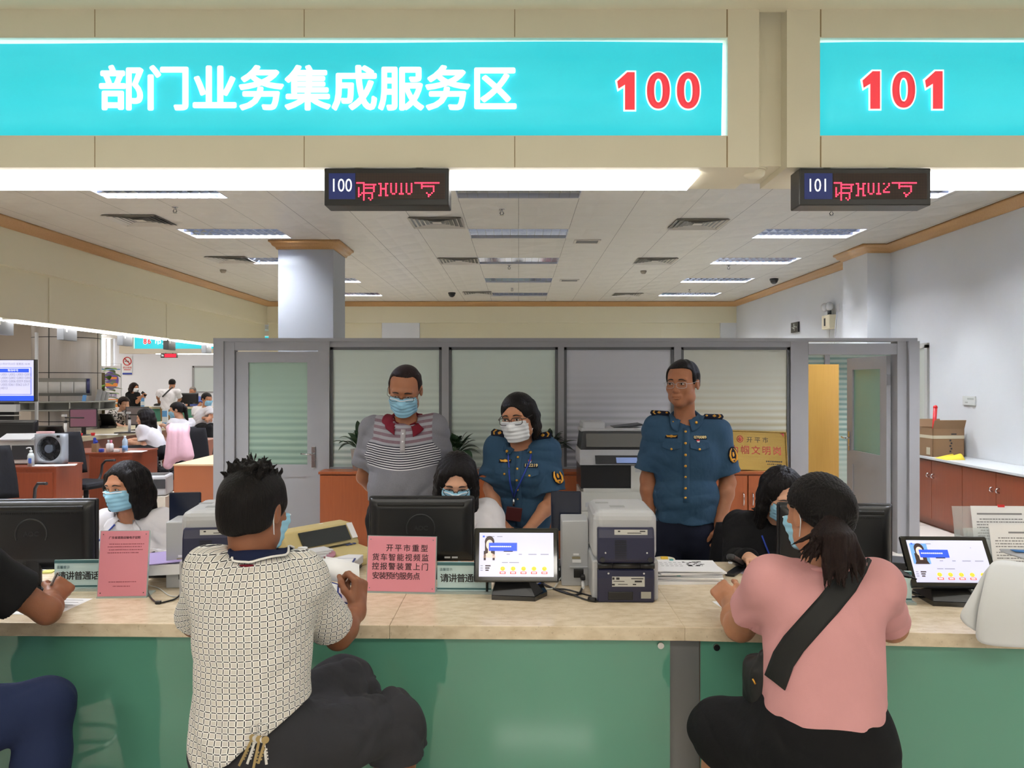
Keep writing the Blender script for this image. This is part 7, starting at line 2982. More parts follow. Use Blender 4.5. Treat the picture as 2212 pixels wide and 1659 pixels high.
MB().box((-0.08, -0.001, 0.1), (0.04, 0.004, 0.02)).build('badge', WHITEP, o)
# side counter, curved away along the left beam
sc = root('side_counter', 'long beige-topped counter along the left side of the office', 'counter', (0, 0, 0))
b = MB()
pth = [(-5.95, 4.0), (-5.95, 9.5), (-6.0, 11.0), (-5.95, 12.2), (-6.0, 13.5), (-6.05, 15.0), (-6.1, 17.6)]
CT = mat('side_marble', (214, 202, 172), 0.3, noise=0.05, nscale=6)
inn = [Vector((x, y, 0.82)) for x, y in pth]
out = [Vector((x - 0.85, y + 0.1, 0.82)) for x, y in pth]
for i in range(len(pth) - 1):
    b.poly([inn[i], inn[i + 1], out[i + 1], out[i]], (0, 0, -0.06))
b.build('worktop', CT, sc)
b = MB()
for i in range(len(pth) - 1):
    a, c = inn[i] + Vector((-0.05, 0, -0.06)), inn[i + 1] + Vector((-0.05, 0, -0.06))
    b.poly([a, c, c - Vector((0, 0, 0.76)), a - Vector((0, 0, 0.76))], (-0.03, 0, 0))
    a, c = out[i] + Vector((0.06, 0, -0.06)), out[i + 1] + Vector((0.06, 0, -0.06))
    b.poly([a, c, c - Vector((0, 0, 0.76)), a - Vector((0, 0, 0.76))], (0.03, 0, 0))
b.build('carcass', BROWN, sc)

for i, (x0, x1, y0, y1, lb) in enumerate(((-5.0, -4.48, 7.74, 8.2, 'red-brown desk return under the box fan'), (-5.0, -4.5, 9.3, 9.95, 'red-brown desk return with the water bottle'), (-4.95, -4.4, 11.1, 11.8, 'red-brown desk return beside the pink coat'), (-5.0, -4.55, 6.0, 6.5, 'red-brown desk return near the left monitor'))):
    o = root('desk_return', lb, 'desk', (x0, y0, 0), 0, 'desk returns of the side counter')
    MB().span((0.0, 0.0, 0), (x1 - x0, y1 - y0, 0.735)).build('carcass', BROWN, o)
    MB().span((-0.4, -0.01, 0.735), (x1 - x0 + 0.005, y1 - y0 + 0.01, 0.755)).build('top', BROWN, o)
    MB().span((0.03, -0.012, 0.42), (x1 - x0 - 0.03, 0.0, 0.7)).build('drawer', BROWN, o)
# box fan
FY = 7.95
fk = FY / FPX
fn = root('box_fan', 'grey square box fan on the desk return', 'fan', (at(105, 1000, FY).x, FY, 0.755), R(-4))
fw = 64 * fk
FANG = mat('fan_grey', (150, 156, 164), 0.4)
b = MB()
rr = fw * 0.42
NS = 32
outer, inner = [], []
for i in range(NS):
    t = 2 * PI * i / NS
    c_, s_ = math.cos(t), math.sin(t)
    m_ = max(abs(c_), abs(s_))
    outer.append((c_ / m_ * fw / 2 * (0.985 if m_ < 0.75 else 1), s_ / m_ * fw / 2 * (0.985 if m_ < 0.75 else 1)))
    inner.append((c_ * rr, s_ * rr))
zc_ = fw / 2 + 0.012
ring4 = [[(x, y, z + zc_) for x, z in lst] for y, lst in ((0, outer), (0, inner), (0.09, inner), (0.09, outer))]
b.rings(ring4, close=True)
b.build('frame', FANG, fn)
MB().box((fw * 0.36, -0.004, zc_ + fw * 0.42), (0.022, 0.012, 0.022)).cyl((fw * 0.36, -0.002, zc_ + fw * 0.42), (fw * 0.36, -0.02, zc_ + fw * 0.42), 0.012).build('knob', BLACK, fn)
MB().box((-0.1, 0.045, 0.006), (0.05, 0.14, 0.012)).box((0.1, 0.045, 0.006), (0.05, 0.14, 0.012)).build('foot', DARK, fn)
b = MB()
for k in range(6):
    r_ = rr * (0.25 + 0.15 * k)
    b.tube([(r_ * math.cos(t), 0.004, zc_ + r_ * math.sin(t)) for t in np.linspace(0, 2 * PI, 33)], 0.0016, 5)
for k in range(12):
    t = PI * k / 6
    b.tube([(0.03 * math.cos(t), 0.004, zc_ + 0.03 * math.sin(t)), (rr * math.cos(t + 0.25), 0.004, zc_ + rr * math.sin(t + 0.25))], 0.0014, 5)
b.build('grille', DARK, fn)
b = MB()
for k in range(5):
    T = Matrix.Translation((0, 0.045, zc_)) @ Matrix.Rotation(2 * PI * k / 5, 4, 'Y') @ rot(0, 0, 22)
    b.M = T
    b.rings([[(0.03 * w_ + rr * 0.5 * 0 - 0.0, -0.012, z_), (0.03 * w_ + 0.035 * w_ * (z_ / rr + 0.3), 0.012, z_), (0.03 * w_ + 0.035 * w_ * (z_ / rr + 0.3), 0.015, z_), (0.03 * w_, -0.009, z_)] for z_, w_ in ((0.02, 0.6), (rr * 0.5, 1.2), (rr * 0.93, 1.7))])
b.build('blade', mat('fan_blade', (70, 72, 78), 0.35), fn)
MB().cyl((0, -0.002, zc_), (0, 0.05, zc_), 0.042).build('hub', mat('fan_hub', (84, 94, 108), 0.4), fn)
MB().box((0, 0.088, zc_), (fw * 0.9, 0.004, fw * 0.9)).build('rear_grille', DARK, fn)
tag(MB(Matrix.Translation((fn.location.x - 0.06, FY + 0.05, 0.755 + fw + 0.014)) @ rot(0, 0, 5)).box((0, 0, 0.01), (0.15, 0.06, 0.02)).build('pink_note_pad', mat('pale_pink', (222, 182, 184), 0.7)), 'pale pink note pad on top of the box fan', 'note pad')
o = root('office_printer', 'white office printer left of the box fan', 'printer', (at(42, 1000, 8.0).x, 7.95, 0.757), R(10))
MB().box((0, 0.13, 0.13), (0.36, 0.26, 0.25), bev=0.015).build('housing', mat('printer_white', (196, 198, 196), 0.45), o)
MB().box((0.06, -0.001, 0.12), (0.2, 0.01, 0.14)).build('output_slot', DARK, o)
MB(rot(14)).box((0, 0.12, 0.25), (0.3, 0.2, 0.012)).build('lid', SILVER, o)
o = root('pump_bottle', 'clear hand sanitiser pump bottle before the box fan', 'bottle', (at(71, 1005, 7.83).x, 7.80, 0.757))
MB().lathe((0, 0, 0), [(0, 0), (0.03, 0), (0.031, 0.1), (0.022, 0.125), (0.012, 0.13), (0, 0.13)]).build('body', mat('clear_gel', (200, 208, 210), 0.1), o)
MB().box((0.008, -0.031, 0.055), (0.03, 0.002, 0.05)).build('label', mat('blue_label', (70, 100, 180), 0.5), o)
MB().cyl((0, 0, 0.13), (0, 0, 0.155), 0.014).cyl((0, 0, 0.155), (0, 0, 0.18), 0.005).tube([(0, 0, 0.18), (-0.02, -0.01, 0.182), (-0.035, -0.02, 0.174)], 0.006).build('pump', WHITEP, o)
for k, (px_, w) in enumerate(((88, 0.2), (118, 0.2), (140, 0.18))):
    sheet(['white papers below the box fan beside the pump bottle', 'white papers in the middle below the box fan', 'white papers at the right corner below the box fan'][k], Vector((at(px_, 1005, 7.83).x, 7.85, 0.756 + 0.002 * k)), w, 0.14, 0.2 * k, th=0.006)
# clutter on the second return
y2 = 9.42
o = root('water_bottle', 'clear plastic water bottle on the second desk return', 'bottle', (at(270, 975, y2).x, y2, 0.756))
MB().lathe((0, 0, 0), [(0, 0), (0.03, 0), (0.031, 0.07), (0.028, 0.08), (0.031, 0.09), (0.031, 0.13), (0.012, 0.165), (0.012, 0.17), (0, 0.17)]).build('body', mat('pet', (176, 196, 214), 0.08), o)
MB().lathe((0, 0, 0), [(0.0315, 0.02), (0.0315, 0.075)]).build('label', mat('pet_label', (110, 150, 200), 0.4), o)
MB().cyl((0, 0, 0.17), (0, 0, 0.188), 0.014).build('cap', WHITEP, o)
for px_, lb, c in ((237, 'white pump bottle on the second desk return', WHITEP), (243, 'pink-capped white bottle on the second desk return', WHITEP)):
    o = root('lotion_bottle', lb, 'bottle', (at(px_, 975, y2).x, y2 - 0.03, 0.756))
    MB().lathe((0, 0, 0), [(0, 0), (0.026, 0), (0.026, 0.09), (0.012, 0.105), (0, 0.105)]).build('body', c, o)
    MB().cyl((0, 0, 0.105), (0, 0, 0.14), 0.011).build('cap', mat('cap_pink', (222, 130, 160), 0.4) if px_ == 243 else mat('cap_grey', (190, 190, 190), 0.4), o)
o = root('pen_holder', 'tan pen holder with blue things on the second desk return', 'pen holder', (at(208, 975, y2).x, y2 - 0.02, 0.756))
MB().box((0, 0, 0.05), (0.06, 0.06, 0.1)).build('cup', CARD, o)
MB().box((-0.008, 0, 0.13), (0.03, 0.03, 0.08), bev=0.01).ball((0.012, 0, 0.12), 0.018).build('contents', mat('royal_blue', (40, 60, 160), 0.4), o)
o = tag(MB(Matrix.Translation((at(222, 975, y2).x, y2 - 0.03, 0.775))).box((0, 0, 0), (0.05, 0.05, 0.04), bev=0.01).build('blue_case', MATS['royal_blue']), 'small blue case beside the pen holder', 'case')
o = tag(MB(Matrix.Translation((at(256, 975, y2).x, y2 - 0.04, 0.772))).box((0, 0, 0), (0.06, 0.04, 0.03), bev=0.006).build('white_box', WHITEP), 'small white box left of the water bottle', 'box')
sheet('white papers right of the water bottle', Vector((at(292, 975, y2).x, y2 + 0.02, 0.756)), 0.2, 0.2, 0.1, th=0.004)

# chairs of the side office
office_chair('black mesh chair between the first two desk returns', at(186, 1000, 8.75).x, 8.75, R(75), 0.5)
office_chair('black mesh chair at the left edge of the side office', at(2, 1020, 6.7).x, 6.75, R(60), 0.5)
office_chair('black chair of the clerk with long hair in the side office', -4.55, 10.45, R(-110), 0.47)
pc = office_chair('black chair with a pink coat over its back', at(388, 960, 9.6).x, 9.9, R(20), 0.47)
office_chair('black chair right of the pink coat', at(440, 960, 10.2).x, 10.6, R(-20), 0.5)
F = Field()
cxx = at(385, 960, 9.55)
F.cone(at(372, 925, 9.6), at(400, 925, 9.6), 0.06, 0.06, 0.05)
for u, e in ((363, 1003), (374, 990), (386, 985), (398, 978), (407, 985)):
    F.cone(at(370 + (u - 385) * 0.6 + 15, 935, 9.55), at(u, e, 9.52), 0.05, 0.055, 0.06)
F.disp, F.amp = wrinkle(0.012, 14, 5, (1.4, 1, 0.3)), 0.012
tag(F.mesh('pink_coat', 0.012, cloth('coat_pink', (224, 182, 196), fold=0.2), None), 'pink coat hanging over a chair back in the side office', 'coat')
tag(MB(Matrix.Translation(at(410, 956, 11.2))).ball((0, 0, 0.0), (0.09, 0.07, 0.06), 10).build('yellow_cloth', mat('yellow_cloth', (226, 190, 70), 0.7)), 'yellow cloth on the desk return beside the pink coat', 'cloth')

# devices on the side counter
monitor('black monitor seen from the side at the left end of the side counter', at(36, 930, 9.0).x, 9.0, R(8), 0.44, 0.27, 0.88, brand=False, ring_=False, z0=0.82)
m2 = monitor('monitor with a mauve screen on the side counter', at(181, 910, 11.4).x, 11.4, R(198), 0.36, 0.27, 0.93, brand=False, ring_=False, z0=0.82, screen=mat('screen_mauve', (128, 88, 104), 0.2, emit=0.12))
monitor('monitor with a grey screen left of the long-haired clerk', at(284, 898, 12.4).x, 12.6, R(197), 0.34, 0.29, 0.9, brand=False, ring_=False, z0=0.82, screen=mat('screen_smoke', (110, 100, 98), 0.2, emit=0.08))
o = root('rating_terminal', 'tilted black terminal seen from behind on the side counter', 'terminal', (at(112, 928, 10.2).x, 10.2, 0.82), R(195))
MB(Matrix.Translation((0, 0, 0.03)) @ rot(-45)).box((0, 0, 0.13), (0.34, 0.02, 0.24), bev=0.006).build('bezel', BLACK, o)
MB().poly([(-0.1, -0.05, 0), (0.1, -0.05, 0), (0.1, 0.14, 0), (-0.1, 0.14, 0)], (0, 0, 0.03)).build('base', BLACK, o)
MB(Matrix.Translation((0, 0.05, 0.03)) @ rot(-45)).box((0, 0.02, 0.08), (0.08, 0.03, 0.12)).build('neck', BLACK, o)
o = root('rating_terminal', 'tilted black terminal beside the patterned dress', 'terminal', (at(247, 905, 13.4).x, 13.2, 0.82), R(170))
MB(Matrix.Translation((0, 0, 0.03)) @ rot(-35)).box((0, 0, 0.13), (0.34, 0.02, 0.24), bev=0.006).build('bezel', BLACK, o)
MB().box((0, 0.03, 0.02), (0.2, 0.2, 0.04)).build('base', BLACK, o)
for px_, y, lb in ((137, 10.9, 'white document camera on the side counter'), (276, 11.9, 'white document camera beside the long-haired clerk')):
    o = root('document_camera', lb, 'camera', (at(px_, 930, y).x, y, 0.82))
    MB().box((0, 0, 0.006), (0.3, 0.22, 0.012)).build('base', BLACK, o)
    MB().cyl((0, 0.05, 0.01), (0, 0.05, 0.2), 0.02).build('column', WHITEP, o)
    MB().cyl((0, 0.05, 0.2), (0, 0.05, 0.23), 0.024).build('joint', BLACK, o)
    MB().cyl((0, 0.05, 0.23), (0, 0.05, 0.3), 0.01).box((0, 0.02, 0.3), (0.05, 0.05, 0.03)).build('camera_head', SILVER, o)
    MB().cyl((0, 0.04, 0.27), (0.28, 0.0, 0.27), 0.009).build('arm', BLACK, o)
o = root('telephone', 'grey telephone at the left end of the side counter', 'telephone', (at(15, 945, 8.6).x, 8.6, 0.82), R(20))
MB(rot(18)).box((0, 0.02, 0.05), (0.24, 0.2, 0.07), bev=0.03).build('body', mat('phone_grey', (150, 152, 158), 0.4), o)
MB(rot(18)).box((0.06, 0.02, 0.1), (0.06, 0.2, 0.04), bev=0.018).build('handset', mat('phone_grey2', (120, 122, 128), 0.4), o)
for px_, y, c, lb in ((52, 9.2, 'note_green', 'yellow-green note leaning on the side counter'),):
    o = tag(MB(Matrix.Translation((-6.15, y, 0.82)) @ rot(-10)).box((0, 0, 0.03), (0.2, 0.004, 0.06)).build('note', mat('note_yellow', (212, 210, 140), 0.6)), lb, 'note')
for px_, y, lb in ((174, 11.2, 'small red stamp left of the mauve monitor'), (201, 11.3, 'small red cup right of the mauve monitor')):
    tag(MB(Matrix.Translation((at(px_, 930, y).x, y, 0.82))).lathe((0, 0, 0), [(0, 0), (0.022, 0), (0.03, 0.04), (0, 0.042)]).build('red_cup', RED), lb, 'cup')
BLUW = mat('leaflet_blue', (90, 150, 210), 0.5)
for px_, y, h, lb in ((357, 14.2, 0.27, 'blue and white standee behind the long-haired clerk'), (434, 15.0, 0.24, 'blue and white standee beside the man in the white shirt'), (374, 14.6, 0.2, 'white standee before the ponytailed clerk'), (309, 21.0, 0.26, 'thin blue standee beside the standing woman with a phone')):
    p = at(px_, 900, y)
    o = root('counter_standee', lb, 'sign', (p.x, y, 0.82 if y < 19 else 0.93))
    MB().box((0, 0, h / 2), (0.09, 0.05, h)).build('card', mat('standee_white', (214, 222, 232), 0.5), o)
    MB().box((0, -0.026, h * 0.72), (0.088, 0.001, h * 0.4)).box((0, -0.026, h * 0.08), (0.088, 0.001, h * 0.12)).build('print', BLUW, o)
sheet('white papers on the side counter before the mauve monitor', Vector((at(230, 935, 11.5).x, 11.5, 0.8205)), 0.3, 0.21, 0.4, th=0.004)
sheet('white papers on the side counter beside the long-haired clerk', Vector((at(290, 925, 12.2).x, 12.2, 0.8205)), 0.3, 0.21, 0.2, th=0.004)
sheet('white papers under the arm of the ponytailed clerk', Vector((at(345, 912, 13.2).x, 13.3, 0.8205)), 0.3, 0.3, 0.2, th=0.004)
sheet('stack of brown-edged papers at the left end of the side counter', Vector((at(18, 955, 8.2).x, 8.2, 0.8205)), 0.5, 0.3, 0.05, th=0.03)

# metal-clad column with its ring shelf, queue screen
o = root('metal_column', 'round column clad in brushed metal panels', 'column', (-7.35, 13.0, 0))
o['kind'] = 'structure'
g = NG('brushed_steel', 0.38, 0.6)
g.color(g.mix(g.noise(g.scale(g.coord(), (60, 60, 2)), 2, 4), (172, 166, 162), (184, 178, 175)))
MB().cyl((0, 0, 0), (0, 0, 2.83), 0.5, seg=64, cap=False).build('cladding', g.m, o)
b = MB()
for z in (0.95, 1.72, 2.28):
    b.cyl((0, 0, z), (0, 0, z + 0.012), 0.5015, seg=64, cap=False)
for t in (-90, 0, 180):
    b.M = Matrix.Rotation(R(t), 4, 'Z')
    b.box((0.5, 0, 1.4), (0.006, 0.012, 2.8))
b.build('joint', BLACK, o)
sh_ = root('ring_shelf', 'grey shelf ring with pigeonholes round the metal column', 'shelf', (-7.35, 13.0, 0))
b = MB()
for z0, z1 in ((1.255, 1.275), (1.125, 1.145)):
    b.rings([[(r_ * math.cos(2 * PI * i / 48), r_ * math.sin(2 * PI * i / 48), z) for i in range(48)] for r_, z in ((0.5, z0), (0.72, z0), (0.72, z1), (0.5, z1))], close=True)
for k in range(10):
    b.M = Matrix.Rotation(2 * PI * k / 10 + 0.25, 4, 'Z')
    b.box((0.615, 0, 1.2), (0.21, 0.02, 0.12))
b.M = Matrix.Identity(4)
b.cyl((0, 0, 1.125), (0, 0, 1.275), 0.56, seg=48, cap=False)
b.build('shelf', mat('shelf_grey', (150, 152, 148), 0.5), sh_)
nb = root('notice_band', 'band of white notices with blue end strips on the metal column', 'notice', (-7.35, 13.0, 0))


def arcplate(nm, m, a0, a1, z0, z1, r_):
    rows = [[(r_ * math.sin(R(a)), -r_ * math.cos(R(a)), z) for a in np.linspace(a0, a1, 9)] for z in (z0, z1)]
    return MB().grid(rows).build(nm, m, nb, thick=0.003)


arcplate('holder', mat('holder_grey', (136, 136, 134), 0.4), -75, 72, 1.36, 1.64, 0.507)
for k in range(6):
    arcplate('sheet', mat('notice_grey', (196, 196, 198), 0.6), -62 + k * 20.5, -42.5 + k * 20.5, 1.405, 1.58, 0.512)
arcplate('end_strip', mat('deep_blue', (26, 30, 84), 0.4), -69, -62.5, 1.4, 1.63, 0.513)
arcplate('end_strip', MATS['deep_blue'], 61.5, 68, 1.4, 1.63, 0.513)
o = root('leaflet_rack', 'grey wire rack of leaflets on the ring shelf', 'rack', (-6.8, 12.9, 1.275))
b = MB()
for k in range(3):
    b.M = rot(-15, 0, -20)
    b.box((0.05 * k, 0.03 * k, 0.09), (0.1, 0.006, 0.2 - 0.03 * k))
b.build('pocket', SILVER, o)
tag(MB(Matrix.Translation((-6.88, 12.64, 1.275)) @ rot(-15)).box((0, 0, 0.05), (0.06, 0.006, 0.1)).build('leaflet', BLUW), 'blue leaflet in the wire rack on the ring shelf', 'leaflet')

tv = root('queue_screen', 'large queue display screen with white and blue page', 'screen', (at(24, 868, 11.0).x, 11.0, 0), R(3))
k3 = 11.0 / FPX
w, h = 118 * k3, 88 * k3
zz = EYE + (VY - 866) * k3
MB().box((-0.06, 0.03, zz + h / 2), (w + 0.02, 0.06, h + 0.02)).build('bezel', BLACK, tv)
sx0 = -0.06 - w / 2
f = MB().span((sx0 + 0.01, -0.002, zz), (sx0 + w - 0.015, 0.002, zz + h)).build('display', SCR, tv)


def tvb(nm, m, x0, z0, x1, z1, y):
    MB().span((sx0 + w * x0, y, zz + h * z0), (sx0 + w * x1, y + 0.001, zz + h * z1)).build(nm, m, f)


tvb('blue_band', SBLUE, 0.01, 0, 0.985, 0.125, -0.004)
tvb('frame_blue', SBLUE, 0.03, 0.155, 0.94, 0.825, -0.004)
tvb('frame_white', SCR, 0.035, 0.165, 0.93, 0.815, -0.006)
tvb('heading', SBLUE, 0.06, 0.70, 0.90, 0.79, -0.008)
text('等待呼号', 0.036, SWHITE, f, facing(sx0 + w * 0.62, -0.009, zz + h * 0.745), 0, 0.0003, 'lettering', 'CENTER')
text('2021年07月23日 星期五 16:44', 0.034, SGREY, f, facing(sx0 + w * 0.92, -0.004, zz + h * 0.905), 0, 0.0003, 'lettering', 'RIGHT')
for k, s_ in enumerate(('U001 U002 U003 G001', 'U004 G002 G003 G004', 'G005 G006 E059 E060', 'U005 E061 E062 L017', 'H013')):
    text(s_, 0.047, SGREY, f, facing(sx0 + w * 0.40, -0.009, zz + h * (0.645 - 0.083 * k)), 0, 0.0003, 'lettering', 'LEFT', 0.9)
MB().box((-0.16, 0.06, 0.65), (0.4, 0.12, 1.3)).build('pedestal', BLACK, tv)
MB().box((-0.06, -0.03, 1.22), (0.34, 0.1, 0.1)).box((-0.06, -0.03, 1.12), (0.36, 0.1, 0.012)).build('printer_slot', SILVER, tv)
o = tag(MB().span((at(75, 800, 11.6).x, 11.6, 0.0), (at(79.5, 800, 11.6).x, 11.64, 2.3)).build('support_pole', mat('pole_white', (200, 204, 212), 0.4)), 'thin pale pole between the queue screen and the metal column', 'pole')

# ------------------------------------------------------------------ the far hall
struct(MB().span((-16, 23.5, 0), (-5.0, 23.7, 4.2)).build('wall_far', mat('far_white', (226, 228, 236), 0.6)))
struct(MB().span((-16.0, -6, 0), (-15.9, 23.5, 4.2)).build('wall_far_left', mat('far_pink_beige', (200, 190, 182), 0.6)))
struct(MB().span((-15.9, 18.0, 0), (-10.35, 18.15, 4.2)).build('wall_side_left', MATS['far_pink_beige']))
struct(MB().span((-16, 2.7, 2.86), (XL - 0.42, 23.5, 2.95)).build('ceiling_far', mat('far_ceiling', (216, 210, 196), 0.5)))
o = struct(root('window_1', 'bright window on the far wall', 'window', (0, 0, 0)))
DAY = mat('daylight', (255, 255, 255), emit=3.0)
a, c = at(207, 790, 23.45), at(241, 700, 23.45)
MB().span((a.x - 0.5, 23.46, 1.9), (c.x, 23.5, 2.85)).build('window_pane', DAY, o)
MB().span((a.x + 0.3, 23.42, 1.9), (a.x + 0.34, 23.46, 2.85)).span((c.x - 0.02, 23.42, 1.85), (c.x + 0.05, 23.46, 2.85)).build('window_frame', WHITEP, o)
FARP = mat('far_panel_light', (255, 251, 246), emit=9.0)
for x in (-14, -12, -9.5, -7.5):
    for y in (6, 10, 14, 18.5, 21.8):
        o = root('ceiling_panel_light', 'flush white ceiling panel light over the far hall', 'light', (x, y, 2.86), 0, 'ceiling panel lights over the far hall')
        MB().box((0, 0, -0.004), (1.2, 0.6, 0.006)).build('diffuser', FARP, o)
# beam with sign 86
b = MB()
b.span((-10.1, 20.2, 2.3), (-5.2, 20.6, 2.42)).span((-10.1, 20.2, 2.74), (-5.2, 20.6, 2.86)).span((-10.1, 20.2, 2.42), (-9.75, 20.6, 2.74)).span((-9.75, 20.3, 2.42), (-5.2, 20.6, 2.74))
struct(b.build('wall_far_beam', mat('far_beam', (220, 211, 196), 0.5)))
tag(MB().span((-9.2, 20.25, 2.285), (-5.3, 20.5, 2.298)).build('strip_light', STRIPLIGHT), 'strip light under the far beam with sign 86', 'light')
o = root('light_box_sign', 'teal light-box sign with red 86 over the far counter', 'sign', (-9.73, 20.2, 2.42))
MB().span((0, 0.06, 0), (4.5, 0.08, 0.32)).build('backing', GLOW, o)
MB().span((0, 0.04, 0.0), (4.5, 0.05, 0.315)).build('banner', TEAL, o)
for k, ch in enumerate('86'):
    p = at(312 + 9 * k, 737.5, 20.2)
    text(ch, 0.19, SIGNW, o, facing(p.x + 9.73, 0.036, p.z - 2.42), 0.017, 0.001, 'numeral', 'CENTER', 0.9)
    text(ch, 0.19, SIGNR, o, facing(p.x + 9.73, 0.034, p.z - 2.42), 0.006, 0.001, 'numeral', 'CENTER', 0.9)
for k, ch in enumerate('市监'):
    p = at(340 + 17 * k, 737.5, 20.2)
    text(ch, 0.19, SIGNW, o, facing(p.x + 9.73, 0.036, p.z - 2.42), 0, 0.001, 'lettering', 'CENTER', bold=0.005)
o = root('number_display', 'small red lit number display 86 under the far beam', 'display', (at(347, 767, 20.15).x, 20.15, 2.19))
MB().span((0, 0, 0), (0.4, 0.08, 0.11)).build('housing', BLACK, o)
MB().span((0.1, -0.004, 0.012), (0.39, 0, 0.098)).build('led_panel', mat('led_solid', (220, 24, 50), emit=1.4), o)
text('86', 0.08, SIGNW, o, facing(0.05, -0.002, 0.055), 0, 0.0005, 'lettering', 'CENTER', 0.8)
MB().span((0.1, 0.03, 0.11), (0.12, 0.05, 0.12)).span((0.28, 0.03, 0.11), (0.3, 0.05, 0.12)).build('hanger', DARK, o)
# displays of the side counter, seen from behind
for px_, py_, y, lb in ((2, 699, 8.0, 'back of a number display under the left beam at the left edge'), (145, 714, 10.0, 'back of a number display under the left beam before the metal column'), (270, 727, 11.6, 'back of a number display under the left beam left of sign 86'), (366, 737, 13.4, 'dark back of a number display under the left beam before sign 86'), (446, 746, 15.4, 'back of a number display under the left beam nearest the partition')):
    x = -5.95
    y = (x * FPX) / (px_ - VX)
    o = root('number_display', lb, 'display', (x, y, 2.13), R(8), 'backs of the number displays under the left beam')
    MB().box((0, 0, 0.07), (0.085, 0.42, 0.15), bev=0.004).build('housing', DARK if px_ == 366 else mat('display_grey', (118, 122, 130), 0.4), o)
    MB().box((0.043, -0.12, 0.12), (0.002, 0.05, 0.04)).build('sticker', WHITEP, o)
    MB().cyl((0, -0.1, 0.145), (0, -0.1, 0.17), 0.012).cyl((0, 0.1, 0.145), (0, 0.1, 0.17), 0.012).build('hanger', DARK, o)
# far counter, notices, poster, plant, whiteboard
o = root('far_counter', 'far counter with beige top and green front', 'counter', (-10.2, 20.75, 0))
MB().span((0, 0, 0.88), (4.6, 0.7, 0.93)).build('worktop', CT, o)
MB().span((0, 0.05, 0.0), (4.6, 0.07, 0.88)).build('front_panel', GREEN, o)
MB().span((0, 0.1, 0.0), (4.6, 0.15, 0.88)).build('carcass', BROWN, o)
monitor('black monitor on the far counter before the man in police blue', at(406, 858, 20.9).x, 20.95, R(6), 0.48, 0.29, 1.0, brand=False, ring_=False, z0=0.93)
o = root('no_smoking_sign', 'red no-smoking notice on the far wall', 'sign', (at(275, 790, 23.47).x, 23.47, 0))
z = EYE + (VY - 784) * 23.47 / FPX
MB().span((-0.14, 0, z - 0.34), (0.14, 0.02, z + 0.2)).build('board', WHITEP, o)
b = MB()
b.tube([(0.115 * math.cos(t), -0.004, z + 0.05 + 0.115 * math.sin(t)) for t in np.linspace(0, 2 * PI, 25)], 0.014, 6)
b.tube([(-0.08, -0.004, z + 0.13), (0.08, -0.004, z - 0.03)], 0.014, 6)
b.build('ring', RED, o)
MB().box((-0.01, -0.004, z + 0.05), (0.12, 0.004, 0.022)).build('cigarette', INK, o)
text('禁止吸烟', 0.065, RED, o, facing(0, -0.003, z - 0.14), 0, 0.001, 'lettering', 'CENTER')
MB().span((-0.14, -0.004, z - 0.34), (0.14, 0, z - 0.29)).build('blue_strip', MATS['royal_blue'], o)
MB().span((-0.1, -0.004, z - 0.21), (0.1, 0, z - 0.19)).build('small_print', RED, o)
po = root('poster_stand', 'roll-up poster stand with a purple circle and orange bands', 'poster', (at(236, 880, 21.0).x, 21.0, 0))
MB().span((-0.29, 0, 0.05), (0.29, 0.012, 2.0)).build('sheet', mat('poster_white', (226, 226, 234), 0.5), po)
MB().tube([(-0.31, 0.006, 0.02), (-0.31, 0.006, 2.06), (0.31, 0.006, 2.06), (0.31, 0.006, 0.02)], 0.012, 8).build('frame', SILVER, po)
MB().span((-0.33, -0.12, 0), (0.33, 0.14, 0.03)).build('foot', SILVER, po)
b = MB(Matrix.Translation((0.05, -0.002, 1.62)) @ FACE)
disc(b, 0, 0, 0, 0.2, 0.24, 24)
b.build('circle', mat('poster_purple', (108, 84, 170), 0.5), po)
MB().span((-0.08, -0.005, 1.65), (0.2, -0.003, 1.71)).span((-0.1, -0.005, 1.46), (0.22, -0.003, 1.55)).span((-0.26, -0.004, 1.05), (0.24, -0.002, 1.13)).span((-0.28, -0.004, 0.92), (0.28, -0.002, 0.99)).build('orange_band', mat('poster_orange', (236, 150, 70), 0.5), po)
MB().span((-0.29, -0.003, 1.9), (0.29, -0.001, 1.925)).build('blue_line', BLUW, po)
text('EMS速递', 0.11, mat('poster_text', (120, 110, 160), 0.5), po, facing(0, -0.004, 1.22), 0, 0.001, 'lettering', 'CENTER')
pl_ = root('potted_plant', 'tall climbing pot plant behind the metal column', 'plant', (at(222, 900, 14.6).x, 14.6, 0))
MB().lathe((0, 0, 0), [(0, 0), (0.15, 0), (0.19, 0.3), (0.2, 0.32), (0.17, 0.3), (0, 0.3)]).build('pot', POTM, pl_)
MB().cyl((0, 0, 0.28), (0, 0, 1.75), 0.035).build('moss_pole', mat('moss', (70, 60, 34), 0.9), pl_)
rg = random.Random(9)
for k in range(46):
    z = 0.4 + 1.5 * k / 46
    a = rg.uniform(0, 2 * PI)
    d = Vector((math.cos(a), math.sin(a), 0.15))
    st = Vector((0, 0, z)) + d * 0.06
    MB().tube([(0, 0, z), st], 0.005, 5).grid(leaf_rows(st, d, rg.uniform(0.2, 0.32), 0.085, rg.uniform(0.04, 0.1))).build('leaf', LEAFB, pl_)
o = root('whiteboard', 'grey framed frosted panel on the far wall', 'panel', (at(440, 840, 23.4).x + 0.3, 23.44, 1.3))
MB().span((-0.6, 0, 0), (0.9, 0.02, 0.72)).build('panel', mat('pale_glass', (196, 206, 206), 0.3), o)
MB().span((-0.63, -0.02, 0.7), (0.9, 0.03, 0.75)).span((-0.65, -0.02, -0.4), (-0.59, 0.03, 0.75)).build('frame', GREYL, o)
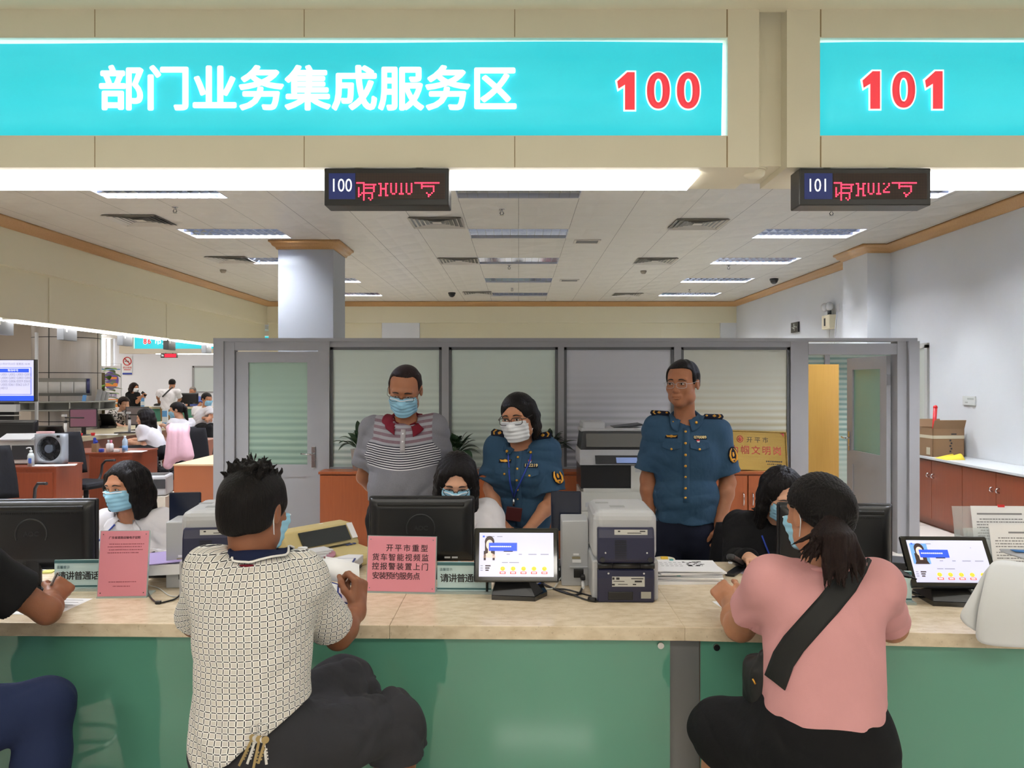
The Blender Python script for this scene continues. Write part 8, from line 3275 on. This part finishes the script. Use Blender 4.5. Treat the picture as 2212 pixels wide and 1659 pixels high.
# ------------------------------------------------------------------ people in the side office and the far hall
def small_person(label, Y, head, neck, chest, pel, sh, el, wr, yaw, face, top, topm, bottom, hairf, sk=SKIN_M, seat=True, mask=None, sleeve=0.7, vox=0.009, group=None, hyaw=None, pitch=10, w=0.95, long_=False):
    """head ... pel, sh, el, wr are (px, py, depth offset)"""
    A = lambda q: at(q[0], q[1], Y + (q[2] if len(q) > 2 else 0))
    H = Head(A(head), face if hyaw is None else hyaw, pitch, 0, 0.98)
    p = A(pel)
    P = Pose(p, A(chest), A(neck), H, [A(q) for q in sh], [A(q) for q in el], [A(q) for q in wr], ((0, 0, 0), (0, 0, 1)), ((0, 0, 0), (0, 0, 0)), yaw, w, 0.95)
    f = V3((-P.f[0], -P.f[1], 0))
    if seat:
        P.kn = [h_ + unit(f) * 0.4 + V3((0, 0, 0.02)) for h_ in P.hip]
        P.an = [V3((k[0], k[1], 0.09)) for k in P.kn]
    else:
        P.kn = [V3((h_[0], h_[1], p.z * 0.52)) for h_ in P.hip]
        P.an = [V3((h_[0], h_[1], 0.09)) for h_ in P.hip]
    r = person(label, p, group)
    B_ = Field()
    P.torso(B_)
    P.arms(B_, 0.9)
    P.legs(B_)
    P.headneck(B_)
    for i in (0, 1):
        d = unit(P.wr[i] - P.el[i])
        hand(B_, P.wr[i], d, (0, 0.2, -1), P.x * (1 if i == 0 else -1), 0.92, (25, 35, 25))
    B_.mesh('body', vox * 0.8, sk, r)
    F = Field()
    for i in (0, 1):
        if long_:
            P.long_sleeve(F, i)
        else:
            P.sleeve(F, i, sleeve, 0.062, 0.072, hollow=False)
    P.torso(F, 0.02)
    F.plane(P.pel - P.up * 0.04, -P.up)
    P.neckhole(F)
    F.disp, F.amp = wrinkle(0.008, 8, int(head[0])), 0.008
    F.mesh(top, vox, topm, r)
    F = Field()
    P.torso(F, 0.014)
    F.plane(P.pel + P.up * 0.08, P.up)
    P.legs(F, 0.014, feet=False)
    F.mesh('trousers', vox, bottom, r)
    shoes(P, r)
    if mask:
        H.mask(r, mask, vox=0.006, loops=False)
    hairf(H, r)
    return P, r


def long_hair(L, m=None):
    return lambda H, r: hair_long(H, r, L, vox=0.007, m=m)


def short_hair(g=0.012, m=None, nape=-0.05):
    return lambda H, r: hair_short(H, r, g, vox=0.006, m=m, nape=nape)


def tail(L):
    def fn(H, r):
        hair_short(H, r, 0.013, vox=0.006, line=(-0.085, 0.06), nape=-0.075)
        F = Field()
        H.lock(F, [(0, 0.09, 0.06), (0.01, 0.13, 0.0), (0.02, 0.13, -0.12), (0.03, 0.12, -0.12 - L)], 0.04, 0.016, 0.02)
        F.mesh('ponytail', 0.008, HAIR, r)
        MB().ball(Vector(H.p(0, 0.1, 0.07)) - Vector(r.location), 0.028, 10).build('hair_clip', mat('clip_pink', (226, 190, 190), 0.5), r)
    return fn


Y = 10.4
small_person('seated clerk with long black hair in white shirt in the side office', Y, (313, 902), (320, 924), (330, 945), (340, 972), ((308, 930, -0.12), (336, 930, 0.12)), ((312, 962, -0.15), (338, 950, 0.15)), ((282, 955, 0.05), (290, 950, 0.2)), -60, -70, 'shirt', WSHIRT, BLACKC, long_hair(0.26), SKIN_F)
Y = 12.2
small_person('seated clerk with ponytail and mask in white shirt in the side office', Y, (381, 886), (390, 906), (397, 928), (402, 965), ((374, 915, -0.1), (410, 914, 0.1)), ((366, 925, -0.2), (384, 936, 0.25)), ((352, 918, 0.1), (362, 924, 0.3)), -60, -75, 'shirt', WSHIRT, PLAID, tail(0.28), SKIN_F, mask=MASKB)
Y = 14.2
small_person('seated man with mask in white shirt at the far end of the side counter', Y, (447, 863), (444, 880), (440, 896), (440, 922), ((424, 886, 0.1), (452, 886, -0.1)), ((424, 902, 0.05), (456, 900, -0.15)), ((446, 904, -0.2), (452, 903, -0.3)), 45, 60, 'shirt', WSHIRT, BLACKC, short_hair(0.01), SKIN_M, mask=MASKB)
Y = 14.0
small_person('seated woman with dark bob in black and white speckled dress behind the side counter', Y, (268, 873), (262, 890), (256, 906), (250, 940), ((243, 894, 0.05), (274, 895, -0.05)), ((236, 912, 0), (281, 906, -0.2)), ((258, 919, -0.3), (272, 918, -0.35)), 30, 50, 'dress', SPECK, BLACKC, short_hair(0.02, HAIRB, -0.1), SKIN_F)
Y = 20.2
P_, r_ = small_person('standing woman with brown bob and mask in black top holding a phone', Y, (290, 837), (287, 849), (286, 862), (288, 885), ((278, 853, 0), (296, 853, 0)), ((276, 866, -0.05), (296, 869, -0.1)), ((302, 858, -0.1), (306, 856, -0.15)), 40, 70, 'black_top', BLACKC, SPECKG, long_hair(0.06, HAIRB), SKIN_M, seat=False, mask=MASKW)
tag(MB(Matrix.Translation(at(311, 851, Y - 0.15)) @ rot(0, 40, 0)).box((0, 0, 0), (0.15, 0.01, 0.075), bev=0.004).build('smartphone', BLACK), 'dark smartphone in the hand of the standing woman', 'phone')
Y = 20.45
P_, r_ = small_person('standing man seen from behind in white T-shirt and khaki trousers at the far counter', Y, (372, 829, 0.15), (369, 840, 0.1), (364, 855), (362, 880), ((384, 847, 0.05), (346, 847, 0)), ((389, 862, 0.2), (341, 857, 0.05)), ((384, 869, 0.3), (343, 866, 0.2)), 180, 195, 'white_shirt', WSHIRT, KHAKI, short_hair(0.012), SKIN_M, seat=False)
tag(MB().tube([at(373, 836, Y - 0.13), at(362, 846, Y - 0.17), at(351, 857, Y - 0.15)], 0.02, 6).build('shoulder_strap', mat('strap_grey', (60, 62, 66), 0.6)), 'grey bag strap across the back of the man in khaki trousers', 'bag')
o = root('sports_shoe', 'black and white sports shoe in the hand of the man at the far counter', 'shoe', at(339, 872, Y + 0.25))
o.location.z = 0.93
MB().box((0, 0, 0.015), (0.26, 0.09, 0.03), bev=0.012).build('sole', WHITEP, o)
MB().ball((0.02, 0, 0.05), (0.11, 0.042, 0.045), 12).build('upper', BLACK, o)
Y = 21.9
small_person('seated man in police blue behind the far monitor', Y, (416, 845), (417, 856), (420, 868), (420, 895), ((408, 862), (430, 862)), ((404, 874, -0.1), (433, 874, -0.1)), ((408, 882, -0.2), (424, 882, -0.2)), 0, -10, 'blue_shirt', mat('police_blue', (96, 116, 190), 0.8), BLACKC, short_hair(0.008, mat('grey_hair', (110, 104, 100), 0.6)), SKIN_M)
